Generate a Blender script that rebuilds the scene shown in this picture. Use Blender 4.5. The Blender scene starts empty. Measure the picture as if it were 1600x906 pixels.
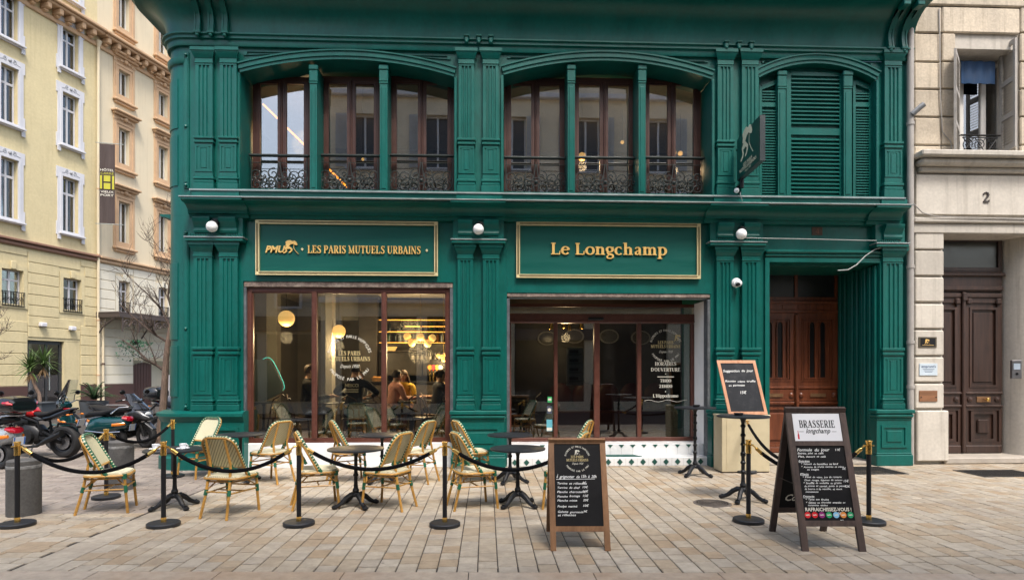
import bpy, bmesh, math, random
from mathutils import Vector, Matrix
random.seed(11)
rad = math.radians
scene = bpy.context.scene
col = scene.collection

# ------------------------------------------------------------------ camera
FPX, UC, VC, CAMH = 950.0, 800.0, 580.0, 1.7          # focal length and principal point in photo pixels
YAW = math.atan(40 / 950)
SA, CA = math.sin(YAW), math.cos(YAW)
cd = bpy.data.cameras.new('camera'); cam = bpy.data.objects.new('camera', cd); col.objects.link(cam)
cd.sensor_width = 36; cd.lens = 36 * FPX / 1600; cd.shift_y = (VC - 453) / 1600
cd.clip_start = .05; cd.clip_end = 1000
cam.location = (0, 0, CAMH); cam.rotation_euler = (rad(90), 0, -YAW)
scene.camera = cam
# ------------------------------------------------------------------ sky, sun, exposure
SUN_EL, SUN_AZ = rad(58), rad(160)                     # overcast: wide soft sun, from behind the camera
w = bpy.data.worlds.new('World'); scene.world = w; w.use_nodes = True
nt = w.node_tree
sky = nt.nodes.new('ShaderNodeTexSky'); sky.sky_type = 'NISHITA'; sky.sun_disc = False
sky.sun_elevation = SUN_EL; sky.sun_rotation = SUN_AZ; sky.air_density = 1.2; sky.dust_density = 4.0; sky.ozone_density = .6
bg = nt.nodes['Background']; bg.inputs['Strength'].default_value = .125
nt.links.new(sky.outputs[0], bg.inputs['Color'])
sl = bpy.data.lights.new('sun', 'SUN'); sun = bpy.data.objects.new('sun', sl); col.objects.link(sun)
sl.energy = 1.5; sl.angle = rad(14); sl.color = (1, .965, .92)
sd = Vector((math.sin(SUN_AZ) * math.cos(SUN_EL), math.cos(SUN_AZ) * math.cos(SUN_EL), math.sin(SUN_EL)))
sun.rotation_euler = (-sd).to_track_quat('-Z', 'Y').to_euler()
sun.location = sd * 60
vs = scene.view_settings
scene.display_settings.display_device = 'sRGB'
vs.view_transform = 'Standard'; vs.look = 'None'; vs.gamma = 1; vs.use_curve_mapping = False
vs.exposure = 1.32
scene.cycles.use_denoising = True
scene.cycles.max_bounces = 8; scene.cycles.transparent_max_bounces = 12
scene.cycles.sample_clamp_indirect = 4.0

# ------------------------------------------------------------------ photo pixel -> place helpers
def depth(u, Y): return Y / (CA - SA * (u - UC) / FPX)
def X_(u, Y):
    t = (u - UC) / FPX
    return Y * (SA + CA * t) / (CA - SA * t)
def Z_(u, v, Y): return CAMH + (VC - v) / FPX * depth(u, Y)
def W(u, v, Y): return X_(u, Y), Z_(u, v, Y)
def G(u, v, z=0.0):
    d = (CAMH - z) * FPX / (v - VC); t = (u - UC) / FPX
    return (SA + CA * t) * d, (CA - SA * t) * d

# ------------------------------------------------------------------ mesh builder
class MB:
    def __init__(s): s.v = []; s.f = []; s.m = []; s.mi = 0
    def add(s, vs, fs):
        o = len(s.v); s.v += [tuple(p) for p in vs]
        s.f += [tuple(i + o for i in f) for f in fs]; s.m += [s.mi] * len(fs); return s
    def box(s, x0, x1, y0, y1, z0, z1, c=0.0):
        if x0 > x1: x0, x1 = x1, x0
        if y0 > y1: y0, y1 = y1, y0
        if z0 > z1: z0, z1 = z1, z0
        c = min(c, (x1-x0)*.45, (y1-y0)*.45, (z1-z0)*.45)
        if c <= 0:
            vs = [(x, y, z) for z in (z0, z1) for y in (y0, y1) for x in (x0, x1)]
            return s.add(vs, [(0,2,3,1),(4,5,7,6),(0,1,5,4),(2,6,7,3),(0,4,6,2),(1,3,7,5)])
        vs = []
        xs, ys, zs = (x0, x1), (y0, y1), (z0, z1)
        idx = {}
        for i in (0,1):
            for j in (0,1):
                for k in (0,1):
                    sx, sy, sz = (c, -c)[i], (c, -c)[j], (c, -c)[k]
                    idx[i,j,k] = len(vs)
                    vs += [(xs[i], ys[j]+sy, zs[k]+sz), (xs[i]+sx, ys[j], zs[k]+sz), (xs[i]+sx, ys[j]+sy, zs[k])]
        fs = []
        for a in (0,1):
            fs.append((idx[a,0,0], idx[a,1,0], idx[a,1,1], idx[a,0,1]))
            fs.append((idx[0,a,0]+1, idx[1,a,0]+1, idx[1,a,1]+1, idx[0,a,1]+1))
            fs.append((idx[0,0,a]+2, idx[1,0,a]+2, idx[1,1,a]+2, idx[0,1,a]+2))
        for a in (0,1):
            for b in (0,1):
                fs.append((idx[a,b,0], idx[a,b,0]+1, idx[a,b,1]+1, idx[a,b,1]))
                fs.append((idx[a,0,b], idx[a,0,b]+2, idx[a,1,b]+2, idx[a,1,b]))
                fs.append((idx[0,a,b]+1, idx[0,a,b]+2, idx[1,a,b]+2, idx[1,a,b]+1))
        for k in idx.values(): fs.append((k, k+1, k+2))
        return s.add(vs, fs)
    def bar(s, p, q, wx, wz, up=(0,0,1), c=0.0):
        """rectangular bar from p to q, section wx (side) by wz (along up)"""
        p, q = Vector(p), Vector(q); d = q - p; L = d.length; d.normalize()
        side = d.cross(Vector(up))
        if side.length < 1e-5: side = Vector((1,0,0))
        side.normalize(); upv = side.cross(d)
        b = MB(); b.box(-wx/2, wx/2, 0, L, -wz/2, wz/2, c)
        M = Matrix((side, d, upv)).transposed()
        return s.add([p + M @ Vector(v) for v in b.v], b.f)
    def tube(s, pts, r, n=8, closed=False, cap=True, alt=None, flat=1.0):
        pts = [Vector(p) for p in pts]; N = len(pts)
        rs = r if isinstance(r, (list, tuple)) else [r] * N
        vs = []; prev = None
        for i, p in enumerate(pts):
            if closed: d = pts[(i+1) % N] - pts[i-1]
            else: d = pts[min(i+1, N-1)] - pts[max(i-1, 0)]
            if d.length < 1e-9: d = Vector((0,0,1))
            d.normalize()
            if prev is None:
                a = Vector((0,0,1)) if abs(d.z) < .9 else Vector((1,0,0))
                nx = d.cross(a).normalized()
            else:
                nx = prev - d * prev.dot(d)
                nx = nx.normalized() if nx.length > 1e-6 else d.orthogonal().normalized()
            prev = nx; ny = d.cross(nx)
            vs += [p + (nx * math.cos(2*math.pi*k/n) + ny * math.sin(2*math.pi*k/n) * flat) * rs[i] for k in range(n)]
        fs = []
        for i in range(N if closed else N-1):
            j = (i+1) % N
            for k in range(n):
                fs.append((i*n+k, i*n+(k+1) % n, j*n+(k+1) % n, j*n+k))
        o = len(s.m); s.add(vs, fs)
        if alt:
            for i in range(N if closed else N-1):
                for k in range(n): s.m[o + i*n + k] = alt(i, k)
        if cap and not closed:
            s.add(vs[:n], [tuple(range(n))[::-1]]); s.add(vs[-n:], [tuple(range(n))])
        return s
    def lathe(s, prof, o=(0,0,0), n=16, axis='Z', a0=0, a1=2*math.pi):
        full = abs(a1 - a0 - 2*math.pi) < 1e-6; K = n if full else n + 1
        vs = []
        for (r, h) in prof:
            for k in range(K):
                a = a0 + (a1-a0) * k / n; x, y = r*math.cos(a), r*math.sin(a)
                p = {'Z': (x, y, h), 'X': (h, x, y), 'Y': (x, h, y)}[axis]
                vs.append((o[0]+p[0], o[1]+p[1], o[2]+p[2]))
        fs = []
        for i in range(len(prof)-1):
            for k in range(n):
                k2 = (k+1) % K
                fs.append((i*K+k, i*K+k2, (i+1)*K+k2, (i+1)*K+k))
        s.add(vs, fs)
        if full:
            if prof[0][0] > 1e-6: s.add(vs[:K], [tuple(range(K))[::-1]])
            if prof[-1][0] > 1e-6: s.add(vs[-K:], [tuple(range(K))])
        return s
    def ball(s, c, r, n=16, m=10, sc=(1,1,1)):
        prof = [(math.sin(math.pi*i/m), -math.cos(math.pi*i/m)) for i in range(m+1)]
        b = MB(); b.lathe(prof, n=n)
        return s.add([(c[0]+v[0]*r*sc[0], c[1]+v[1]*r*sc[1], c[2]+v[2]*r*sc[2]) for v in b.v], b.f)
    def prism(s, poly, a, b, plane='XZ'):
        """polygon in the named plane pushed along the third axis from a to b"""
        def P(p, h): return {'XZ': (p[0], h, p[1]), 'YZ': (h, p[0], p[1]), 'XY': (p[0], p[1], h)}[plane]
        n = len(poly)
        vs = [P(p, a) for p in poly] + [P(p, b) for p in poly]
        return s.add(vs, [tuple(range(n)), tuple(range(n, 2*n))[::-1]] + [(i, i+n, (i+1) % n + n, (i+1) % n) for i in range(n)])
    def ring(s, outer, inner, a, b, plane='XZ'):
        """frame between two loops of equal count, pushed from a to b"""
        def P(p, h): return {'XZ': (p[0], h, p[1]), 'YZ': (h, p[0], p[1]), 'XY': (p[0], p[1], h)}[plane]
        n = len(outer)
        vs = [P(p, a) for p in outer] + [P(p, a) for p in inner] + [P(p, b) for p in outer] + [P(p, b) for p in inner]
        fs = []
        for i in range(n):
            j = (i+1) % n
            fs += [(i, j, n+j, n+i), (2*n+i, 3*n+i, 3*n+j, 2*n+j), (i, 2*n+i, 2*n+j, j), (n+i, n+j, 3*n+j, 3*n+i)]
        return s.add(vs, fs)
    def frame(s, x0, x1, z0, z1, t, y0, y1, tb=None, tt=None):
        tb = t if tb is None else tb; tt = t if tt is None else tt
        return s.ring([(x0,z0),(x1,z0),(x1,z1),(x0,z1)], [(x0+t,z0+tb),(x1-t,z0+tb),(x1-t,z1-tt),(x0+t,z1-tt)], y0, y1)
    def sweep(s, prof, path):
        """prof [(out, z)] carried along path [(x, y, nx, ny)]"""
        n = len(prof); vs = []
        for (x, y, nx, ny) in path: vs += [(x+nx*o, y+ny*o, z) for (o, z) in prof]
        fs = []
        for i in range(len(path)-1):
            for k in range(n):
                fs.append((i*n+k, i*n+(k+1) % n, (i+1)*n+(k+1) % n, (i+1)*n+k))
        s.add(vs, fs); s.add(vs[:n], [tuple(range(n))]); s.add(vs[-n:], [tuple(range(n))[::-1]])
        return s
    def loft(s, secs, n=14, p=2.0, cap=True):
        """superellipse sections (cx, cy, cz, ry, rz) stacked along x"""
        vs = []
        for (cx, cy, cz, ry, rz) in secs:
            for k in range(n):
                a = 2*math.pi*k/n; c, q = math.cos(a), math.sin(a)
                vs.append((cx, cy + ry*math.copysign(abs(c)**(2/p), c), cz + rz*math.copysign(abs(q)**(2/p), q)))
        fs = []
        for i in range(len(secs)-1):
            for k in range(n): fs.append((i*n+k, i*n+(k+1) % n, (i+1)*n+(k+1) % n, (i+1)*n+k))
        s.add(vs, fs)
        if cap: s.add(vs[:n], [tuple(range(n))]); s.add(vs[-n:], [tuple(range(n))[::-1]])
        return s
    def merge(s, b, M=None):
        o = len(s.v); s.v += [tuple(M @ Vector(v)) if M else tuple(v) for v in b.v]
        s.f += [tuple(i+o for i in f) for f in b.f]; s.m += b.m; return s
    def mesh(s, name, mats, smooth=32):
        me = bpy.data.meshes.new(name); me.from_pydata(s.v, [], s.f)
        mats = mats if isinstance(mats, (list, tuple)) else [mats]
        for m in mats: me.materials.append(m)
        if len(mats) > 1: me.polygons.foreach_set('material_index', s.m)
        bm = bmesh.new(); bm.from_mesh(me); bmesh.ops.recalc_face_normals(bm, faces=bm.faces); bm.to_mesh(me); bm.free()
        if smooth:
            me.polygons.foreach_set('use_smooth', [True]*len(me.polygons))
            me.set_sharp_from_angle(angle=rad(smooth))
        me.update(); return me
    def build(s, name, mats, parent=None, smooth=32, loc=None, rot=None):
        return link(name, s.mesh(name, mats, smooth), parent, loc, rot)

def link(name, me, parent=None, loc=None, rot=None):
    o = bpy.data.objects.new(name, me); col.objects.link(o)
    if loc: o.location = loc
    if rot: o.rotation_euler = rot
    if parent is not None:
        o.parent = parent
        if parent.get('_w'): o.matrix_parent_inverse = PINV[parent.name]
    return o
PINV = {}
def tag(o, label, cat, group=None, kind=None):
    if label: o['label'] = label
    if cat: o['category'] = cat
    if group: o['group'] = group
    if kind: o['kind'] = kind
    return o
def thing(name, label, cat, loc=(0,0,0), rz=0.0, group=None, world=False):
    """an Empty at the thing's base; world=True means its parts are given in world coordinates"""
    o = bpy.data.objects.new(name, None); col.objects.link(o)
    o.location = loc; o.rotation_euler = (0, 0, rz); o.empty_display_size = .2
    if world:
        o['_w'] = 1; PINV[o.name] = (Matrix.Translation(Vector(loc)) @ Matrix.Rotation(rz, 4, 'Z')).inverted()
    return tag(o, label, cat, group)
def copy_tree(o, loc=None, rz=None, label=None, parent=None):
    c = o.copy(); col.objects.link(c); c.parent = parent
    if loc is not None: c.location = loc
    if rz is not None: c.rotation_euler = (0, 0, rz)
    if label: c['label'] = label
    for ch in list(o.children): copy_tree(ch, parent=c)
    return c
def structure(o): o['kind'] = 'structure'; return o

# ------------------------------------------------------------------ materials
MATS = {}
def nodes(name):
    m = bpy.data.materials.new(name); m.use_nodes = True
    nt = m.node_tree; b = nt.nodes['Principled BSDF']; MATS[name] = m
    return m, nt, b, (lambda t, **k: _n(nt, t, k)), nt.links.new
def _n(nt, t, k):
    n = nt.nodes.new('ShaderNode' + t)
    for a, v in k.items():
        if a.startswith('i_'):
            key = a[2:]; key = int(key) if key.isdigit() else key
            n.inputs[key].default_value = v
        else: setattr(n, a, v)
    return n
def mixrgb(N, L, fac, a, b, mode='MIX'):
    n = N('Mix', data_type='RGBA', blend_type=mode)
    for sock, val in ((0, fac), (6, a), (7, b)):
        if hasattr(val, 'is_linked') or hasattr(val, 'links'): L(val, n.inputs[sock])
        else: n.inputs[sock].default_value = val if not isinstance(val, tuple) or len(val) == 4 else (*val, 1)
    return n.outputs[2]
def mat(name, c, rough=.5, metal=0.0, var=.12, vs=3.0, fine=0.0, fs=60.0, bump=0.0, bs=25.0, dirt=None, coat=0.0, spec=.5, stretch=None, sheen=0.0, streak=None, rnd=0.0):
    """painted or solid surface: base colour with slow tone variation, fine grain, optional dirt colour (colour, amount, scale), bump"""
    m, nt, b, N, L = nodes(name)
    tc = N('TexCoord'); src = tc.outputs['Object']
    if stretch:
        mp = N('Mapping'); mp.inputs['Scale'].default_value = stretch; L(src, mp.inputs[0]); src = mp.outputs[0]
    n1 = N('TexNoise', i_Scale=vs, i_Detail=5.0, i_Roughness=.6); L(src, n1.inputs['Vector'])
    r1 = N('MapRange', i_1=.25, i_2=.75, i_3=1-var, i_4=1+var); L(n1.outputs[0], r1.inputs[0])
    val = r1.outputs[0]
    if fine:
        n2 = N('TexNoise', i_Scale=fs, i_Detail=3.0); L(src, n2.inputs['Vector'])
        r2 = N('MapRange', i_1=.3, i_2=.7, i_3=1-fine, i_4=1+fine); L(n2.outputs[0], r2.inputs[0])
        mm = N('Math', operation='MULTIPLY'); L(val, mm.inputs[0]); L(r2.outputs[0], mm.inputs[1]); val = mm.outputs[0]
    vm = N('VectorMath', operation='SCALE'); vm.inputs[0].default_value = c[:3]; L(val, vm.inputs['Scale'])
    out = vm.outputs[0]
    if dirt:
        dc, da, dsc = dirt
        n3 = N('TexNoise', i_Scale=dsc, i_Detail=8.0, i_Roughness=.7); L(src, n3.inputs['Vector'])
        r3 = N('MapRange', i_1=.48, i_2=.78, i_3=0.0, i_4=da); L(n3.outputs[0], r3.inputs[0])
        out = mixrgb(N, L, r3.outputs[0], out, dc)
    if streak:                                             # rain streaks and run marks
        kc, ka = streak; mp2 = N('Mapping'); mp2.inputs['Scale'].default_value = (7, 7, .35); L(tc.outputs['Object'], mp2.inputs[0])
        n5 = N('TexNoise', i_Scale=1.0, i_Detail=6.0, i_Roughness=.65); L(mp2.outputs[0], n5.inputs['Vector'])
        r5 = N('MapRange', i_1=.52, i_2=.74, i_3=0.0, i_4=ka); L(n5.outputs[0], r5.inputs[0]); out = mixrgb(N, L, r5.outputs[0], out, kc)
    if rnd:
        oi = N('ObjectInfo'); r6 = N('MapRange', i_3=1-rnd, i_4=1+rnd*.6); L(oi.outputs['Random'], r6.inputs[0])
        v6 = N('VectorMath', operation='SCALE'); L(out, v6.inputs[0]); L(r6.outputs[0], v6.inputs['Scale']); out = v6.outputs[0]
    L(out, b.inputs['Base Color'])
    rr = N('MapRange', i_1=.3, i_2=.7, i_3=max(0, rough-.07), i_4=min(1, rough+.09)); L(n1.outputs[0], rr.inputs[0]); L(rr.outputs[0], b.inputs['Roughness'])
    b.inputs['Metallic'].default_value = metal; b.inputs['Coat Weight'].default_value = coat
    b.inputs['Specular IOR Level'].default_value = spec; b.inputs['Sheen Weight'].default_value = sheen
    if bump:
        n4 = N('TexNoise', i_Scale=bs, i_Detail=6.0); L(src, n4.inputs['Vector'])
        bp = N('Bump', i_Strength=bump, i_Distance=.01); L(n4.outputs[0], bp.inputs['Height']); L(bp.outputs[0], b.inputs['Normal'])
    return m
def glass(name, tint=(1,1,1), refl=1.0, ior=1.6, rough=0.0):
    """thin pane: clear, with Fresnel reflection"""
    m, nt, b, N, L = nodes(name); nt.nodes.remove(b)
    t = N('BsdfTransparent'); t.inputs[0].default_value = (*tint, 1)
    g = N('BsdfAnisotropic'); g.inputs['Roughness'].default_value = rough; g.inputs['Color'].default_value = (1,1,1,1)
    fr = N('Fresnel', i_IOR=ior); mu = N('Math', operation='MULTIPLY', use_clamp=True, i_1=refl); L(fr.outputs[0], mu.inputs[0])
    tc = N('TexCoord'); n1 = N('TexNoise', i_Scale=1.3, i_Detail=1.0); L(tc.outputs['Object'], n1.inputs['Vector'])
    bp = N('Bump', i_Strength=.02, i_Distance=.02); L(n1.outputs[0], bp.inputs['Height']); L(bp.outputs[0], g.inputs['Normal'])
    mx = N('MixShader'); L(mu.outputs[0], mx.inputs[0]); L(t.outputs[0], mx.inputs[1]); L(g.outputs[0], mx.inputs[2])
    L(mx.outputs[0], nt.nodes['Material Output'].inputs[0]); return m
def emit(name, c, s):
    m, nt, b, N, L = nodes(name)
    b.inputs['Base Color'].default_value = (*c, 1); b.inputs['Emission Color'].default_value = (*c, 1); b.inputs['Emission Strength'].default_value = s
    return m
def wood(name, c1, c2, rough=.5, axis='Z', sc=1.0):
    m, nt, b, N, L = nodes(name)
    tc = N('TexCoord'); mp = N('Mapping')
    mp.inputs['Scale'].default_value = {'Z': (14, 14, 1.2), 'X': (1.2, 14, 14), 'Y': (14, 1.2, 14)}[axis]
    L(tc.outputs['Object'], mp.inputs[0])
    n1 = N('TexNoise', i_Scale=1.6*sc, i_Detail=8.0, i_Roughness=.65, i_Distortion=.4); L(mp.outputs[0], n1.inputs['Vector'])
    n2 = N('TexNoise', i_Scale=.35*sc, i_Detail=3.0); L(mp.outputs[0], n2.inputs['Vector'])
    r = N('MapRange', i_1=.3, i_2=.7); L(n1.outputs[0], r.inputs[0])
    o = mixrgb(N, L, r.outputs[0], c1, c2)
    r2 = N('MapRange', i_1=.3, i_2=.7, i_3=.75, i_4=1.2); L(n2.outputs[0], r2.inputs[0])
    vm = N('VectorMath', operation='SCALE'); L(o, vm.inputs[0]); L(r2.outputs[0], vm.inputs['Scale'])
    L(vm.outputs[0], b.inputs['Base Color']); b.inputs['Roughness'].default_value = rough
    bp = N('Bump', i_Strength=.15, i_Distance=.004); L(n1.outputs[0], bp.inputs['Height']); L(bp.outputs[0], b.inputs['Normal'])
    return m

GREEN = mat('green_paint', (.0008, .094, .078), rough=.35, spec=.36, var=.16, vs=1.6, fine=.08, fs=22, bump=.16, bs=9, dirt=((.004,.046,.038), .55, 2.6), stretch=(1,1,.5), streak=((.012,.078,.066), .45))
GREENX = mat('green_side_paint', (.0025, .085, .066), rough=.42, var=.12, vs=2, bump=.1, bs=8)
ZINC = mat('zinc_flashing', (.27, .31, .31), rough=.4, metal=.4, var=.2, vs=6, dirt=((.2,.22,.21), .6, 9))
BROWN = mat('brown_window_frame', (.085, .026, .016), rough=.42, var=.15, vs=3, fine=.1, fs=30, dirt=((.2,.1,.07), .25, 12))
DKBROWN = mat('dark_brown_frame', (.055, .02, .014), rough=.4, var=.15, vs=4)
GOLD = mat('gold_letter', (.78, .50, .16), rough=.34, metal=.2, var=.08, vs=9)
GOLDF = mat('pale_gold_frame', (.72, .62, .35), rough=.38, metal=.25, var=.1, vs=7)
BRASS = mat('polished_brass', (.80, .52, .16), rough=.22, metal=1.0, var=.06, vs=20)
BLACK = mat('black_metal', (.007, .007, .008), rough=.42, spec=.3, var=.2, vs=8)
IRON = mat('cast_iron', (.006, .0065, .008), rough=.42, spec=.35, var=.3, vs=14, bump=.3, bs=40)
RAILM = mat('wrought_iron', (.011, .017, .016), rough=.5, var=.3, vs=10)
VELVET = mat('black_velvet', (.004, .004, .005), rough=.95, var=.3, vs=30, spec=.1)
RUBBER = mat('rubber', (.012, .012, .013), rough=.75, var=.25, vs=10)
DKGLASS = glass('shop_glass', (.74, .78, .77), refl=2.3, ior=1.65)
UPGLASS = glass('casement_glass', (.78, .80, .80), refl=3.2, ior=1.7)
WHITE = mat('white_paint', (.72, .73, .73), rough=.5, var=.06, vs=2, dirt=((.42,.42,.40), .35, 3))
EMWARM = emit('warm_globe', (1.0, .56, .17), .5)
EMSTRIP = emit('amber_stair_strip', (1.0, .30, .015), 1.8)
EMLED = emit('amber_strip', (1.0, .46, .08), .75)
# ------------------------------------------------------------------ ground
def stone_attr_mat(name, cols, rough=.7, bump=.25, grime=(.16,.12,.09)):
    m, nt, b, N, L = nodes(name)
    at = N('Attribute', attribute_name='tone'); tc = N('TexCoord')
    cr = N('ValToRGB'); cr.color_ramp.interpolation = 'LINEAR'
    el = cr.color_ramp.elements
    while len(el) < len(cols): el.new(.5)
    for i, c in enumerate(cols): el[i].position = i / (len(cols)-1); el[i].color = (*c, 1)
    L(at.outputs['Fac'], cr.inputs[0])
    n1 = N('TexNoise', i_Scale=9.0, i_Detail=8.0, i_Roughness=.7); L(tc.outputs['Object'], n1.inputs['Vector'])
    r1 = N('MapRange', i_1=.3, i_2=.7, i_3=.74, i_4=1.18); L(n1.outputs[0], r1.inputs[0])
    vm = N('VectorMath', operation='SCALE'); L(cr.outputs[0], vm.inputs[0]); L(r1.outputs[0], vm.inputs['Scale'])
    n2 = N('TexNoise', i_Scale=.55, i_Detail=9.0, i_Roughness=.72); L(tc.outputs['Object'], n2.inputs['Vector'])
    r2 = N('MapRange', i_1=.46, i_2=.74, i_3=0.0, i_4=.55); L(n2.outputs[0], r2.inputs[0])
    o = mixrgb(N, L, r2.outputs[0], vm.outputs[0], grime)
    vo = N('TexVoronoi', i_Scale=1.7, i_Randomness=1.0); L(tc.outputs['Object'], vo.inputs['Vector'])   # chewing gum and drip spots
    r3 = N('MapRange', i_1=.035, i_2=.02, i_3=0.0, i_4=.6); L(vo.outputs['Distance'], r3.inputs[0])
    o = mixrgb(N, L, r3.outputs[0], o, (.09,.08,.075))
    L(o, b.inputs['Base Color']); b.inputs['Roughness'].default_value = rough
    rr = N('MapRange', i_1=.35, i_2=.7, i_3=rough+.1, i_4=rough-.22); L(n2.outputs[0], rr.inputs[0]); L(rr.outputs[0], b.inputs['Roughness'])
    n4 = N('TexNoise', i_Scale=45.0, i_Detail=6.0); L(tc.outputs['Object'], n4.inputs['Vector'])
    bp = N('Bump', i_Strength=bump, i_Distance=.004); L(n4.outputs[0], bp.inputs['Height']); L(bp.outputs[0], b.inputs['Normal'])
    return m
PAVE = stone_attr_mat('paver_stone', [(.335,.25,.16), (.355,.292,.21), (.385,.328,.248), (.36,.312,.245), (.42,.365,.285)])
PAVEG = stone_attr_mat('grey_paver_stone', [(.21,.172,.145), (.245,.208,.178), (.275,.235,.202), (.30,.255,.21)], grime=(.13,.115,.105))
SLAB = stone_attr_mat('kerb_stone', [(.34,.25,.165), (.37,.305,.235), (.39,.335,.27)], grime=(.30,.15,.06))
JOINT = mat('joint_sand', (.045, .037, .031), rough=.95, var=.3, vs=20)
ASPH = mat('street_stone', (.17, .15, .14), rough=.85, var=.2, vs=.8, fine=.25, fs=14)

gb = MB(); gb.add([(-300,-300,-.03),(300,-300,-.03),(300,300,-.03),(-300,300,-.03)], [(0,1,2,3)])
structure(gb.build('ground', ASPH, smooth=0))
pb = MB(); pb.add([(-30,-8,-.011),(16,-8,-.011),(16,34,-.011),(-30,34,-.011)], [(0,1,2,3)])
pavement = structure(pb.build('pavement', JOINT, smooth=0))

def yfront(x): return 5.161 - .0497*x
def paver_geo(x0, x1, y0, y1, dz, g=.0042, c=.005):
    gx, gy = (g, g*2.3) if y1-y0 > x1-x0 else (g*1.6, g*1.6); x0 += gx; x1 -= gx; y0 += gy; y1 -= gy; z = dz
    vs = [(x0,y0,-.0115),(x1,y0,-.0115),(x1,y1,-.0115),(x0,y1,-.0115), (x0,y0,z-c),(x1,y0,z-c),(x1,y1,z-c),(x0,y1,z-c),
          (x0+c,y0+c,z),(x1-c,y0+c,z),(x1-c,y1-c,z),(x0+c,y1-c,z)]
    fs = [(8,9,10,11),(4,5,9,8),(5,6,10,9),(6,7,11,10),(7,4,8,11),(0,1,5,4),(1,2,6,5),(2,3,7,6),(3,0,4,7)]
    return vs, fs
def tone_mesh(name, items, m):
    vs, fs, tn = [], [], []
    for (v, f, t) in items:
        o = len(vs); vs += v; fs += [tuple(i+o for i in q) for q in f]; tn += [t]*len(v)
    me = bpy.data.meshes.new(name); me.from_pydata(vs, [], fs); me.materials.append(m)
    a = me.attributes.new('tone', 'FLOAT', 'POINT'); a.data.foreach_set('value', tn)
    me.update(); return me
def screen(x, y):
    d = x*SA + y*CA; r = x*CA - y*SA
    if d < .5: return None
    return UC + FPX*r/d, VC + FPX*CAMH/d, d
rp = random.Random(5)
cells = []
CW = .1745
x = -3.74
while x < 15:
    y = yfront(x + CW/2) - rp.random()*.22; first = True
    yend = 10.9 if x < 7.9 else 11.3
    while y < yend:
        L_ = rp.choice((.20, .225, .25, .28))
        y0, y1 = y, y + L_
        if first: y0 = yfront(x + CW/2)
        if y1 - y0 > .06: cells.append((x, x+CW, y0, min(y1, yend+.1), rp.gauss(0, .0012), rp.random(), PAVE)); first = False
        y = y1
    x += CW
y = yfront(-3.9)                                         # one smooth band, then the bond turns
while y < 15.5:
    cells.append((-4.06, -3.74, y, y+.88, 0, .75+.2*rp.random(), PAVE)); y += .88
y = 4.7
while y < 16:
    x = -4.06 - rp.random()*.05; first = True
    while x > -17:
        L_ = rp.choice((.24, .28, .32, .36)) * (.6 if first else 1); first = False
        if abs(x) < 1.15*y + 1.5: cells.append((x-L_, x, y, y+CW, rp.gauss(0, .0012), rp.random(), PAVEG if y > 7.4 else PAVE))
        x -= L_
    y += CW
vis = []
for i, c in enumerate(cells):
    s = screen((c[0]+c[1])/2, (c[2]+c[3])/2)
    if s and -20 < s[0] < 1620 and s[1] < 915: vis.append((-(c[1]-c[0])*(c[3]-c[2])/s[2]**3, i))
single = set(i for _, i in sorted(vis)[:300])
rest = {}
for i, c in enumerate(cells):
    v, f = paver_geo(*c[:5])
    if i in single:
        cx, cy = (c[0]+c[1])/2, (c[2]+c[3])/2
        link('paver', tone_mesh('paver', [(v, f, c[5])], c[6]), pavement)
    else: rest.setdefault(c[6].name, []).append((v, f, c[5]))
for k, items in rest.items():
    o = link('paver_field', tone_mesh('paver_field', items, MATS[k]), pavement); o['kind'] = 'stuff'
x = -9.6; k = 0
while x < 9:                                             # long border slabs in the foreground
    xs = (x, x+1.05); v = []
    q = [(xs[0]+.004, yfront(xs[0])-.004-1.0), (xs[1]-.004, yfront(xs[1])-.004-1.0), (xs[1]-.004, yfront(xs[1])-.005), (xs[0]+.004, yfront(xs[0])-.005)]
    v = [(a, b, -.0115) for a, b in q] + [(a, b, 0.0) for a, b in q]
    f = [(4,5,6,7),(0,1,5,4),(1,2,6,5),(2,3,7,6),(3,0,4,7)]
    link('border_slab', tone_mesh('border_slab', [(v, f, rp.random())], SLAB), pavement)
    x += 1.05
# iron covers let into the paving
GRATE = mat('grate_iron', (.035,.033,.032), rough=.6, metal=.3, var=.3, vs=20)
gx, gy = G(1113, 786)
b = MB(); b.lathe([(.0,.006),(.235,.006),(.24,.002),(.24,-.01)], (0,0,0), 28)
for k in range(6):
    b.lathe([(.03+.034*k,.006),(.03+.034*k,.010),(.045+.034*k,.010),(.045+.034*k,.006)], n=28)
tag(b.build('manhole_cover', mat('manhole_iron', (.11,.092,.078), rough=.7, var=.3, vs=15), loc=(gx, gy, 0)), 'round rusty manhole cover in the paving beside the tall bistro table', 'manhole cover')
def grate(u0, u1, v0, v1, label, n):
    x0, y1 = G((u0+u1)/2, v0); x1, y0 = G((u0+u1)/2, v1); a, _ = G(u0, (v0+v1)/2); c, _ = G(u1, (v0+v1)/2)
    t = thing('drain_grate', label, 'grate', ((a+c)/2, (y0+y1)/2, 0), 0)
    h, q = (c-a)/2, (y1-y0)/2
    f = MB(); f.frame(-h, h, -q, q, .035, 0, .008); f.v = [(v[0], v[2], v[1]) for v in f.v]; f.build('rim', GRATE, t)
    p = MB(); p.box(-h+.03, h-.03, -q+.03, q-.03, -.009, -.004); p.build('pit', BLACK, t)
    s = MB(); s.box(-.008, .008, -q+.035, q-.035, -.004, .006); sm = s.mesh('bar', GRATE)
    for k in range(n): link('bar', sm, t, (-h + (k+1)*2*h/(n+1), 0, 0))
    s = MB()
    for k in range(3): s.box(-h+.035, h-.035, -q + (k+1)*q/2 - .006, -q + (k+1)*q/2 + .006, -.004, .005)
    s.build('cross_bar', GRATE, t)
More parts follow.
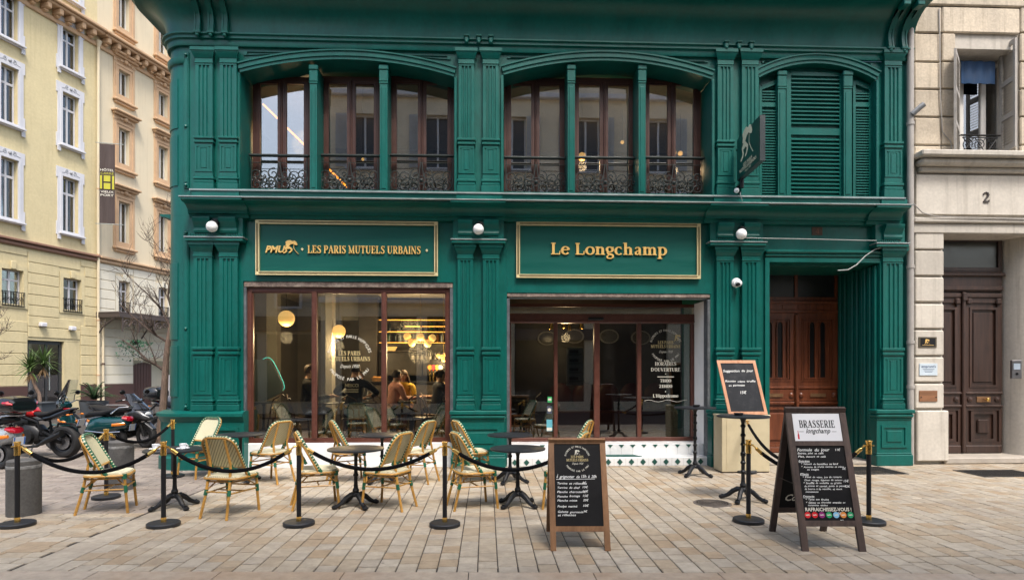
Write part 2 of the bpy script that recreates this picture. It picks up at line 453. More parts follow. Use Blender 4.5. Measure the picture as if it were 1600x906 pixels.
grate(1512, 1612, 734, 745, 'black slotted drain grate in the paving before the brown double door', 26)
grate(1318, 1398, 729, 741, 'worn grey slotted grate in the paving before the wooden green-framed entrance', 22)
# ------------------------------------------------------------------ the green brasserie building
YW = 10.85                                             # front of the main wall
BX = lambda u, Y=YW: X_(u, Y)
bl = thing('brasserie_building', 'emerald green two-storey shopfront with fluted pilasters, arched windows and rounded corner', 'building', (1.2, 11.5, 0), world=True)
XL = X_(268, 11.2); XR = BX(1421)
ZC0 = Z_(760, 314.5, 10.45)                             # lip of the shop cornice
ZS = Z_(760, 299, 10.62)                                # sill of the first floor
ZARC = Z_(545, 79, YW)                                   # top of the wall below the upper band
x1a, x1b = BX(380), BX(708); x2a, x2b = BX(792), BX(1110); x3a, x3b = BX(1201), BX(1372)
zt1, zt2, zt3 = Z_(545, 440, YW), Z_(950, 458, YW), Z_(1290, 411, YW)
RC = .42                                               # radius of the rounded corner
def corner_arc(r, n=10): return [(XL + RC - r*math.sin(math.pi/2*k/n) if False else XL + RC - r*math.cos(math.pi/2*(1-k/n)), YW + RC - r*math.sin(math.pi/2*(1-k/n))) for k in range(n+1)]
wl = MB()
pl = [(x1a, YW), (x1a, YW+.55), (XL, YW+6)] + [(XL, YW+RC)]
arc = [(XL + RC - RC*math.cos(a), YW + RC - RC*math.sin(a)) for a in [math.pi/2*k/10 for k in range(11)]]
wl.prism([(x1a, YW), (x1a, YW+.35), (XL+.35, YW+.6), (XL+.35, YW+7), (XL, YW+7)] + arc, 0, ZC0-.2, 'XY')      # pier and rounded corner
wl.box(x1b, x2a, YW, YW+.6, 0, zt2); wl.box(x2b, x3a, YW, YW+1.6, 0, zt3-.001); wl.box(x3b, XR, YW, YW+1.6, 0, zt3-.001)
wl.box(x1a+.0005, x1b, YW, YW+.4, zt1, ZC0-.2); wl.box(x1b+.0005, x2a, YW, YW+.4, zt2+.001, ZC0-.2)
wl.box(x2a+.001, x2b, YW, YW+.4, zt2, ZC0-.2); wl.box(x2b+.001, XR, YW, YW+1.4, zt3, ZC0-.2)
wl.build('wall', GREEN, bl, smooth=40)
# upper wall: piers and arched bays
bays = [(376, 709.5, 117.5, 94), (787, 1111, 121.5, 96), (1185, 1367, 124, 100)]
up = MB(); zb = ZC0-.2 + .002
ub = []
for (ua, ub_, vs_, va) in bays: ub.append((BX(ua), BX(ub_), Z_((ua+ub_)/2, vs_, YW), Z_((ua+ub_)/2, va, YW)))
up.prism([(ub[0][0], YW), (ub[0][0], YW+.62), (XL+.35, YW+.8), (XL+.35, YW+7), (XL, YW+7)] + arc, zb, ZARC, 'XY')
up.box(ub[0][1], ub[1][0], YW, YW+.62, zb, ZARC); up.box(ub[1][1], ub[2][0], YW, YW+.62, zb, ZARC); up.box(ub[2][1], XR, YW, YW+.62, zb, ZARC)
def arch_pts(xa, xb, zs, za, n=24):
    h = za - zs; L2 = (xb-xa)/2; r = (L2*L2 + h*h)/(2*h); cx = (xa+xb)/2; cz = za - r; a = math.asin(L2/r)
    return [(cx + r*math.sin(-a + 2*a*k/n), cz + r*math.cos(-a + 2*a*k/n)) for k in range(n+1)]
for (xa, xb, zs, za) in ub:
    ap = arch_pts(xa+.001, xb-.001, zs, za)
    up.prism(ap + [(xb-.001, ZARC), (xa+.001, ZARC)], YW, YW+.62)
    up.box(xa+.002, xb-.002, YW+.02, YW+.62, zb, ZS-.004)
up.build('upper_wall', GREEN, bl, smooth=40)
PATHF = lambda off=0: [(XR+off, YW, 0, -1), (XL+RC, YW, 0, -1)] + [(XL + RC - RC*math.sin(a), YW + RC - RC*math.cos(a), -math.sin(a), -math.cos(a)) for a in [math.pi/2*k/10 for k in range(1, 11)]] + [(XL, YW+6.5, -1, 0)]
# arch hoods and corner panels of the bays
for (xa, xb, zs, za) in ub:
    m = MB()
    for (o0, o1, yy) in ((-.005, .05, .034), (.05, .13, .056), (.13, .155, .078)):
        A_ = arch_pts(xa-.0, xb+.0, zs, za); cxx = (xa+xb)/2
        h = za - zs; L2 = (xb-xa)/2; r = (L2*L2 + h*h)/(2*h); cz = za - r; aa = math.asin(L2/r)
        inn = [(cxx + (r+o0)*math.sin(-aa+2*aa*k/24), cz + (r+o0)*math.cos(-aa+2*aa*k/24)) for k in range(25)]
        out = [(cxx + (r+o1)*math.sin(-aa+2*aa*k/24), cz + (r+o1)*math.cos(-aa+2*aa*k/24)) for k in range(25)]
        m.prism(inn + out[::-1], YW-yy, YW+.01)
    m.build('arch_moulding', GREEN, bl)
    for s in (0, 1):                                   # sunk triangular panel beside the arch
        xo = xa+.06 if s == 0 else xb-.06; dx = 1 if s == 0 else -1; wd = (xb-xa)*.30
        tri = [(xo, ZARC-.07), (xo + dx*wd, ZARC-.07), (xo, zs+.30)]
        g = (sum(p[0] for p in tri)/3, sum(p[1] for p in tri)/3)
        inn = [(p[0]+(g[0]-p[0])*.16, p[1]+(g[1]-p[1])*.16) for p in tri]
        m = MB(); m.ring(tri, inn, YW-.022, YW+.005); m.build('spandrel_panel', GREEN, bl)
    for xx in (xa, xb):                                # plain jamb bead
        m = MB(); s = -1 if xx == xa else 1
        m.box(min(xx+s*.004, xx+s*.055), max(xx+s*.004, xx+s*.055), YW-.04, YW+.005, ZS+.003, zs-.01, .008); m.build('jamb_bead', GREEN, bl)
# upper band, cove cornice
zA = ZARC
zt = 8.22
ent = [(0,zA+.001),(.05,zA+.001),(.06,zA+.03),(.06,zA+.10),(.10,zA+.115),(.10,zA+.16),(.135,zA+.175),(.135,zA+.20),(.05,zA+.21)]
m = MB(); m.sweep(ent + [(0, zA+.21)], PATHF()); m.build('architrave', GREEN, bl)
cove = [(0, zA+.2105), (.05, zA+.2105), (.065, zA+.23), (.07, zA+.30)]
for k in range(1, 9):
    a = math.pi/2*k/9; cove.append((.07 + .48*(1-math.cos(a)), zA+.30 + .50*math.sin(a)))
ztop = zA+.80
cove += [(.56, ztop), (.58, ztop+.02), (.60, ztop+.09), (.64, ztop+.10), (.64, ztop+.17), (0, ztop+.17)]
m = MB(); m.sweep(cove, PATHF(.02)); m.build('cove_cornice', GREEN, bl, smooth=28)
m = MB(); m.sweep([(0, ztop+.1705), (.66, ztop+.1705), (.67, ztop+.20), (0, ztop+.22)], PATHF(.02)); m.build('roof_flashing', mat('lead_flashing', (.10,.105,.10), rough=.6, var=.25, vs=5), bl)
# stone balcony and wall of the storey above, seen over the corner
STONEG = mat('grey_balcony_stone', (.42,.40,.37), rough=.8, var=.15, vs=3, bump=.3)
m = MB(); m.box(XL-.95, XL-.02, YW+2.2, YW+6.5, ztop+.02, ztop+.17); m.box(XL-.80, XL-.02, YW+2.3, YW+6.5, ztop-.15, ztop+.019); m.build('balcony_slab', STONEG, bl)
m = MB()
for k in range(36): m.tube([(XL-.88, YW+2.26+k*.12, ztop+.17), (XL-.88, YW+2.26+k*.12, ztop+1.05)], .009, 5)
for k in range(8): m.tube([(XL-.88+k*.12, YW+2.26, ztop+.17), (XL-.88+k*.12, YW+2.26, ztop+1.05)], .009, 5)
m.box(XL-.90, XL-.86, YW+2.24, YW+6.5, ztop+1.05, ztop+1.09); m.build('balcony_railing', BLACK, bl)
m = MB(); m.prism([(XR, YW+.25), (XL+.3, YW+.25), (XL+.12, YW+.6), (XL+.12, YW+7), (XR, YW+7)], ztop+.2205, ztop+4.5, 'XY'); m.build('upper_storey_wall', mat('cream_render', (.50,.44,.34), rough=.85, var=.1, vs=1.5), bl)
# scrolled brackets under the cove
def bracket(xc, wd=.10, name='bracket', small=False):
    m = MB()
    if small:
        m.box(xc-.05, xc+.05, YW-.19, YW-.001, zA+.175+.03, zA+.235, .01)
        m.box(xc-.035, xc+.035, YW-.17, YW-.001, zA+.12, zA+.2045, .012); m.ball((xc, YW-.155, zA+.115), .028, 10, 6)
    else:
        pts = [(.11, zA+.17), (.17, zA+.19), (.155, zA+.25), (.14, zA+.36)]
        for k in range(1, 8):
            a = math.pi/2*k/8; pts.append((.135 + .50*(1-math.cos(a)), zA+.36 + .44*math.sin(a)))
        pts += [(.62, ztop-.01), (.40, ztop-.01), (.05, zA+.35), (.05, zA+.17)]
        m.prism([(YW-o, z) for o, z in pts], xc-wd/2, xc+wd/2, 'YZ')
        for s in (-1, 1):
            m.prism([(YW-o-.012, z-.004) for o, z in pts[1:-4]] + [(YW-o+.06, z+.03) for o, z in pts[1:-4]][::-1], xc+s*wd*.36-.012, xc+s*wd*.36+.012, 'YZ')
        m.box(xc-wd*.62, xc+wd*.62, YW-.60, YW-.42, ztop-.10, ztop-.005, .012)
        m.box(xc-wd*.62, xc+wd*.62, YW-.185, YW-.05, zA+.155, zA+.20, .01); m.ball((xc, YW-.15, zA+.135), .035, 10, 6)
    m.build(name, GREEN, bl)
for u in (304, 325, 347): bracket(BX(u+4, YW-.15))
for u in (1392, 1413): bracket(BX(u, YW-.15))
for u in (729, 748, 767, 1135, 1155, 1174): bracket(BX(u, YW-.15), small=True, name='drop_console')

def shaft_poly(x0, x1, yf, n=3, dp=.022):
    wd = x1-x0; mg = wd*.16; fw = (wd-2*mg)/n
    p = [(x0, YW+.004), (x0, yf), (x0+mg, yf)]
    for k in range(n):
        a = x0+mg+k*fw
        p += [(a+fw*.14, yf), (a+fw*.28, yf+dp), (a+fw*.72, yf+dp), (a+fw*.86, yf)]
    p += [(x1-mg, yf), (x1, yf), (x1, YW+.004)]
    q = [p[0]]
    for a in p[1:]:
        if abs(a[0]-q[-1][0]) + abs(a[1]-q[-1][1]) > 1e-5: q.append(a)
    return q
def pilaster(u0, u1, zb, zlow, zmid0, zmid1, zsh, zcap, yf=YW-.085):
    """base zb, panel from zlow to zmid0, band to zmid1, fluted shaft to zsh, capital to zcap"""
    x0, x1 = X_(u0, yf), X_(u1, yf); m = MB(); cx = (x0+x1)/2; wd = x1-x0
    hb = zlow - zb
    m.box(x0-.03, x1+.03, yf-.035, YW+.003, zb, zb+hb*.42, .008)
    m.box(x0-.018, x1+.018, yf-.022, YW+.003, zb+hb*.42+.001, zb+hb*.62, .012)
    m.box(x0-.03, x1+.03, yf-.032, YW+.003, zb+hb*.62+.001, zb+hb*.78, .012); m.box(x0-.008, x1+.008, yf-.01, YW+.003, zb+hb*.78+.001, zlow, .004)
    m.box(x0, x1, yf, YW+.003, zlow+.001, zmid0)
    t = wd*.2
    m.frame(x0+.0, x1-.0, zlow+.03, zmid0-.03, t*.5, yf-.012, yf+.002)
    m.frame(x0+t, x1-t, zlow+.06, zmid0-.06, t*.45, yf-.008, yf+.002); m.box(x0+t*1.75, x1-t*1.75, yf-.011, yf+.002, zlow+.095, zmid0-.095, .006)
    hm = zmid1-zmid0
    m.box(x0-.02, x1+.02, yf-.026, YW+.003, zmid0+.001, zmid0+hm*.38, .008); m.box(x0-.006, x1+.006, yf-.008, YW+.003, zmid0+hm*.38+.001, zmid0+hm*.62)
    m.box(x0-.026, x1+.026, yf-.032, YW+.003, zmid0+hm*.62+.001, zmid1, .008)
    m.prism(shaft_poly(x0, x1, yf), zmid1+.001, zsh, 'XY')
    m.box(x0, x1, yf-.004, YW+.003, zsh+.001, zsh+.03); m.box(x0-.012, x1+.012, yf-.016, YW+.003, zsh+.031, zsh+.05, .006)
    hc = zcap - zsh - .05; z0 = zsh+.051
    prof = [(YW+.003, z0), (yf-.004, z0), (yf-.004, z0+hc*.28), (yf-.012, z0+hc*.30), (yf-.03, z0+hc*.45), (yf-.06, z0+hc*.68), (yf-.062, z0+hc*.74), (yf-.075, z0+hc*.76), (yf-.075, zcap), (YW+.003, zcap)]
    n = len(prof); vs = []
    for (y, z) in prof:
        o = max(0, yf - y); vs += [(x0-o*.8, y, z), (x1+o*.8, y, z)]
    m.add(vs, [(2*i, 2*i+1, 2*((i+1) % n)+1, 2*((i+1) % n)) for i in range(n)] + [tuple(2*i for i in range(n)), tuple(2*i+1 for i in range(n))][::1])
    m.build('pilaster', GREEN, bl, smooth=25)
def zz(u, v, Y=YW-.085): return Z_(u, v, Y)
for (u0, u1, vo) in ((305, 332, 0), (343.5, 369.5, 0), (716.5, 741, 3), (754.5, 779, 3.4), (1121.5, 1146, 6), (1159.5, 1185, 6.4), (1382.5, 1409, 8.5)):
    k = .62 if vo else 0
    V = lambda v: zz((u0+u1)/2, v + vo*(.45 if v < 200 else 1.0))
    pilaster(u0, u1, ZS+.004, V(271), V(223.5), V(213.5), V(102), V(76.5))
GP = [(302, 331, 0), (342.5, 371, 0), (715, 739, 4), (754.5, 780, 4.2), (1120, 1146, 8), (1160, 1187, 8.4), (1380, 1410.5, 11)]
zped = Z_(745, 645, YW-.2)
zcapg = Z_(745, 381.5, YW-.12)
for (u0, u1, vo) in GP:
    V = lambda v: zz(745, v + 4)
    pilaster(u0, u1, zped+.045, V(614.5), V(550.5), V(538.5), V(403), zcapg-.001)
# pedestals
def pedestal(u0, u1, corner=False):
    yf = YW-.19; x0, x1 = X_(u0, yf), X_(u1, yf); m = MB()
    if corner:
        pth = [(x1, YW, 0, -1), (XL+RC, YW, 0, -1)] + [(XL + RC - RC*math.sin(a), YW + RC - RC*math.cos(a), -math.sin(a), -math.cos(a)) for a in [math.pi/2*k/10 for k in range(1, 11)]] + [(XL, YW+5, -1, 0)]
        m.sweep([(-.05,0),(.19,0),(.19,.20),(.165,.225),(.155,.235),(.155,zped-.15),(.175,zped-.13),(.20,zped-.07),(.225,zped-.05),(.225,zped),(.12,zped+.04),(-.05,zped+.04)], pth)
        for (a, b_) in ((X_(300, yf), X_(372, yf)),): m.frame(a, b_, .32, zped-.24, .05, yf+.008, yf+.05)
    else:
        m.box(x0-.02, x1+.02, yf-.03, YW+.002, 0, .20, .012); m.box(x0-.01, x1+.01, yf-.012, YW+.002, .2005, .235, .01)
        m.box(x0, x1, yf, YW+.002, .2355, zped-.15)
        m.frame(x0+.08, x1-.08, .33, zped-.24, .045, yf-.02, yf+.002); m.box(x0+.18, x1-.18, yf-.016, yf+.002, .43, zped-.34, .012)
        m.box(x0-.01, x1+.01, yf-.015, YW+.002, zped-.1495, zped-.11, .012); m.box(x0-.03, x1+.03, yf-.05, YW+.002, zped-.1095, zped-.03, .03)
        m.box(x0-.04, x1+.04, yf-.06, YW+.002, zped-.0295, zped+.04, .012)
    m.build('pedestal', GREEN, bl, smooth=30)
pedestal(290, 380, True); pedestal(706, 788); pedestal(1112, 1193); pedestal(1370, 1424)
# entablature blocks over the ground-floor pilasters: lip and scroll consoles
zlip = zcapg
for (ua, ub_, pairs) in ((288, 379, (0, 1)), (705, 790, (2, 3)), (1110, 1198, (4, 5)), (1370, 1421, (6,))):
    xa, xb = X_(ua, YW-.2), X_(ub_, YW-.2)
    m = MB(); m.box(xa, xb, YW-.20, YW+.003, zlip, zlip+.055, .01); m.box(xa+.03, xb-.03, YW-.165, YW+.003, zlip+.0785, zlip+.10); m.box(xa+.03, xb-.03, YW-.12, YW+.003, zlip+.1005, ZC0-.267)
    n = int((xb-xa)/.045)
    for k in range(n):                                   # dentils
        if (k // 5) % 3 != 2: m.box(xa+.05+k*(xb-xa-.1)/n, xa+.05+(k+.55)*(xb-xa-.1)/n, YW-.145, YW-.10, zlip+.102, zlip+.135)
    m.build('entablature_block', GREEN, bl)
    m = MB(); m.box(xa-.012, xb+.012, YW-.215, YW+.003, zlip+.056, zlip+.078, .004); m.build('block_flashing', ZINC, bl)
    for q in pairs:
        u0, u1, _ = GP[q]; c0, c1 = X_(u0, YW-.15), X_(u1, YW-.15)
        m = MB(); z0, z1 = zlip+.15, ZC0-.27
        pts = [(.10,z0),(.15,z0),(.165,z0+.04),(.15,z0+.08),(.155,z1-.16),(.19,z1-.10),(.225,z1-.05),(.225,z1),(.10,z1)]
        m.prism([(YW-o, z) for o, z in pts], c0+.01, c1-.01, 'YZ'); m.build('scroll_console', GREEN, bl, smooth=40)
# shop cornice: dark cove and lip, zinc flashing, band, first-floor sill
xa, xb = X_(282, YW-.4), X_(1423, YW-.4)
prof = [(.0, ZC0-.265), (.08, ZC0-.265), (.09, ZC0-.24), (.10, ZC0-.21), (.14, ZC0-.20)]
for k in range(1, 7): a = math.pi/2*k/6; prof.append((.14 + .22*(1-math.cos(a)), ZC0-.20 + .155*math.sin(a)))
prof += [(.375, ZC0-.04), (.40, ZC0-.03), (.40, ZC0), (0, ZC0)]
m = MB(); m.prism([(YW-o, z) for o, z in prof], xa, xb, 'YZ')
for (ua, ub_) in ((284, 379), (704, 790), (1109, 1199), (1368, 1421)):
    m.prism([(YW-o-.05*(1 if o > .05 else 0), z-.001) for o, z in prof], X_(ua, YW-.4), X_(ub_, YW-.4), 'YZ')
m.build('shop_cornice', GREEN, bl, smooth=30)
m = MB(); m.prism([(XL-o, z) for o, z in prof], YW+RC+.1, YW+6, 'XZ') if False else None
m.prism([(XL-o, z) for o, z in prof], YW+RC+.3, YW+6, 'XZ'); m.build('side_cornice', GREEN, bl, smooth=30)
m = MB(); m.box(xa-.01, xb+.01, YW-.465, YW, ZC0+.001, ZC0+.022, .004)
m.build('cornice_flashing', ZINC, bl)
m = MB(); m.box(X_(296, YW-.22), X_(1419, YW-.22), YW-.20, YW+.02, ZC0+.0225, ZS-.045)
for (ua, ub_) in ((299, 373), (713, 785), (1116, 1190), (1378, 1414)): m.box(X_(ua, YW-.23), X_(ub_, YW-.23), YW-.225, YW-.199, ZC0+.0226, ZS-.046)
m.build('sill_band', GREEN, bl)
m = MB(); m.box(X_(295, YW-.25), X_(1416, YW-.25), YW-.245, YW+.03, ZS-.0445, ZS-.02); m.build('sill_flashing', ZINC, bl)
m = MB(); m.box(X_(297, YW-.22), X_(1412, YW-.22), YW-.225, YW+.5, ZS-.0195, ZS-.003); m.build('sill_board', GREEN, bl)
# corner strip with rosettes
m = MB(); xs = X_(291, YW-.03)
for (za, zb_) in ((zped+.06, ZC0-.45), (ZS+.05, ZARC-.1)):
    m.box(xs-.05, xs+.04, YW-.03, YW+.01, za, zb_, .006); m.box(xs-.03, xs+.02, YW-.04, YW-.0295, za+.1, zb_-.12, .006)
    for zq in (za+.05, za+(zb_-za)*.45, zb_-.06): m.ball((xs-.005, YW-.04, zq), .03, 8, 6)
m.build('corner_strip', GREEN, bl)
for (za, zb_) in ((1.25, 3.6), (ZS+.1, ZARC-.55)):
    for (q0, q1) in ((za, za+.9), (za+1.0, zb_)):
        m = MB(); pth = [(XL + RC - RC*math.sin(a), YW + RC - RC*math.cos(a), -math.sin(a), -math.cos(a)) for a in [math.pi/2*(.22+.6*k/8) for k in range(9)]]
        m.sweep([(-.01, q0), (.014, q0+.01), (.014, q1-.01), (-.01, q1)], pth); m.build('corner_panel', GREEN, bl)
m = MB(); m.sweep([(-.01, ZARC-.32), (.03, ZARC-.30), (.05, ZARC-.26), (.05, ZARC-.2), (-.01, ZARC-.19)], PATHF()[1:]); m.build('corner_moulding', GREEN, bl)
# mullion columns in the arched bays
def column(u0, u1, zt, dp=.47):
    x0, x1 = BX(u0), BX(u1); m = MB()
    m.box(x0, x1, YW+.03, YW+dp, ZS-.002, zt-.02); m.box(x0-.012, x1+.012, YW+.012, YW+.06, zt-.30, zt-.10, .01)
    m.box(x0-.02, x1+.02, YW+.0, YW+.06, zt-.0995, zt-.005, .015); m.box(x0-.01, x1+.01, YW+.018, YW+.05, zt-.335, zt-.3005, .006)
    m.box(x0+.028, x1-.028, YW+.018, YW+.031, ZS+.1, zt-.40, .006)
    m.build('mullion_column', GREEN, bl)
for u0, u1 in ((483.5, 494.5), (593, 605), (887.5, 898.5), (998.5, 1009.5)): column(u0, u1, Z_((u0+u1)/2, 101, YW+.02))
for u0, u1 in ((1217, 1229), (1320, 1332.5)): column(u0, u1, Z_(u0, 110, YW+.02), .20)
# casement windows with iron balustrades
def spiral(cx, cz, r0, r1, a0, turns, n=22):
    return [(cx + (r0+(r1-r0)*k/n)*math.cos(a0+turns*2*math.pi*k/n), cz + (r0+(r1-r0)*k/n)*math.sin(a0+turns*2*math.pi*k/n)) for k in range(n+1)]
def railing(x0, x1, y, z0, z1):
    m = MB(); c = (x0+x1)/2; h = z1-z0; wd = x1-x0
    T = lambda pts, r=.0105: m.tube([(p[0], y, p[1]) for p in pts], r, 5)
    T([(x0, z0+.03), (x1, z0+.03)], .010); T([(x0, z1-.13), (x1, z1-.13)], .007)
    zc = z0 + (h-.16)/2 + .03; R_ = (h-.17)/2
    for s in (-1, 1):
        T(spiral(c+s*.11, zc+.10, .02, .11, 0 if s > 0 else math.pi, s*1.3)); T(spiral(c+s*.11, zc-.10, .02, .11, 0 if s > 0 else math.pi, -s*1.3))
        T(spiral(c+s*wd*.27, zc+.06, .02, .13, math.pi/2, s*1.6)); T(spiral(c+s*wd*.27, zc-.09, .02, .12, -math.pi/2, -s*1.5))
        T(spiral(c+s*wd*.40, zc+.09, .015, .10, math.pi/2, -s*1.4)); T(spiral(c+s*wd*.40, zc-.10, .015, .10, -math.pi/2, s*1.4))
        T(spiral(c+s*wd*.15, zc, .01, .07, 0, s*1.2)); T(spiral(c+s*wd*.34, zc, .01, .075, 0, -s*1.2)); T(spiral(c+s*wd*.455, zc, .01, .055, 0, s*1.2))
        T([(x0+.012 if s < 0 else x1-.012, z0), (x0+.012 if s < 0 else x1-.012, z1-.02)], .010)
        T([(c+s*.02, z0+.03), (c+s*.05, zc-.02), (c+s*.02, zc), (c+s*.05, zc+.03), (c+s*.01, z1-.13)])
    for k in range(24):
        a = 2*math.pi*k/24
    T([(c+.075*math.cos(2*math.pi*k/16), zc+.075*math.sin(2*math.pi*k/16)) for k in range(17)])
    T([(c+.035*math.cos(2*math.pi*k/10), zc+.035*math.sin(2*math.pi*k/10)) for k in range(11)])
    T([(c, z1-.13), (c+.03, z1-.09), (c, z1-.045), (c-.03, z1-.09), (c, z1-.13)], .006)
    m.ball((c, y-.004, zc), .03, 8, 6)
    r = m.build('railing', RAILM, bl)
    t = MB(); t.box(x0-.03, x1+.03, y-.04, y+.04, z1-.02, z1+.02, .012); t.build('handrail', RAILM, r)
def casement(u0, u1, rz=None):
    yw = YW+.50; x0, x1 = X_(u0, yw), X_(u1, yw); z0 = ZS-.02; z1 = Z_((u0+u1)/2, 121.5 if u0 < 750 else 123.5, yw)
    f = MB(); f.frame(x0, x1, z0, z1, .055, yw-.03, yw+.06); f.build('window_frame', DKBROWN, bl)
    c = (x0+x1)/2
    for (a, b_) in ((x0+.057, c-.002), (c+.002, x1-.057)):
        l = MB(); l.frame(a, b_, z0+.058, z1-.058, .075, yw-.045, yw+.02, tb=.12); l.frame(a+.03, b_-.03, z0+.1, z1-.085, .02, yw-.055, yw-.0445, tb=.05)
        lo = l.build('casement_leaf', DKBROWN, bl)
        g = MB(); g.box(a+.07, b_-.07, yw-.012, yw-.006, z0+.17, z1-.13); g.build('pane', UPGLASS, lo, smooth=0)
    k = MB(); k.tube([(c, yw-.07, z0+.1), (c, yw-.07, z1-.1)], .009, 6); k.box(c-.022, c+.022, yw-.055, yw-.0451, z0+.06, z1-.06, .006); k.build('espagnolette', DKBROWN, bl)
    zr = rz or Z_((u0+u1)/2, 243.5 if u0 < 750 else 247, yw-.18)
    railing(x0+.02, x1-.02, yw-.18, ZS-.001 if not rz else ZS+.09, zr)
for u0, u1 in ((396, 487), (503, 596), (609, 710.5)): casement(u0, u1)
for u0, u1 in ((787.5, 885), (893, 993), (1003, 1094)): casement(u0, u1)
# louvred shutters of the closed bay
def shutter(u0, u1, vt, vb, vm0, vm1, y, fr, slope=0.0, pitch=.074):
    x0, x1 = X_(u0, y), X_(u1, y); c = (u0+u1)/2; z1, z0, ma, mb_ = Z_(c, vt, y), ZS-.002, Z_(c, vm1, y), Z_(c, vm0, y)
    m = MB(); ft = fr
    zl, zr = (z1 - slope, z1) if slope > 0 else (z1, z1 + slope)
    m.prism([(x0, z0), (x0+ft, z0), (x0+ft, zl-ft*.5), (x0, zl)], y, y+.05); m.prism([(x1-ft, z0), (x1, z0), (x1, zr), (x1-ft, zr-ft*.5)], y+.0002, y+.05)
    m.prism([(x0+ft, zl-.08), (x1-ft, zr-.08), (x1-ft, zr-ft*.5+.03), (x0+ft, zl-ft*.5+.03)], y+.0004, y+.05); m.box(x0+ft, x1-ft, y+.0004, y+.05, ma, mb_); m.box(x0+ft, x1-ft, y+.0004, y+.05, z0, z0+.07)
    m.box(x0+ft, x1-ft, y+.045, y+.052, z0+.07, min(zl, zr)-.07)
    o = m.build('shutter', GREEN, bl)
    s = MB(); a = x1-ft-.002; b_ = x0+ft+.002; s.prism([(-.020,-.024),(.030,.022*pitch/.074),(.030,.022*pitch/.074+.01),(-.012,-.002),(-.020,-.002)], b_, a, 'YZ'); sm = s.mesh('slat', GREEN, 0)
    z = z0+.10
    while z < min(zl, zr)-.1:
        if not (ma-.035 < z < mb_+.03): link('slat', sm, o, (0, y+.016, z))
        z += pitch
shutter(1229, 1319, 112, 300, 200.5, 211, YW+.10, .085)
shutter(1186.5, 1216.5, 125, 300, 160, 167, YW+.10, .05, .10, .05); shutter(1333, 1362, 125, 300, 160, 167, YW+.10, .05, -.10, .05)
xa, xb, zs, za = ub[2]; ap = arch_pts(xa+.002, xb-.002, zs-.003, za-.003); m = MB(); m.prism(ap + [(xb-.002, zs-.12), (xa+.002, zs-.12)], YW+.155, YW+.185); m.build('shutter_head', GREEN, bl)
m = MB(); m.box(ub[2][0]+.003, ub[2][1]-.003, YW+.20, YW+.24, ZS-.002, ZARC-.01); m.build('shutter_backing', GREENX, bl)
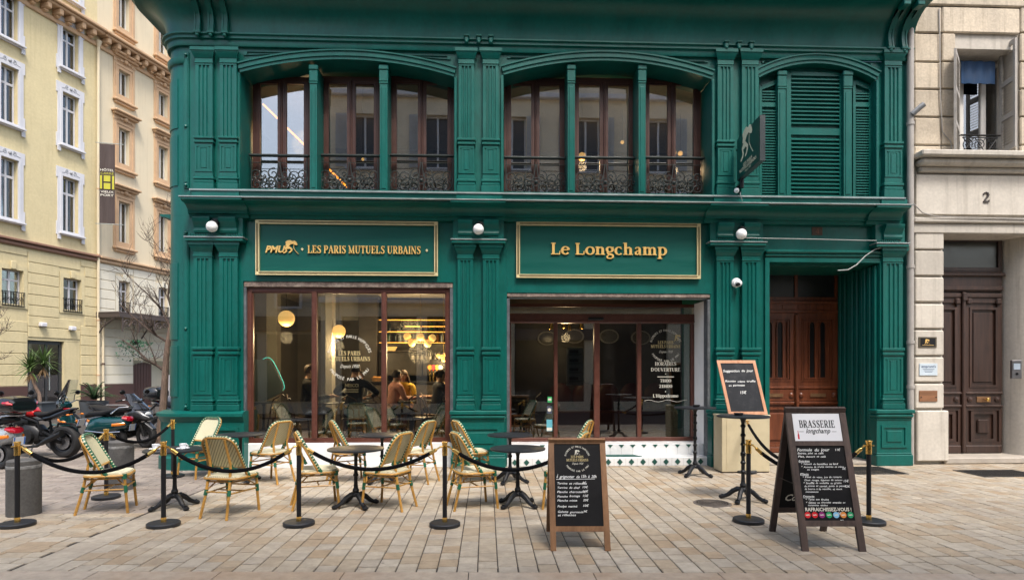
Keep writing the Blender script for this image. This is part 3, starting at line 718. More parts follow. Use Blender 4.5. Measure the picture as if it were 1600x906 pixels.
# ------------------------------------------------------------------ lettering
_T, _t = .20, .075
def _arc(cx, cy, rx, ry, a0, a1, T=_T, t=_t, n=14, hv=True):
    pts, ws = [], []
    for k in range(n+1):
        a = rad(a0 + (a1-a0)*k/n); pts.append((cx+rx*math.cos(a), cy+ry*math.sin(a))); ws.append(t + (T-t)*abs(math.cos(a))**1.6)
    return pts, ws
def _st(x, y0, y1, T=_T, b=True, tp=True, tl=True):
    s = [([(x, y0), (x, y1)], T)]; e = T/2 + .075
    if b: s.append(([(x-e, y0+_t/2), (x+e, y0+_t/2)], _t))
    if tp: s.append(([(x-e, y1-_t/2), (x+(e if tl else T/2), y1-_t/2)], _t))
    return s
def serif(ch):
    T, t, x = _T, _t, .70
    if ch == 'L': return _st(.22,0,1) + [([(.2,t/2),(.72,t/2)],t), ([(.70,0),(.73,.30)],.08)], .80
    if ch == 'E': return _st(.22,0,1) + [([(.2,t/2),(.70,t/2)],t), ([(.2,1-t/2),(.68,1-t/2)],t), ([(.25,.52),(.52,.52)],t), ([(.69,0),(.72,.28)],.08), ([(.66,1),(.68,.74)],.08), ([(.53,.40),(.53,.64)],.06)], .80
    if ch == 'F': return _st(.22,0,1) + [([(.2,1-t/2),(.68,1-t/2)],t), ([(.25,.52),(.52,.52)],t), ([(.66,1),(.68,.74)],.08), ([(.53,.40),(.53,.64)],.06)], .74
    if ch == 'P': return _st(.22,0,1,tl=False) + [([(.2,1-t/2),(.45,1-t/2)],t), ([(.2,.46),(.45,.46)],t), _arc(.44,.71,.24,.255,-90,90)], .80
    if ch == 'R': return _st(.22,0,1,tl=False) + [([(.2,1-t/2),(.45,1-t/2)],t), ([(.2,.48),(.45,.48)],t), _arc(.44,.72,.23,.245,-90,90), ([(.44,.48),(.72,.03)],.19), ([(.64,t/2),(.88,t/2)],t)], .90
    if ch == 'B': return _st(.22,0,1,tl=False,b=False) + [([(.08,t/2),(.48,t/2)],t), ([(.2,1-t/2),(.44,1-t/2)],t), ([(.2,.53),(.46,.53)],t), _arc(.43,.75,.21,.215,-90,90), _arc(.46,.28,.25,.25,-90,90)], .84
    if ch == 'D': return _st(.22,0,1,tl=False,b=False) + [([(.08,t/2),(.42,t/2)],t), ([(.2,1-t/2),(.42,1-t/2)],t), _arc(.40,.5,.42,.47,-90,90)], .95
    if ch == 'I': return _st(.22,0,1), .44
    if ch == 'H': return _st(.22,0,1) + _st(.74,0,1) + [([(.25,.51),(.7,.51)],t)], .97
    if ch == 'N': return [([(.18,0),(.18,1)],t), ([(.80,0),(.80,1)],t), ([(.16,.97),(.80,.03)],.19), ([(.05,t/2),(.31,t/2)],t), ([(.67,1-t/2),(.93,1-t/2)],t), ([(.02,1-t/2),(.28,1-t/2)],t)], .98
    if ch == 'M': return [([(.18,0),(.18,1)],t)] + _st(.92,0,1,tp=False) + [([(.16,.98),(.55,.06)],.19), ([(.55,.06),(.90,.98)],t), ([(.05,t/2),(.31,t/2)],t), ([(.02,1-t/2),(.24,1-t/2)],t), ([(.88,1-t/2),(1.08,1-t/2)],t)], 1.14
    if ch == 'U': return [([(.22,1),(.22,.3)],T), ([(.76,1),(.76,.3)],t), ([(.08,1-t/2),(.40,1-t/2)],t), ([(.63,1-t/2),(.89,1-t/2)],t), ([(.22,.3),(.26,.14),(.36,.05),(.50,.035),(.63,.07),(.72,.16),(.76,.3)],[T,.17,.12,.09,.08,t,t])], .97
    if ch == 'T': return _st(.42,0,1,tp=False) + [([(.04,1-t/2),(.80,1-t/2)],t), ([(.06,1),(.05,.72)],.08), ([(.78,1),(.79,.72)],.08)], .84
    if ch == 'A': return [([(.44,.98),(.14,.02)],t+.01), ([(.44,.98),(.76,.02)],.20), ([(.24,.33),(.64,.33)],t), ([(.02,t/2),(.28,t/2)],t), ([(.60,t/2),(.92,t/2)],t)], .92
    if ch == 'V': return [([(.16,.98),(.46,.02)],.20), ([(.46,.02),(.76,.98)],t), ([(.0,1-t/2),(.32,1-t/2)],t), ([(.62,1-t/2),(.90,1-t/2)],t)], .90
    if ch == 'S': return [([(.62,.80),(.55,.92),(.40,.965),(.26,.93),(.18,.82),(.20,.70),(.32,.59),(.48,.47),(.60,.36),(.62,.22),(.54,.09),(.38,.035),(.22,.07),(.12,.20)],[.07,.08,.08,.11,.16,.19,.21,.22,.21,.18,.13,.08,.07,.07]), ([(.64,1),(.63,.74)],.07), ([(.12,0),(.11,.27)],.07)], .76
    if ch == 'O': return [_arc(.46,.5,.36,.465,0,360,n=28)], .93
    if ch == '0': return [_arc(.36,.5,.26,.465,0,360,n=28)], .72
    if ch == '1': return _st(.26,0,1,tp=False) + [([(.26,.96),(.08,.84)],t)], .46
    if ch == '2': return [([(.10,.72),(.16,.90),(.32,.97),(.50,.90),(.56,.72),(.48,.52),(.28,.30),(.10,.06)],[.12,.08,.08,.14,.19,.16,.10,.08]), ([(.08,.07),(.62,.07)],.14), ([(.60,0),(.63,.24)],.07)], .70
    if ch == '7': return [([(.08,.94),(.62,.94)],.12), ([(.60,.92),(.40,.5),(.30,0)],[.09,.15,.2]), ([(.09,1),(.08,.74)],.07)], .66
    if ch == '4': return [([(.46,0),(.46,1)],.18), ([(.46,1),(.06,.30)],.08), ([(.04,.29),(.66,.29)],.09)], .70
    if ch == "'": return [([(.10,1.0),(.08,.72)],.10)], .22
    # lower case
    if ch == 'e': return [_arc(.33,x/2,.26,x/2-.03,10,325,n=22), ([(.12,.40),(.58,.40)],t)], .64
    if ch == 'o': return [_arc(.36,x/2,.28,x/2-.03,0,360,n=26)], .72
    if ch == 'c': return [_arc(.34,x/2,.26,x/2-.03,48,318,n=20), ([(.52,.55),(.50,.52)],.15)], .62
    if ch == 'n': return _st(.20,0,x,tl=False) + _st(.60,0,.48,tp=False) + [([(.22,.48),(.34,.62),(.48,.64),(.58,.56),(.60,.44)],[.07,.09,.13,.18,.19])], .80
    if ch == 'm': return _st(.20,0,x,tl=False) + _st(.58,0,.48,tp=False) + _st(.96,0,.48,tp=False) + [([(.22,.48),(.34,.62),(.47,.64),(.56,.56),(.58,.44)],[.07,.09,.13,.18,.19]), ([(.60,.48),(.72,.62),(.85,.64),(.94,.56),(.96,.44)],[.07,.09,.13,.18,.19])], 1.15
    if ch == 'h': return _st(.20,0,1.06,tl=False) + _st(.60,0,.48,tp=False) + [([(.22,.48),(.34,.62),(.48,.64),(.58,.56),(.60,.44)],[.07,.09,.13,.18,.19])], .80
    if ch == 'r': return _st(.20,0,x,tl=False) + [([(.22,.46),(.34,.62),(.46,.64)],[.07,.09,.12]), ([(.46,.60),(.46,.58)],.15)], .56
    if ch == 'd': return [_arc(.32,x/2,.25,x/2-.03,60,300,n=18), ([(.44,.62),(.54,.5)],t), ([(.44,.07),(.54,.2)],t)] + _st(.56,0,1.06,tl=False), .78
    if ch == 'i': return _st(.20,0,x,tl=False) + [([(.20,.84),(.20,1.0)],.17)], .40
    if ch == 'p': return _st(.20,-.32,x,tl=False) + [_arc(.42,x/2,.25,x/2-.03,-120,120,n=18), ([(.22,.5),(.32,.62)],t), ([(.22,.2),(.32,.06)],t)], .76
    if ch == 'a': return [([(.14,.54),(.22,.65),(.36,.66),(.46,.58),(.48,.45),(.48,.12)],[.12,.08,.10,.17,.19,.19]), ([(.48,.40),(.28,.34),(.16,.22),(.18,.09),(.30,.04),(.46,.14)],[.07,.09,.16,.17,.10,.07]), ([(.48,.10),(.54,.03),(.62,.05)],[.18,.09,.06])], .66
    if ch == 'g': return [_arc(.32,.46,.22,.21,0,360,n=20), ([(.48,.60),(.62,.66)],.09), ([(.20,.28),(.13,.18),(.22,.08),(.44,.04),(.58,-.06),(.58,-.20),(.44,-.30),(.26,-.31),(.12,-.24),(.12,-.13),(.24,-.03)],[.07,.10,.13,.16,.15,.12,.08,.08,.11,.12,.08])], .68
    return [], .36
def ribbon(m, pts, w, d, y, M):
    """a flat stroke of given widths as a thin plate; M maps (x, z, out) to space"""
    n = len(pts); ws = w if isinstance(w, list) else [w]*n; L_, R_ = [], []
    for i in range(n):
        a, b = pts[max(i-1, 0)], pts[min(i+1, n-1)]; dx, dz = b[0]-a[0], b[1]-a[1]; q = math.hypot(dx, dz) or 1
        px, pz = -dz/q*ws[i]/2, dx/q*ws[i]/2
        L_.append((pts[i][0]+px, pts[i][1]+pz)); R_.append((pts[i][0]-px, pts[i][1]-pz))
    vs = [M(p, y) for p in L_] + [M(p, y) for p in R_] + [M(p, y+d) for p in L_] + [M(p, y+d) for p in R_]
    fs = []
    for i in range(n-1):
        fs += [(i, i+1, n+i+1, n+i), (2*n+i, 3*n+i, 3*n+i+1, 2*n+i+1), (i, 2*n+i, 2*n+i+1, i+1), (n+i, n+i+1, 3*n+i+1, 3*n+i)]
    fs += [(0, n, 3*n, 2*n), (n-1, 3*n-1, 4*n-1, 2*n-1)]
    m.add(vs, fs)
def serif_text(m, txt, h, org, ux, uz, un, d=.002, align='C', track=0.02, width=None):
    """serif lettering of cap height h at org, along ux, up uz, facing un"""
    org, ux, uz, un = Vector(org), Vector(ux), Vector(uz), Vector(un)
    adv = [serif(c)[1] + track for c in txt]; tot = sum(adv)*h; sx = 1.0
    if width: sx = width/tot; tot = width
    x = -tot/2 if align == 'C' else 0
    k = 0
    for c, a in zip(txt, adv):
        st, _ = serif(c)
        for pts, ws in st:
            k += 1
            ribbon(m, pts, ws, d, (k % 9)*.00025, lambda p, y, x=x: org + ux*(x + p[0]*h*sx) + uz*(p[1]*h) + un*y)
        x += a*h*sx
    return m
_fc = bpy.data.curves.new('lettering', 'FONT'); _fo = bpy.data.objects.new('lettering', _fc)
_cache = {}
def glyph(body, bold=0.0):
    key = (body, bold)
    if key not in _cache:
        _fc.body = body; _fc.size = 1; _fc.extrude = 0; _fc.offset = bold; _fc.resolution_u = 2; _fc.align_x = 'LEFT'
        me = bpy.data.meshes.new_from_object(_fo)
        vs = [(v.co.x, v.co.y) for v in me.vertices]; fs = [tuple(p.vertices) for p in me.polygons]; bpy.data.meshes.remove(me)
        _cache[key] = (vs, fs, (max([v[0] for v in vs], default=0), min([v[0] for v in vs], default=0)))
    return _cache[key]
def sans_text(m, body, h, org, ux, uz, un, align='C', shear=0.0, bold=0.0, width=None, lift=.0006):
    """flat sans lettering; h is the cap height"""
    vs, fs, (x1, x0) = glyph(body, bold); sc = h/.73
    sx = (width/(x1-x0)) if width and x1 > x0 else sc
    off = {'C': -(x0+x1)/2, 'L': -x0, 'R': -x1}[align]
    org, ux, uz, un = Vector(org), Vector(ux), Vector(uz), Vector(un)
    m.add([org + ux*((v[0]+off)*sx + shear*v[1]*sc) + uz*(v[1]*sc) + un*lift for v in vs], fs); return m
def ring_text(m, body, h, org, r, amid, ux, uz, un, span, inside=False, bold=.01):
    """letters set round a circle, centred on angle amid (degrees, 0 = up), over span degrees"""
    n = len(body); ux, uz = Vector(ux), Vector(uz)
    for i, c in enumerate(body):
        if c == ' ': continue
        a = rad(amid + (span*(i/(n-1)-.5))*(1 if not inside else -1)); s, q = math.sin(a), math.cos(a)
        rr = r if not inside else r + h
        p = Vector(org) + ux*(rr*s) + uz*(rr*q)
        tx, tz = (ux*q - uz*s, ux*s + uz*q) if not inside else (-(ux*q - uz*s), -(ux*s + uz*q))
        sans_text(m, c, h, p, tx, tz, un, bold=bold)
def jockey(m, s, org, ux, uz, un, d=.002):
    """racing rider: bent back, head, folded legs, whip line; s = height"""
    org, ux, uz, un = Vector(org), Vector(ux), Vector(uz), Vector(un)
    M = lambda p, y: org + ux*(p[0]*s) + uz*(p[1]*s) + un*y
    sh = [[(.10,.86,),(.22,.97),(.45,1.0),(.62,.92),(.76,.96),(.86,.90),(.98,.70),(.93,.62),(.78,.66),(.66,.74),(.50,.70),(.36,.58),(.22,.52),(.10,.60),(.14,.74)],
          [(.22,.56),(.34,.58),(.52,.44),(.62,.36),(.60,.22),(.48,.10),(.34,.04),(.34,.10),(.46,.20),(.50,.30),(.38,.38),(.24,.34),(.10,.36),(.04,.44)],
          [(.04,.42),(.14,.38),(.24,.22),(.16,.10),(.02,.02),(-.06,.02),(-.06,.08),(.06,.14),(.12,.22)]]
    for i, q in enumerate(sh):
        n = len(q); y = .0003*i
        m.add([M(p, y) for p in q] + [M(p, y+d) for p in q], [tuple(range(n)), tuple(range(n, 2*n))[::-1]] + [(k, k+n, (k+1) % n + n, (k+1) % n) for k in range(n)])
    ribbon(m, [(.72,.66),(.70,.40),(.86,.18),(1.05,-.02)], [.04,.035,.03,.03], d, .001, M)
def emblem(m, c, s, ux, uz, un, rider=False):
    """round shop emblem: ring words, two serif lines and a script line; s = ring radius"""
    c, ux, uz, un = Vector(c), Vector(ux), Vector(uz), Vector(un)
    ring_text(m, 'BISTROTS ET PARIS HIPPIQUES', s*.14, c, s*.92, 0, ux, uz, un, 146)
    ring_text(m, 'PROPOSÉ PAR LE PMU', s*.14, c, s*.92, 180, ux, uz, un, 112, inside=True)
    if rider: jockey(m, s*.42, c + uz*s*.30 - ux*s*.2, ux, uz, un, .0006)
    sans_text(m, 'Depuis 1930', s*.17, c - uz*s*.46, ux, uz, un, shear=.35, width=s*.85)
def emblem_gold(m, c, s, ux, uz, un):
    c, ux, uz = Vector(c), Vector(ux), Vector(uz)
    serif_text(m, 'LES PARIS', s*.20, c + uz*s*.12, ux, uz, un, .0006, width=s*1.02)
    serif_text(m, 'MUTUELS URBAINS', s*.20, c - uz*s*.14, ux, uz, un, .0006, width=s*1.92)
EX, EZ, EN = (1,0,0), (0,0,1), (0,-1,0)
DECAL = mat('cream_decal', (.60,.58,.50), rough=.6, var=.05)
GDECAL = mat('gold_decal', (.52,.42,.20), rough=.5, var=.05)
# ------------------------------------------------------------------ shopfront: windows, entrance, house door
STAIN = mat('stained_lintel', (.16,.12,.10), rough=.85, var=.5, vs=9, fine=.4, fs=40, dirt=((.42,.36,.30), .8, 7), bump=.5)
STEEL = mat('weathered_steel', (.09,.10,.11), rough=.55, metal=.3, var=.4, vs=7, dirt=((.30,.33,.34), .5, 10))
yg = YW+.12
wx0, wx1 = x1a, x1b
zb1 = Z_(545, 692, YW)
m = MB(); m.box(wx0+.002, wx1-.002, YW+.03, YW+.25, 0, zb1, .01); m.box(wx0+.002, wx1-.002, YW+.022, YW+.03, 0, .07); m.build('white_plinth', WHITE, bl)
m = MB(); m.box(wx0+.001, wx1-.001, YW+.015, YW+.35, zt1-.10, zt1-.001, .01); m.build('stone_lintel', STAIN, bl)
m = MB(); m.box(wx0+.001, wx0+.045, YW+.02, YW+.16, zb1+.001, zt1-.101); m.build('steel_jamb', STEEL, bl)
m = MB(); m.box(wx1-.055, wx1-.001, YW+.01, YW+.16, zb1+.001, zt1-.101); m.build('steel_jamb', STEEL, bl)
fx0, fx1 = wx0+.046, wx1-.056; fz0, fz1 = zb1+.001, zt1-.101
m = MB(); m.frame(fx0, fx1, fz0, fz1, .07, yg-.05, yg+.06, tb=.06, tt=.075); m.frame(fx0+.07, fx1-.07, fz0+.06, fz1-.075, .022, yg-.03, yg+.02)
m.build('shop_window_frame', BROWN, bl)
mu = [X_(492, yg), X_(600.5, yg)]
for xm in mu:
    m = MB(); m.box(xm-.045, xm+.045, yg-.06, yg+.05, fz0+.061, fz1-.076, .012); m.box(xm-.02, xm+.02, yg-.07, yg-.0601, fz0+.07, fz1-.085, .006); m.build('window_mullion', BROWN, bl)
panes = []
for a, b_ in ((fx0+.09, mu[0]-.044), (mu[0]+.044, mu[1]-.044), (mu[1]+.044, fx1-.09)):
    m = MB(); m.box(a, b_, yg, yg+.008, fz0+.08, fz1-.095); panes.append(m.build('shop_pane', DKGLASS, bl, smooth=0))
c = (X_(546, yg), yg-.001, Z_(546, 559, yg)); s = .385
m = MB(); emblem(m, c, s, EX, EZ, EN); m.build('window_lettering', DECAL, panes[1], smooth=0)
m = MB(); emblem_gold(m, c, s, EX, EZ, EN); m.build('gilt_lettering', GDECAL, panes[1], smooth=0)
# entrance recess
ye = 11.62
zf = .36
TILE = mat('white_glazed_tile', (.70,.71,.71), rough=.22, var=.05, vs=3, dirt=((.45,.44,.42), .3, 5))
TILEG = mat('green_tile', (.015,.075,.06), rough=.3, var=.15)
m = MB(); m.box(x2a+.001, x2b-.001, YW-.02, YW+.32, 0, .155, .008); st = m.build('entrance_step', TILE, bl)
m = MB(); m.box(x2a+.001, x2b-.001, YW+.3205, YW+.85, 0, zf, .006); st2 = m.build('entrance_threshold', TILE, bl)
dm = MB(); q = .052; dm.prism([(-q,0),(0,-q*1.1),(q,0),(0,q*1.1)], -.0045, .002); dme = dm.mesh('diamond_tile', TILEG, 0)
k = 0; xx = x2a+.14
while xx < x2b-.1:
    link('diamond_tile', dme, st, (xx, YW-.021, .075)); xx += .21
dm = MB(); dm.prism([(-.05,.035),(.05,.035),(0,-.025)], -.0045, .002); dme = dm.mesh('half_diamond_tile', TILEG, 0)
xx = x2a+.245
while xx < x2b-.1:
    link('half_diamond_tile', dme, st2, (xx, YW+.319, zf-.05)); xx += .21
m = MB()
xx = x2a+.035
while xx < x2b: m.box(xx-.0015, xx+.0015, YW-.0212, YW-.0185, .008, .147); m.box(xx-.0015, xx+.0015, YW+.3192, YW+.322, .165, zf-.008); xx += .21
m.build('tile_joint', mat('tile_grout', (.32,.32,.31), rough=.9), st)
x0, y0 = X_(946, YW+.2), YW+.06
m = MB(); m.prism([(x0, y0), (X_(1003, YW+.1), y0), (X_(990, YW+.25), YW+.30), (x0, YW+.30)], .1555, .166, 'XY'); dm = m.build('doormat', mat('green_mat', (.02,.075,.062), rough=.95, var=.3, vs=40))
tag(dm, 'dark green doormat lying on the white tiled entrance step', 'doormat')
m = MB(); m.box(x2a+.001, x2b-.001, YW+.012, YW+.35, zt2-.075, zt2-.001, .01); m.build('stone_lintel', STAIN, bl)
m = MB(); m.box(x2a+.05, x2b-.05, YW+.05, YW+.10, zt2-.10, zt2-.0755); m.build('awning_rail', ZINC, bl)
m = MB(); m.box(x2a+.001, x2a+.05, YW+.005, YW+.20, .157, zt2-.101); m.build('steel_jamb', STEEL, bl)
m = MB(); m.box(x2b-.05, x2b-.001, YW+.005, YW+.20, .157, zt2-.101); m.build('steel_jamb', STEEL, bl)
m = MB(); m.box(x2b-.045, x2b-.002, YW+.201, ye+.1, zf+.001, zt2-.11); m.build('white_reveal', WHITE, bl)
m = MB(); m.box(x2a+.002, x2a+.045, YW+.201, ye+.1, zf+.001, zt2-.11); m.build('dark_reveal', BROWN, bl)
ex0, ex1 = x2a+.046, x2b-.046
zh0, zh1 = Z_(930, 505, ye), Z_(930, 490.5, ye)
m = MB(); m.box(ex0, ex1, ye-.06, ye+.08, zh0, zh1, .01); m.box(ex0, ex1, ye-.075, ye-.0601, zh0+.01, zh0+.05, .006)
m.build('entrance_header', BROWN, bl)
m = MB(); m.box(ex0, ex1, ye-.05, ye+.06, zf+.001, zf+.075, .006); m.build('entrance_sill', BROWN, bl)
m = MB(); m.box(ex0, ex1, ye-.04, ye+.05, zt2-.17, zt2-.112); m.build('transom_rail', BROWN, bl)
dv = [X_(u, ye) for u in (868, 931.5, 936, 998)]
for xm, hw in ((ex0+.03, .03), (dv[0], .035), (X_(932, ye), .055), (dv[3], .04), (ex1-.03, .03)):
    m = MB(); m.box(xm-hw, xm+hw, ye-.055, ye+.05, zf+.0755, zh0-.001, .01); m.build('door_stile', BROWN, bl)
for a, b_ in ((ex0+.06, dv[0]-.034), (dv[0]+.034, X_(932, ye)-.054), (X_(932, ye)+.054, dv[3]-.039), (dv[3]+.039, ex1-.06)):
    m = MB(); m.box(a, b_, ye, ye+.008, zf+.08, zh0-.01); panes.append(m.build('door_pane', DKGLASS, bl, smooth=0))
m = MB(); m.box(ex0, ex1, ye, ye+.008, zh1+.002, zt2-.171); m.build('transom_pane', DKGLASS, bl, smooth=0)
m = MB(); xc = X_(931, ye-.09); m.box(xc-.15, xc+.15, ye-.115, ye-.061, Z_(931, 500, ye-.09), Z_(931, 495.5, ye-.09), .015); m.build('door_sensor', BLACK, bl)
rp_ = panes[-1]; cx = X_(1040, ye); yy = ye-.001
c = (cx, yy, Z_(1041, 540, ye)); s = .30
m = MB(); emblem(m, c, s, EX, EZ, EN); m.build('window_lettering', DECAL, rp_, smooth=0)
for txt, v, h, wd in (('HORAIRES', 571, .07, .42), ("D'OUVERTURE", 580, .07, .58)): m = MB(); serif_text(m, txt, h, (cx, yy, Z_(1040, v+ (0 if v < 575 else 0), ye)), EX, EZ, EN, .0006, width=wd); m.build('window_lettering', DECAL, rp_, smooth=0)
m = MB(); serif_text(m, '7H00', .06, (cx, yy, Z_(1040, 597, ye)), EX, EZ, EN, .0006, width=.22); m.build('window_lettering', DECAL, rp_, smooth=0); m = MB(); serif_text(m, '21H00', .06, (cx, yy, Z_(1040, 605.5, ye)), EX, EZ, EN, .0006, width=.26); m.build('window_lettering', DECAL, rp_, smooth=0)
m = MB(); m.box(cx-.16, cx+.16, yy-.0006, yy, Z_(1040, 589, ye), Z_(1040, 589, ye)+.014); m.build('window_lettering', DECAL, rp_, smooth=0)
m = MB(); serif_text(m, "L'Hippodrome", .062, (cx, yy, Z_(1040, 620.5, ye)), EX, EZ, EN, .0006, width=.50); m.build('window_lettering', DECAL, rp_, smooth=0)
for v in (584, 611.5): m = MB(); m.lathe([(0, 0), (.011, 0), (.011, .0006), (0, .0006)], (cx, yy-.0006, Z_(1040, v, ye)), 10, 'Y'); m.build('lettering_dot', DECAL, rp_, smooth=0)
m = MB(); ribbon(m, [(cx-.42+.07*k, Z_(1040, 625, ye)-.012+.02*math.sin(k*1.2)) for k in range(13)], .006, .0006, 0, lambda p, y: Vector((p[0], yy-y, p[1])))
m.build('flourish', DECAL, rp_, smooth=0)
m = MB(); emblem_gold(m, c, s, EX, EZ, EN); m.build('gilt_lettering', GDECAL, rp_, smooth=0)
m = MB(); jockey(m, .13, (cx+.17, yy, Z_(1040, 533, ye)), EX, EZ, EN, .0006); m.build('rider_emblem', GDECAL, rp_, smooth=0)
# notices stuck on the glass
PAPER = mat('pale_paper', (.42,.42,.40), rough=.8, var=.1, vs=9); INK = mat('menu_ink', (.06,.05,.05), rough=.8)
m = MB(); a, b_ = X_(885, ye), X_(912, ye); m.box(a, b_, ye+.02, ye+.024, Z_(898, 602, ye), Z_(898, 542, ye)); po = m.build('menu_poster', mat('poster_paper', (.20,.20,.195), rough=.8, var=.1), bl)
m = MB()
for k in range(4):
    zq = Z_(898, 545+14*k, ye); m.box(a+.06, b_-.10, ye+.0185, ye+.0195, zq-.08, zq-.02); m.box(a+.05, b_-.04, ye+.0185, ye+.0195, zq-.105, zq-.095); m.box(a+.05, b_-.08, ye+.0185, ye+.0195, zq-.125, zq-.117)
m.build('menu_print', INK, po)
def sticker(u, v, wd, hh, color, name, extra):
    x, z = W(u, v, ye); m = MB(); m.box(x-wd/2, x+wd/2, ye-.003, ye-.0005, z-hh/2, z+hh/2); o = m.build('sticker', mat(name, color, rough=.5, var=.04), panes[4-1])
    m = MB(); extra(m, x, z); m.build('sticker_print', DECAL, o, smooth=0)
sticker(859, 624, .085, .11, (.03,.33,.10), 'sticker_green', lambda m, x, z: [m.box(x-.03, x+.03, ye-.0036, ye-.003, z-.02, z+.025)])
sticker(858.5, 640, .10, .15, (.05,.06,.09), 'sticker_shield', lambda m, x, z: [m.lathe([(0,0),(.035,0),(.035,.0006),(0,.0006)], (x, ye-.0037, z), 12, 'Y')])
sticker(858.5, 664, .11, .22, (.10,.36,.44), 'sticker_blue', lambda m, x, z: [m.box(x-.05, x+.05, ye-.0036, ye-.003, z-.105, z-.045)])
# carved double house door in its deep recess
yd = 12.08
OAK = wood('oak_door', (.095,.026,.011), (.205,.060,.025), rough=.36)
dx0, dx1 = X_(1201, YW)-.02, X_(1308.5, yd)
m = MB()
rx = x3b; n = 9
for k in range(n):                                       # moulded side wall of the recess
    y0 = YW+.02+k*(yd-YW-.05)/n; y1 = YW+.02+(k+.72)*(yd-YW-.05)/n
    m.box(rx-.055*(.5+.5*((k*7) % 3)/2)-.02, rx-.0008, y0, y1, .02, zt3-.03, .012)
m.build('recess_moulding', GREEN, bl)
m = MB(); m.frame(x3a-.085, x3b+.085, -.3, zt3+.085, .08, YW-.045, YW+.003); m.v = [(v[0], v[1], max(v[2], .0)) for v in m.v]; m.build('door_surround', GREEN, bl)
m = MB(); m.box(x3a-.09, x3b+.09, YW-.10, YW+.002, zt3+.16, zt3+.22, .02); m.box(x3a-.09, x3b+.09, YW-.07, YW+.002, zt3+.1, zt3+.159, .02); m.build('door_head_moulding', GREEN, bl)
zd0 = .06; z1d = Z_(1260, 489, yd); z2d = Z_(1260, 470, yd); z3d = Z_(1260, 421.5, yd)
dcx = X_(1243, yd)
dxl = dcx - (dx1 - dcx) + .0
m = MB(); m.box(dxl-.3, dx1+.02, yd+.04, yd+.20, 0, z3d+.3); m.build('door_backing', DKBROWN, bl)
m = MB(); m.box(dxl, dx1, yd-.05, yd+.03, z1d, z2d, .015); m.box(dxl, dx1, yd-.075, yd-.0501, z2d-.06, z2d-.005, .02); m.box(dxl, dx1, yd-.065, yd-.0501, z1d+.005, z1d+.05, .015)
for a in (-.62, -.30, .02, .40): m.box(dcx+a, dcx+a+.26, yd-.062, yd-.0501, z1d+.075, z2d-.085, .012)
hd = m.build('door_transom_beam', OAK, bl)
m = MB(); m.frame(dxl, dx1, z2d+.001, z3d, .07, yd-.03, yd+.03); m.box(dcx-.03, dcx+.03, yd-.03, yd+.03, z2d+.06, z3d-.06)
tl = m.build('fanlight_frame', OAK, bl)
for a, b_ in ((dxl+.07, dcx-.03), (dcx+.03, dx1-.07)):
    m = MB(); m.box(a, b_, yd, yd+.006, z2d+.07, z3d-.07); m.build('fanlight_pane', mat('dusty_glass', (.02,.022,.022), rough=.18, var=.3), tl)
for s in (-1, 1):
    a, b_ = (dxl, dcx-.012) if s < 0 else (dcx+.012, dx1)
    m = MB(); zt_, zl = z1d-.005, Z_(1260, 603, yd); zk = Z_(1260, 628, yd)
    m.box(a, b_, yd, yd+.035, zd0, zt_); m.frame(a, b_, zl, zt_, .10, yd-.03, yd-.0002); m.frame(a+.10, b_-.10, zl+.10, zt_-.10, .03, yd-.045, yd-.0003); m.frame(a+.145, b_-.145, zl+.145, zt_-.145, .025, yd-.035, yd-.0004)
    m.box(a, b_, yd-.045, yd-.0005, zl-.06, zl-.002, .015); m.box(a+.03, b_-.03, yd-.03, yd-.0006, zk+.02, zl-.065, .01); m.box(a, b_, yd-.05, yd-.0007, zk-.05, zk+.015, .015)
    m.frame(a+.06, b_-.06, zd0+.12, zk-.10, .05, yd-.035, yd-.0008); m.box(a+.16, b_-.16, yd-.03, yd-.0009, zd0+.25, zk-.22, .025); m.box(a, b_, yd-.045, yd-.001, zd0, zd0+.11, .015)
    for e in (a+.09, b_-.09): m.lathe([(.05, 0), (.05, -.02), (.03, -.035), (0, -.04)], (e, yd-.03, (zl+zk)/2-.02), 14, 'Y')
    lf = m.build('door_leaf', OAK, bl)
    iw = .105; gap = .115; sx_ = (a+b_)/2 - gap/2 - iw
    for j in (0, 1):                                     # tall round-headed lights, dark behind an iron grille
        q0 = sx_+j*(iw+gap); q1 = q0+iw; zz0, zz1 = zl+.175, zt_-.26
        arcp = [((q0+q1)/2 + iw/2*math.cos(t), zz1 + iw*.8*math.sin(t)) for t in [math.pi*k/10 for k in range(11)]]
        g = MB(); g.prism([(q0, zz0), (q1, zz0)] + arcp, yd-.006, yd-.0015); g.build('door_light', BLACK, lf)
        g = MB(); o_ = [((q0+q1)/2 + (iw/2+.022)*math.cos(t), zz1 + (iw*.8+.022)*math.sin(t)) for t in [math.pi*k/10 for k in range(11)]]
        g.ring([(q0-.022, zz0-.02), (q1+.022, zz0-.02)] + o_, [(q0, zz0), (q1, zz0)] + arcp, yd-.028, yd-.001); g.build('light_moulding', OAK, lf)
    g = MB(); cc = (a+b_)/2
    g.box(cc-.16, cc+.16, yd-.055, yd-.0505, (zl+zk)/2-.055, (zl+zk)/2+.015, .004); g.build('letter_plate', mat('old_brass', (.22,.12,.06), rough=.5, metal=.6, var=.3, vs=20), lf)
m = MB(); m.box(dcx-.045, dcx+.045, yd-.07, yd-.001, zd0+.1, z1d-.03, .02); m.box(dcx-.03, dcx+.03, yd-.085, yd-.0701, zd0+.4, z1d-.2, .012); m.lathe([(.04,0),(.05,.08),(.03,.14),(.045,.2),(.03,.26)], (dcx, yd-.075, Z_(1243, 640, yd)-.05), 12); m.build('door_cover_strip', OAK, bl)
m = MB(); m.box(x3a+.002, x3b-.002, YW-.04, yd+.1, 0, .055, .008); m.build('door_step', mat('worn_step_stone', (.36,.32,.27), rough=.75, var=.2, vs=4, bump=.3), bl)
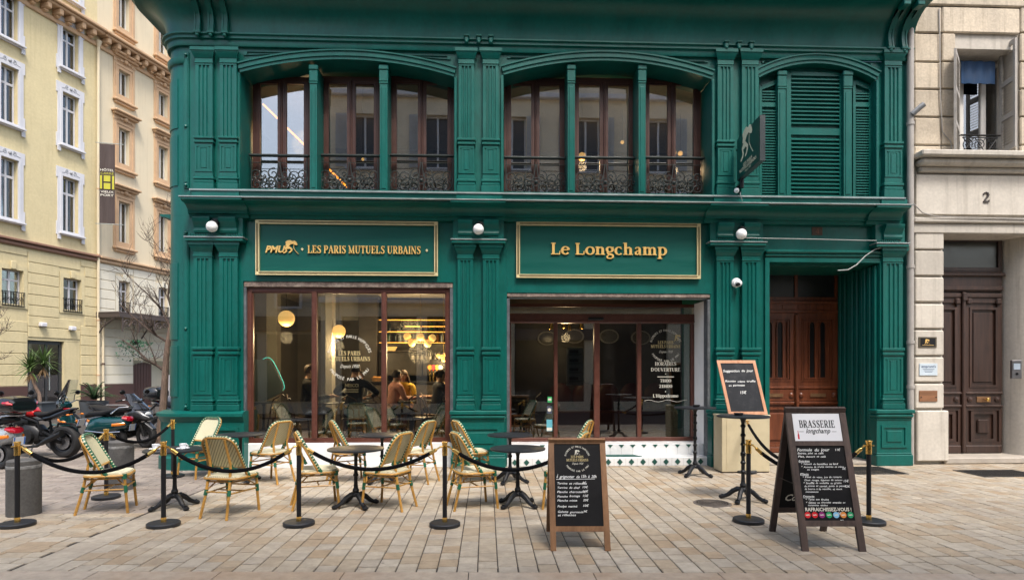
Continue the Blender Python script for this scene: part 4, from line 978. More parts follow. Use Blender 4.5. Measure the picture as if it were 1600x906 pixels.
m = MB(); m.box(x3a-.03, x3a-.001, YW+.9, yd+.2, .06, zt3); m.box(x3a+.002, x3b-.002, YW+.2, yd+.2, zt3-.03, zt3-.001); m.build('recess_soffit', GREENX, bl)
# faded number four over the door
nb = thing('number_plaque', 'faded brown house number 4 plaque over the wooden door', 'plaque', (X_(1277, YW-.01), YW-.003, Z_(1277, 361, YW-.02)))
m = MB(); m.box(-.10, .10, -.006, 0, -.075, .075, .004); m.build('plate', mat('rust_plate', (.075,.045,.030), rough=.8, var=.4, vs=20, dirt=((.03,.06,.05), .7, 12)), nb)
m = MB(); serif_text(m, '4', .105, (-.035, -.0065, -.05), EX, EZ, EN, .002, align='L'); m.build('numeral', mat('rust_numeral', (.16,.075,.05), rough=.8), nb)
# ------------------------------------------------------------------ inside the brasserie
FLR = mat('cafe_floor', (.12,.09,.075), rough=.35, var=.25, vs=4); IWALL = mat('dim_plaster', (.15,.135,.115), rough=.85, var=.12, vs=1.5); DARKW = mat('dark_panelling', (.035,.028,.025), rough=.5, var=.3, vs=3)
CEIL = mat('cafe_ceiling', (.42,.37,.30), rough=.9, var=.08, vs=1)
CREAMW = mat('cream_column', (.34,.32,.28), rough=.7, var=.1)
Zc = 3.62; YB = 17.2
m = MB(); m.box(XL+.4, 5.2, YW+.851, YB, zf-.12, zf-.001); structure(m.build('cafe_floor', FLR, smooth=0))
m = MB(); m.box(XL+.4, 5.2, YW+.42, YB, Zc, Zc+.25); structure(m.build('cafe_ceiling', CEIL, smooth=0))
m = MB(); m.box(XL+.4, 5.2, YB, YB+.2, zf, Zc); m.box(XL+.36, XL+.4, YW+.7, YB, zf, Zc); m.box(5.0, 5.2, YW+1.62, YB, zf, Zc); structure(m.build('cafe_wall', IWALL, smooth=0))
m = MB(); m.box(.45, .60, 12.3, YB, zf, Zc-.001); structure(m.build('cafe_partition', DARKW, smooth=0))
m = MB(); m.box(.61, 4.99, 14.2, 14.35, zf, Zc-.001); structure(m.build('cafe_back_partition', DARKW, smooth=0))
for (u0, u1, Y, mm) in ((416, 432, 14.0, CREAMW), (508, 519, 13.6, CREAMW), (560, 589, 15.4, DARKW)):
    a, b_ = X_(u0, Y), X_(u1, Y); m = MB(); m.box(a, b_, Y, Y+.3, zf+.06, Zc-.1, .01); m.box(a-.03, b_+.03, Y-.03, Y+.33, zf, zf+.059); m.box(a-.03, b_+.03, Y-.03, Y+.33, Zc-.0995, Zc-.001)
    o = m.build('pillar', mm)
    tag(o, 'dark panelled pillar inside beside the bar shelves' if mm is DARKW else ('cream pillar inside behind the first globe lamp' if u0 < 450 else 'slim cream pillar inside behind the second globe lamp'), 'pillar')
m = MB(); a, b_ = X_(497, 15.9), X_(590, 15.9); m.box(a, b_, 15.7, 15.9, 3.0, Zc-.002); m.box(a, a+1.0, 15.69, 15.6999, 3.05, 3.5); structure(m.build('bulkhead', mat('grey_bulkhead', (.16,.155,.145), rough=.8, var=.1)))
# bar: shelves with lit edges, bottles, hanging glasses, counter
YS = 15.6
sx0, sx1 = X_(592, YS), .44
SH = thing('bar_shelving', 'wide dark back bar shelving with glowing amber strip edges', 'shelf', ((sx0+sx1)/2, YS+.2, zf), world=True)
m = MB(); m.box(sx0, sx1, YS+.36, YS+.40, 1.6, Zc-.05); m.build('back_panel', mat('tiled_backsplash', (.055,.045,.038), rough=.35, var=.4, vs=14), SH)
shz = [Z_(640, v, YS) for v in (498.5, 517, 534)]
for z in shz:
    m = MB(); m.box(sx0, sx1, YS, YS+.36, z-.045, z-.01); o = m.build('shelf_board', DARKW, SH)
    m = MB(); m.box(sx0, sx1, YS-.012, YS-.001, z-.035, z-.012); m.build('light_strip', EMLED, o)
m = MB(); m.box(X_(632, YS), sx1, YS+.1, YS+.3, shz[0]-.10-.09, shz[0]-.10-.07); o = m.build('shelf_board', DARKW, SH)
m = MB(); m.box(X_(632, YS), sx1, YS+.09, YS+.0999, shz[0]-.19, shz[0]-.165); m.build('light_strip', EMLED, o)
for k in range(4):
    xk = sx0+.02+k*(sx1-sx0-.04)/3; m = MB(); m.box(xk-.015, xk+.015, YS+.01, YS+.35, 1.6, shz[0]-.05); m.build('upright', DARKW, SH)
m = MB(); m.box(sx0, sx1, YS-.05, YS+.34, Z_(640, 549.5, YS), Z_(640, 547, YS)); m.build('glass_rail', DARKW, SH)
BOT = [mat('bottle_dark', (.012,.016,.014), rough=.15, var=.1), mat('bottle_clear', (.22,.24,.24), rough=.12, var=.1), mat('bottle_amber', (.13,.05,.012), rough=.15), mat('bottle_green', (.02,.06,.03), rough=.15)]
bmesh_ = []
for i, mm in enumerate(BOT):
    b = MB(); h = (.30,.26,.28,.31)[i]; r = (.036,.042,.040,.036)[i]
    b.lathe([(0,0),(r,0),(r,h*.58),(r*.9,h*.66),(r*.36,h*.76),(r*.34,h*.96),(r*.42,h*.97),(r*.42,h),(0,h)], n=10); bmesh_.append(b.mesh('bottle', mm))
names_ = ['dark wine bottle standing on an amber lit bar shelf', 'clear spirit bottle standing on an amber lit bar shelf', 'amber liqueur bottle standing on an amber lit bar shelf', 'green bottle standing on an amber lit bar shelf']
rb = random.Random(3)
for si, z in enumerate(shz):
    if si == 0: continue
    x = sx0+.10
    while x < sx1-.06:
        i = rb.choice((0,0,0,3) if si == 1 else (1,1,2,0,3))
        o = link('bottle', bmesh_[i], None, (x, YS+.14+rb.random()*.1, z-.0099)); tag(o, names_[i], 'bottle', 'bottles behind the bar')
        x += rb.choice((.10,.13,.2,.32)) if si == 1 else rb.choice((.095,.12,.16))
gm = MB(); gm.lathe([(.035,0),(.036,-.004),(.006,-.012),(.005,-.085),(.03,-.11),(.038,-.15),(.033,-.19),(.030,-.19),(.034,-.15),(.0,-.105)], n=10)
gme = gm.mesh('wine_glass', mat('glassware', (.55,.50,.42), rough=.1, spec=.8))
zr = Z_(640, 549.5, YS)
for k in range(20):
    o = link('wine_glass', gme, None, (X_(645, YS)+k*(sx1-X_(645, YS)-.06)/20, YS+.02+.12*(k % 2), zr-.0005)); tag(o, 'stemmed glass hanging upside down from the bar rail', 'glass', 'glasses hanging over the bar')
CT = thing('bar_counter', 'long dark bar counter inside below the bottle shelves', 'counter', ((sx0+sx1)/2, 14.6, zf), world=True)
m = MB(); m.box(X_(575, 14.4), .44, 14.4, 14.9, zf, zf+1.05); m.build('counter_front', DARKW, CT); m = MB(); m.box(X_(573, 14.4), .44, 14.34, 14.95, zf+1.051, zf+1.10, .01); m.build('counter_top', BLACK, CT)
cols4 = [('orange', (.8,.28,.03)), ('red', (.7,.03,.05)), ('yellow', (.75,.5,.05)), ('white', (.7,.68,.6))]
for k, (cn, cc) in enumerate(cols4):
    t = thing('beer_tap', f'beer tap with round {cn} badge on the bar counter', 'beer tap', (X_(672+5.4*k, 14.5), 14.5, zf+1.10), group=None)
    b = MB(); b.tube([(0,0,0),(0,0,.22),(0,-.05,.27),(0,-.09,.24)], .014, 8); b.build('spout', BRASS, t)
    b = MB(); b.lathe([(0,0),(.055,0),(.055,.02),(0,.02)], (0,-.045,.335), 16, 'Y'); b.tube([(0,-.03,.26),(0,-.035,.30)], .01, 6); b.build('badge', emit('badge_'+cn, cc, .45), t)
bk = thing('bread_basket', 'small wicker basket of golden rolls on the bar counter', 'basket', (X_(590, 14.5), 14.6, zf+1.10))
b = MB(); b.lathe([(0,0),(.13,0),(.18,.09),(.17,.09),(.12,.012),(0,.012)], n=18); b.build('bowl', mat('wicker', (.22,.12,.05), rough=.8, var=.3, vs=40), bk)
for k in range(6):
    b = MB(); b.ball((.085*math.cos(k*1.05), .085*math.sin(k*1.05), .085), .055, 10, 6, (1,.8,.7)); b.build('roll', mat('bread_crust_%s' % 'abcdef'[k], (.42,.20,.05), rough=.7), bk)
m = MB(); m.lathe([(0,0),(.10,0),(.16,.10),(.155,.10),(.1,.01),(0,.01)], (0,0,0), 18); bw = m.build('bowl_lamp', EMWARM, loc=(X_(608, 15.2), 15.5, Z_(608, 548, 15.5))); tag(bw, 'glowing cream bowl lamp at the end of the bar shelf', 'lamp')
# globe pendants and chandelier
def pendant(u, v, Y, r, label):
    x, z = W(u, v, Y); t = thing('globe_pendant', label, 'lamp', (x, Y, z))
    b = MB(); b.ball((0,0,0), r, 24, 14); b.build('globe', EMWARM, t)
    b = MB(); b.tube([(0,0,r-.005),(0,0,Zc-z)], .006, 6); b.lathe([(.05,Zc-z-.03),(.05,Zc-z)], n=12); b.lathe([(.03,r-.02),(.03,r+.03),(.01,r+.05)], n=10); b.build('cord', BLACK, t)
pendant(447.5, 497.5, 11.9, .155, 'large glowing globe pendant in the first shop window pane')
pendant(529.5, 517.5, 13.6, .145, 'smaller glowing globe pendant behind the round window lettering')
x, z = W(657, 531, 13.2); ch = thing('globe_chandelier', 'brass branched chandelier with five glowing globes before the bar', 'chandelier', (x, 13.2, z))
b = MB(); b.tube([(0,0,0),(0,0,Zc-z)], .007, 6); b.lathe([(.07,Zc-z-.03),(.07,Zc-z)], n=14)
for (u, v) in ((636.5,525.5),(643.5,535.5),(657,526.5),(668.5,536.5),(675.5,528)):
    gx_, gz_ = X_(u, 13.2)-x, Z_(u, v, 13.2)-z
    b.tube([(0,0,0),(gx_*.9,0,gz_*.4),(gx_,0,gz_)], .008, 6); q = MB(); q.ball((gx_, 0, gz_), .083, 16, 10); q.build('globe', EMWARM, ch)
b.build('stem', BRASS, ch)
x, z = W(693, 557, 14.0); ch2 = thing('globe_chandelier', 'second small cluster of glowing globes by the window edge at the bar', 'chandelier', (x, 14.0, z))
b = MB(); b.tube([(0,0,0),(0,0,Zc-z)], .006, 6)
for dx, dz in ((-.12,.02),(-.03,0),(.06,.04),(0,-.07)):
    b.tube([(0,0,0),(dx,0,dz)], .006, 6); q = MB(); q.ball((dx,0,dz), .05, 12, 8); q.build('globe', EMWARM, ch2)
b.build('stem', BRASS, ch2)
for k, (u, v) in enumerate(((861.5,512),(881,510.5),(889.5,513.5),(908,511.5))):
    Y = 12.6 + .25*(k % 2); x, z = W(u, v, Y); t = thing('bell_lamp', 'small brass bell pendant lamp inside above the entrance doors', 'lamp', (x, Y, z), group='bell lamps inside the entrance')
    b = MB(); b.lathe([(.02,.10),(.035,.06),(.045,0),(.055,-.03),(.05,-.03),(.04,0),(.0,.05)], n=14); b.build('shade', BRASS, t)
    b = MB(); b.tube([(0,0,.1),(0,0,Zc-z)], .004, 5); b.build('cord', BLACK, t); b = MB(); b.ball((0,0,0), .025, 10, 6); b.build('bulb', EMWARM, t)
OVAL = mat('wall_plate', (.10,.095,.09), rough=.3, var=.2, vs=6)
for u, v in ((855,528.5),(897,525.5),(951.5,525.5),(1001,527.5)):
    x, z = W(u, v, 14.19); t = thing('wall_plate', 'pale oval plate hung on the dark wall inside the entrance', 'plate', (x, 14.18, z), group='oval plates on the entrance wall')
    b = MB(); b.lathe([(0,-.02),(.13,-.025),(.23,-.005),(.24,0),(0,0)], (0,0,0), 26, 'Y'); b.v = [(v_[0], v_[1], v_[2]*.72) for v_ in b.v]; b.build('dish', OVAL, t)
    b = MB(); b.lathe([(.205,-.012),(.215,-.02),(.235,-.012),(.23,-.004)], (0,0,0), 26, 'Y'); b.v = [(v_[0], v_[1], v_[2]*.72) for v_ in b.v]; b.build('rim', mat('plate_rim', (.30,.29,.27), rough=.4), t)
x, z = W(952, 585, 13.9)
t = thing('wall_bench', 'dark red upholstered bench inside behind the entrance doors', 'bench', (x, 14.0, zf))
b = MB(); b.box(-1.4, 1.4, -.45, .15, 0, .45, .03); b.build('seat', mat('maroon_leather', (.06,.012,.012), rough=.45, var=.2), t); b = MB()
for k in range(5): b.ball((-1.12+.56*k, .08, .75), .3, 14, 8, (.93,.25,1.1))
b.build('backrest', MATS['maroon_leather'], t)
# added glowing line and dark panel, standing in for a reflection in the pane
x, z = W(430, 590, 12.6)
t = thing('reflection_outline', 'turquoise glowing line round a dark rounded panel, standing in for a reflection in the window', 'reflection', (x, 12.6, z-.6))
def nz(u, v): return (X_(u, 12.58)-x, -.03, Z_(u, v, 12.58)-z+.6)
b = MB(); b.tube([nz(*p) for p in ((411,561),(416,558.5),(422,559),(427,564),(436,581),(443,597),(445,605),(443,609))], .007, 8); b.build('tube', emit('reflection_turquoise', (.06,.60,.54), .55), t)
b = MB(); pp = [nz(*p) for p in ((386,562),(418,562),(426,568),(440,600),(441,612),(386,640))]; b.prism([(p[0], p[2]) for p in pp], 0, .12); b.build('panel', mat('reflection_panel', (.055,.07,.08), rough=.4, var=.2), t)
# upper room
ZU = ZS-.1; ZUC = 7.35
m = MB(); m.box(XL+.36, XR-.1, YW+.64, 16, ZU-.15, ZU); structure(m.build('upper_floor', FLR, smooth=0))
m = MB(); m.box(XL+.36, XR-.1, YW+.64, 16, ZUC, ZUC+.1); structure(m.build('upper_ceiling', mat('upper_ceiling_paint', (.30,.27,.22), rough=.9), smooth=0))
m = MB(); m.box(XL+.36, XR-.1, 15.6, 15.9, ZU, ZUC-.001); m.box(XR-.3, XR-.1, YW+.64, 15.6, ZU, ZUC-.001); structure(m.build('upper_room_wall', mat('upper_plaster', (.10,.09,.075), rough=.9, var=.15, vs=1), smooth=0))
pa, pb_ = (X_(411, 12.6), 12.6, Z_(411, 163, 12.6)), (X_(547, 12.6), 12.6, Z_(547, 297, 12.6))
b = MB(); b.bar(pa, pb_, .03, .035); tag(b.build('strip_lamp', EMSTRIP), 'slanting amber light strip behind the upper left casements', 'lamp')
def bulb(u, v, Y, r, label, grp=None):
    x, z = W(u, v, Y); b = MB(); t = thing('ceiling_spot', label, 'lamp', (x, Y, z), group=grp); b.ball((0,0,0), r, 14, 8); b.build('bulb', EMWARM, t)
    b = MB(); b.tube([(0,0,r*.8),(0,0,ZUC-z)], .005, 5); b.build('cord', BLACK, t)
bulb(855.5, 163, 13, .045, 'small glowing bulb behind the left casement of the second arch'); bulb(567, 249, 12.2, .03, 'tiny glowing bulb behind the middle casement of the first arch')
bulb(909.5, 245, 12.4, .085, 'glowing globe low behind the middle casement of the second arch'); bulb(972.5, 222.5, 13, .04, 'tiny glowing bulb behind the right leaf of the middle casement')
bulb(1052, 239, 12.6, .065, 'glowing globe behind the right casement of the second arch'); bulb(1063, 240, 13.2, .055, 'amber globe close beside another globe in the right casement'); bulb(1078.5, 139, 13, .03, 'tiny glowing spot near the top of the right casement')
# ------------------------------------------------------------------ signs and fittings on the facade
SIGNG = mat('sign_board_green', (.001,.074,.060), rough=.42, spec=.3, var=.12, vs=2, stretch=(.4,1,4), bump=.06, bs=6)
def signboard(ua, ub, va, vb, label):
    yf = YW-.075; x0, x1 = X_(ua, yf), X_(ub, yf); um = (ua+ub)/2; z1, z0 = Z_(um, va, yf), Z_(um, vb, yf)
    t = thing('shop_sign', label, 'sign', ((x0+x1)/2, yf, z0), world=True)
    m = MB(); m.box(x0+.03, x1-.03, YW-.028, YW-.001, z0+.03, z1-.03); m.build('board', SIGNG, t)
    fr = .062
    m = MB(); m.frame(x0, x1, z0, z1, .012, yf, YW-.029); m.frame(x0+fr-.012, x1-fr+.012, z0+fr-.012, z1-fr+.012, .012, yf, YW-.029); m.frame(x0+.012, x1-.012, z0+.012, z1-.012, fr-.024, yf+.014, YW-.029)
    for xx in (x0, x1-fr):
        for zz_ in (z0, z1-fr): m.box(xx+.012, xx+fr-.012, yf+.002, yf+.0139, zz_+.012, zz_+fr-.012, .004)
    f = m.build('frame', GOLDF, t)
    b = MB(); n = int((x1-x0-2*fr)/.02)
    for k in range(n):
        a = x0+fr+(k+.2)*(x1-x0-2*fr)/n; q = a+.55*(x1-x0-2*fr)/n
        b.box(a, q, yf+.006, yf+.0139, z0+.014, z0+fr-.014); b.box(a, q, yf+.006, yf+.0139, z1-fr+.014, z1-.014)
    n = int((z1-z0-2*fr)/.02)
    for k in range(n):
        a = z0+fr+(k+.2)*(z1-z0-2*fr)/n; q = a+.55*(z1-z0-2*fr)/n
        b.box(x0+.014, x0+fr-.014, yf+.006, yf+.0139, a, q); b.box(x1-fr+.014, x1-.014, yf+.006, yf+.0139, a, q)
    o = b.build('beading', mat('beading_bronze', (.22,.17,.09), rough=.5, metal=.4) if 'beading_bronze' not in MATS else MATS['beading_bronze'], f); o['kind'] = 'stuff'
    return t
def letter_set(t, items):
    """raised gilt letters, each a child of its sign"""
    for m in items: m.build('letter', GOLD, t, smooth=25)
s1 = signboard(399, 684, 345, 430, 'green sign board in a gold beaded frame with a rider emblem and gilt capitals')
yl = YW-.030
def letters(t, txt, u0, u1, vb, h):
    x0, x1 = X_(u0, yl), X_(u1, yl); z = Z_((u0+u1)/2, vb, yl); adv = [serif(c)[1]+.03 for c in txt]; sx = (x1-x0)/(sum(adv)*h); x = x0
    for c, a in zip(txt, adv):
        if c != ' ':
            m = MB()
            for k, (pts, ws) in enumerate(serif(c)[0]): ribbon(m, pts, ws, .028, .001+k*.0004, lambda p, y, x=x: Vector((x+p[0]*h*sx, yl-y, z+p[1]*h)))
            m.build('letter', GOLD, t, smooth=25)
        x += a*h*sx
hz = Z_(570, 384.5, yl)-Z_(570, 396.5, yl)
letters(s1, 'LES PARIS MUTUELS URBAINS', 481, 658, 396.5, hz)
M_ = lambda u, v: Vector((X_(u, yl), yl-.002, Z_(u, v, yl)))
x = X_(414, yl)
m = MB(); sans_text(m, 'PMU', Z_(430, 384, yl)-Z_(430, 394.5, yl), M_(429.5, 394.5), EX, EZ, EN, shear=.28, bold=.035, width=(X_(443, yl)-X_(414.5, yl)))
fr = list(m.v); fc = list(m.f); n0 = len(fr)
m.add([(v[0], v[1]-.022, v[2]) for v in fr], fc)
from collections import Counter
ec = Counter(tuple(sorted((f[i], f[(i+1) % len(f)]))) for f in fc for i in range(len(f)))
m.add([], []) ; 
for (a, b_), cnt in ec.items():
    if cnt == 1: m.f.append((a, b_, b_+n0, a+n0)); m.m.append(0)
m.build('letter', GOLD, s1, smooth=0)
m = MB(); jockey(m, .235, M_(444.5, 396.5), EX, EZ, EN, .022); m.build('rider_emblem', GOLD, s1, smooth=0)
for u, v in ((472.5, 389.5), (667, 391.5)):
    m = MB(); c = M_(u, v); m.prism([(c.x-.024, c.z), (c.x, c.z-.028), (c.x+.024, c.z), (c.x, c.z+.028)], yl-.015, yl-.001); m.build('diamond', GOLDF, s1)
s2 = signboard(807, 1095, 347.5, 434.5, 'green sign board in a gold beaded frame with one large gilt name over the entrance')
letters(s2, 'Le Longchamp', 860, 1042, 398.5, Z_(950, 380.5, yl)-Z_(950, 398.5, yl))
# opal wall lamps on the blocks above the pilasters
OPAL = mat('opal_glass', (.82,.83,.82), rough=.25, var=.03)
for u, v, lb in ((331.5, 354.5, 'white opal wall lamp on the block over the rounded corner pilasters'), (747.5, 358.5, 'white opal wall lamp on the block between the two sign boards'), (1158, 366, 'white opal wall lamp on the block beside the wooden door')):
    yy = YW-.125; x, z = W(u, v, yy-.12); t = thing('wall_lamp', lb, 'lamp', (x, yy, z+.03))
    m = MB(); m.ball((0,-.13,-.03), .094, 20, 12); m.build('globe', OPAL, t)
    m = MB(); m.lathe([(.0,-.12),(.06,-.115),(.07,-.06),(.05,-.01),(.05,.0)], (0.03,0,.05), 16, 'Y'); m.lathe([(.05,-.055),(.045,.02),(.0,.03)], (.03,-.10,.06), 14); m.build('holder', BLACK, t)
x, z = W(1152.5, 441, YW-.16); t = thing('security_camera', 'white dome security camera on the pilaster beside the entrance', 'camera', (x, YW-.088, z))
m = MB(); m.lathe([(.085,0),(.085,-.03),(.06,-.06),(0,-.065)], (0,0,0), 18, 'Y'); m.build('mount', WHITE, t)
m = MB(); m.ball((.015,-.085,-.02), .06, 16, 10); m.build('dome', WHITE, t); m = MB(); m.lathe([(.033,-.05),(.033,-.10),(0,-.105)], (-.015,-.045,-.045), 14, 'Y'); m.build('lens', BLACK, t)
# projecting blade sign
xa, ya = X_(1150, YW-.12), YW-.12
t = thing('blade_sign', 'dark green projecting blade sign with a cream racing rider', 'sign', (X_(1160, YW-.1), YW-.1, Z_(1155, 297, YW-.1)), world=True)
P0 = Vector((X_(1151, 10.7), 10.68, 0)); P1 = Vector((X_(1187.5, 9.62), 9.62, 0))
za0, za1 = Z_(1151, 283, 10.68), Z_(1151, 219, 10.68)
dv_ = (P1-P0).normalized(); nv = Vector((dv_.y, -dv_.x, 0))
if nv.x > 0: nv = -nv
th = .085; L_ = (P1-P0).length
def BP(a, z, o): p = P0 + dv_*a - nv*o; return (p.x, p.y, z)
BGRN = mat('blade_green', (.003,.052,.044), rough=.35, var=.1); BEDGE = mat('blade_edge', (.03,.04,.045), rough=.4, var=.1)
m = MB(); m.add([BP(a, z, o) for a in (0, L_) for z in (za0, za1) for o in (0, th)], [(0,1,3,2),(4,6,7,5),(0,4,5,1),(2,3,7,6),(0,2,6,4),(1,5,7,3)]); m.build('box', BEDGE, t, smooth=0)
m = MB(); m.add([BP(a, z, -.003) for a, z in ((.01,za0+.01),(L_-.01,za0+.01),(L_-.01,za1-.01),(.01,za1-.01))] + [BP(a, z, .001) for a, z in ((.01,za0+.01),(L_-.01,za0+.01),(L_-.01,za1-.01),(.01,za1-.01))], [(0,1,2,3),(0,1,5,4),(1,2,6,5),(2,3,7,6),(3,0,4,7)]); fc_ = m.build('face', BGRN, t, smooth=0)
o_ = P0 + dv_*(L_*.5) + nv*.0045
ux_ = dv_ if dv_.x > 0 else -dv_
m = MB(); jockey(m, .52, Vector((o_.x, o_.y, za0+.26)) - dv_*.30, dv_, EZ, nv, .001)
sg = dv_
serif_text(m, 'LES PARIS', .055, Vector((o_.x, o_.y, za0+.15)), sg, EZ, nv, .0006, width=.42); serif_text(m, 'MUTUELS URBAINS', .055, Vector((o_.x, o_.y, za0+.085)), sg, EZ, nv, .0006, width=.78); sans_text(m, 'Depuis 1930', .04, Vector((o_.x, o_.y, za0+.03)), sg, EZ, nv, shear=.3)
m.build('emblem', mat('cream_emblem', (.78,.72,.54), rough=.5), fc_, smooth=0)
m = MB(); q = P0 - nv*th*.5 + dv_*.12; m.tube([(q.x, q.y, za0+.05), (q.x, q.y, za0-.16)], .035, 10); m.tube([(q.x, q.y, za0-.10), (q.x, YW-.08, za0-.10)], .03, 10); m.tube([(q.x, q.y, za1-.15), (q.x, YW-.08, za1-.15)], .02, 8); m.build('bracket', BLACK, t)
x, z = W(1153.5, 296, 10.5); t = thing('spot_lamp', 'small round white lamp under the projecting blade sign', 'lamp', (x, 10.62, z)); m = MB(); m.ball((0,-.05,0), .045, 14, 8); m.build('globe', OPAL, t); m = MB(); m.lathe([(.03,.02),(.03,-.03)], n=10, axis='Y'); m.build('holder', BLACK, t)
# cables
CAB = mat('cable_grey', (.30,.32,.31), rough=.6, var=.1)
def cable(name, pts, r, label, mm=CAB): m = MB(); m.tube(pts, r, 6); tag(m.build(name, mm), label, 'cable')
cable('cable', [(X_(u, YW-.235), YW-.235, Z_(u, v, YW-.235)) for u, v in ((1162,371.5),(1200,372.5),(1280,374),(1340,375.5),(1370,376))], .008, 'thin pale cable running level from the wall lamp over the wooden door')
cable('cable', [(X_(u, YW-.12), YW-.12, Z_(u, v, YW-.12)) for u, v in ((1309,422.5),(1325,421.5),(1338,414),(1352,400),(1368,389),(1385,385.5),(1421,383.5))], .011, 'white cable drooping diagonally across the corner of the wooden door recess')
cable('cable', [(X_(1157, YW-.235), YW-.235, Z_(1157, 300, YW-.24)), (X_(1157, YW-.48), YW-.48, Z_(1157, 306, YW-.48)), (X_(1160, YW-.48), YW-.48, Z_(1160, 314, YW-.48))], .006, 'short cable dropping from the blade sign over the cornice edge')
# ------------------------------------------------------------------ terrace furniture
BAMB = mat('bamboo', (.42,.22,.045), rough=.38, rnd=.22, var=.22, vs=9, fine=.15, fs=40, dirt=((.22,.10,.02), .5, 14))
BGREEN = mat('green_binding', (.006,.10,.05), rough=.45, rnd=.25, var=.2, vs=30)
BCREAM = mat('cream_binding', (.60,.58,.40), rough=.5, var=.1)
def weave(name, c1, c2, ang, sc):
    m, nt, b, N, L = nodes(name)
    tc = N('TexCoord'); mp = N('Mapping'); mp.inputs['Rotation'].default_value = (0, rad(ang), 0); L(tc.outputs['Object'], mp.inputs[0])
    bt = N('TexWave', wave_type='BANDS', bands_direction='X', i_Scale=sc); L(mp.outputs[0], bt.inputs['Vector'])
    wt = N('TexWave', wave_type='BANDS', bands_direction='Z', i_Scale=sc*2.4); L(mp.outputs[0], wt.inputs['Vector'])
    wy = N('TexWave', wave_type='BANDS', bands_direction='Y', i_Scale=sc*2.4); L(mp.outputs[0], wy.inputs['Vector'])
    mx = N('Math', operation='MULTIPLY'); L(wt.outputs['Fac'], mx.inputs[0]); L(wy.outputs['Fac'], mx.inputs[1])
    r = N('MapRange', i_1=.10, i_2=.42); L(bt.outputs['Fac'], r.inputs[0])
    r2 = N('MapRange', i_1=.0, i_2=.5, i_3=.45, i_4=1.0); L(wt.outputs['Fac'], r2.inputs[0])
    mm = N('Math', operation='MAXIMUM'); L(r.outputs[0], mm.inputs[0]); 
    r3 = N('MapRange', i_1=.55, i_2=.8, i_3=0.0, i_4=.8); L(wt.outputs['Fac'], r3.inputs[0]); L(r3.outputs[0], mm.inputs[1])
    o = mixrgb(N, L, mm.outputs[0], c2, c1)
    L(o, b.inputs['Base Color']); b.inputs['Roughness'].default_value = .5
    ad = N('Math', operation='ADD'); L(bt.outputs['Fac'], ad.inputs[0]); L(wt.outputs['Fac'], ad.inputs[1])
    bp = N('Bump', i_Strength=.6, i_Distance=.004); L(ad.outputs[0], bp.inputs['Height']); L(bp.outputs[0], b.inputs['Normal'])
    return m
WVF = weave('woven_front', (.64,.60,.42), (.30,.29,.13), 14, 14.0)
WVB = weave('woven_back', (.64,.58,.36), (.15,.13,.045), -38, 11.0)
WVS = weave('woven_seat', (.66,.62,.46), (.46,.42,.26), 45, 16.0)
def rr_loop(w0, w1, z0, z1, r, n=7):
    """outline of the backrest: flat foot, round shoulders, (x, z) from lower left over the top to lower right"""
    p = [(-w0, z0), (-w0+(w0-w1)*.3, z0+(z1-z0)*.3)]
    p += [(-w1+r - r*math.cos(math.pi/2*k/n), z1-r + r*math.sin(math.pi/2*k/n)) for k in range(n+1)]
    p += [(w1-r + r*math.sin(math.pi/2*k/n), z1-r + r*math.cos(math.pi/2*k/n)) for k in range(n+1)]
    return p + [(w0-(w0-w1)*.3, z0+(z1-z0)*.3), (w0, z0)]
def dens(p, st):
    o = [p[0]]
    for a, b in zip(p, p[1:]):
        L_ = math.hypot(b[0]-a[0], b[1]-a[1]); n = max(1, int(L_/st))
        o += [(a[0]+(b[0]-a[0])*k/n, a[1]+(b[1]-a[1])*k/n) for k in range(1, n+1)]
    return o
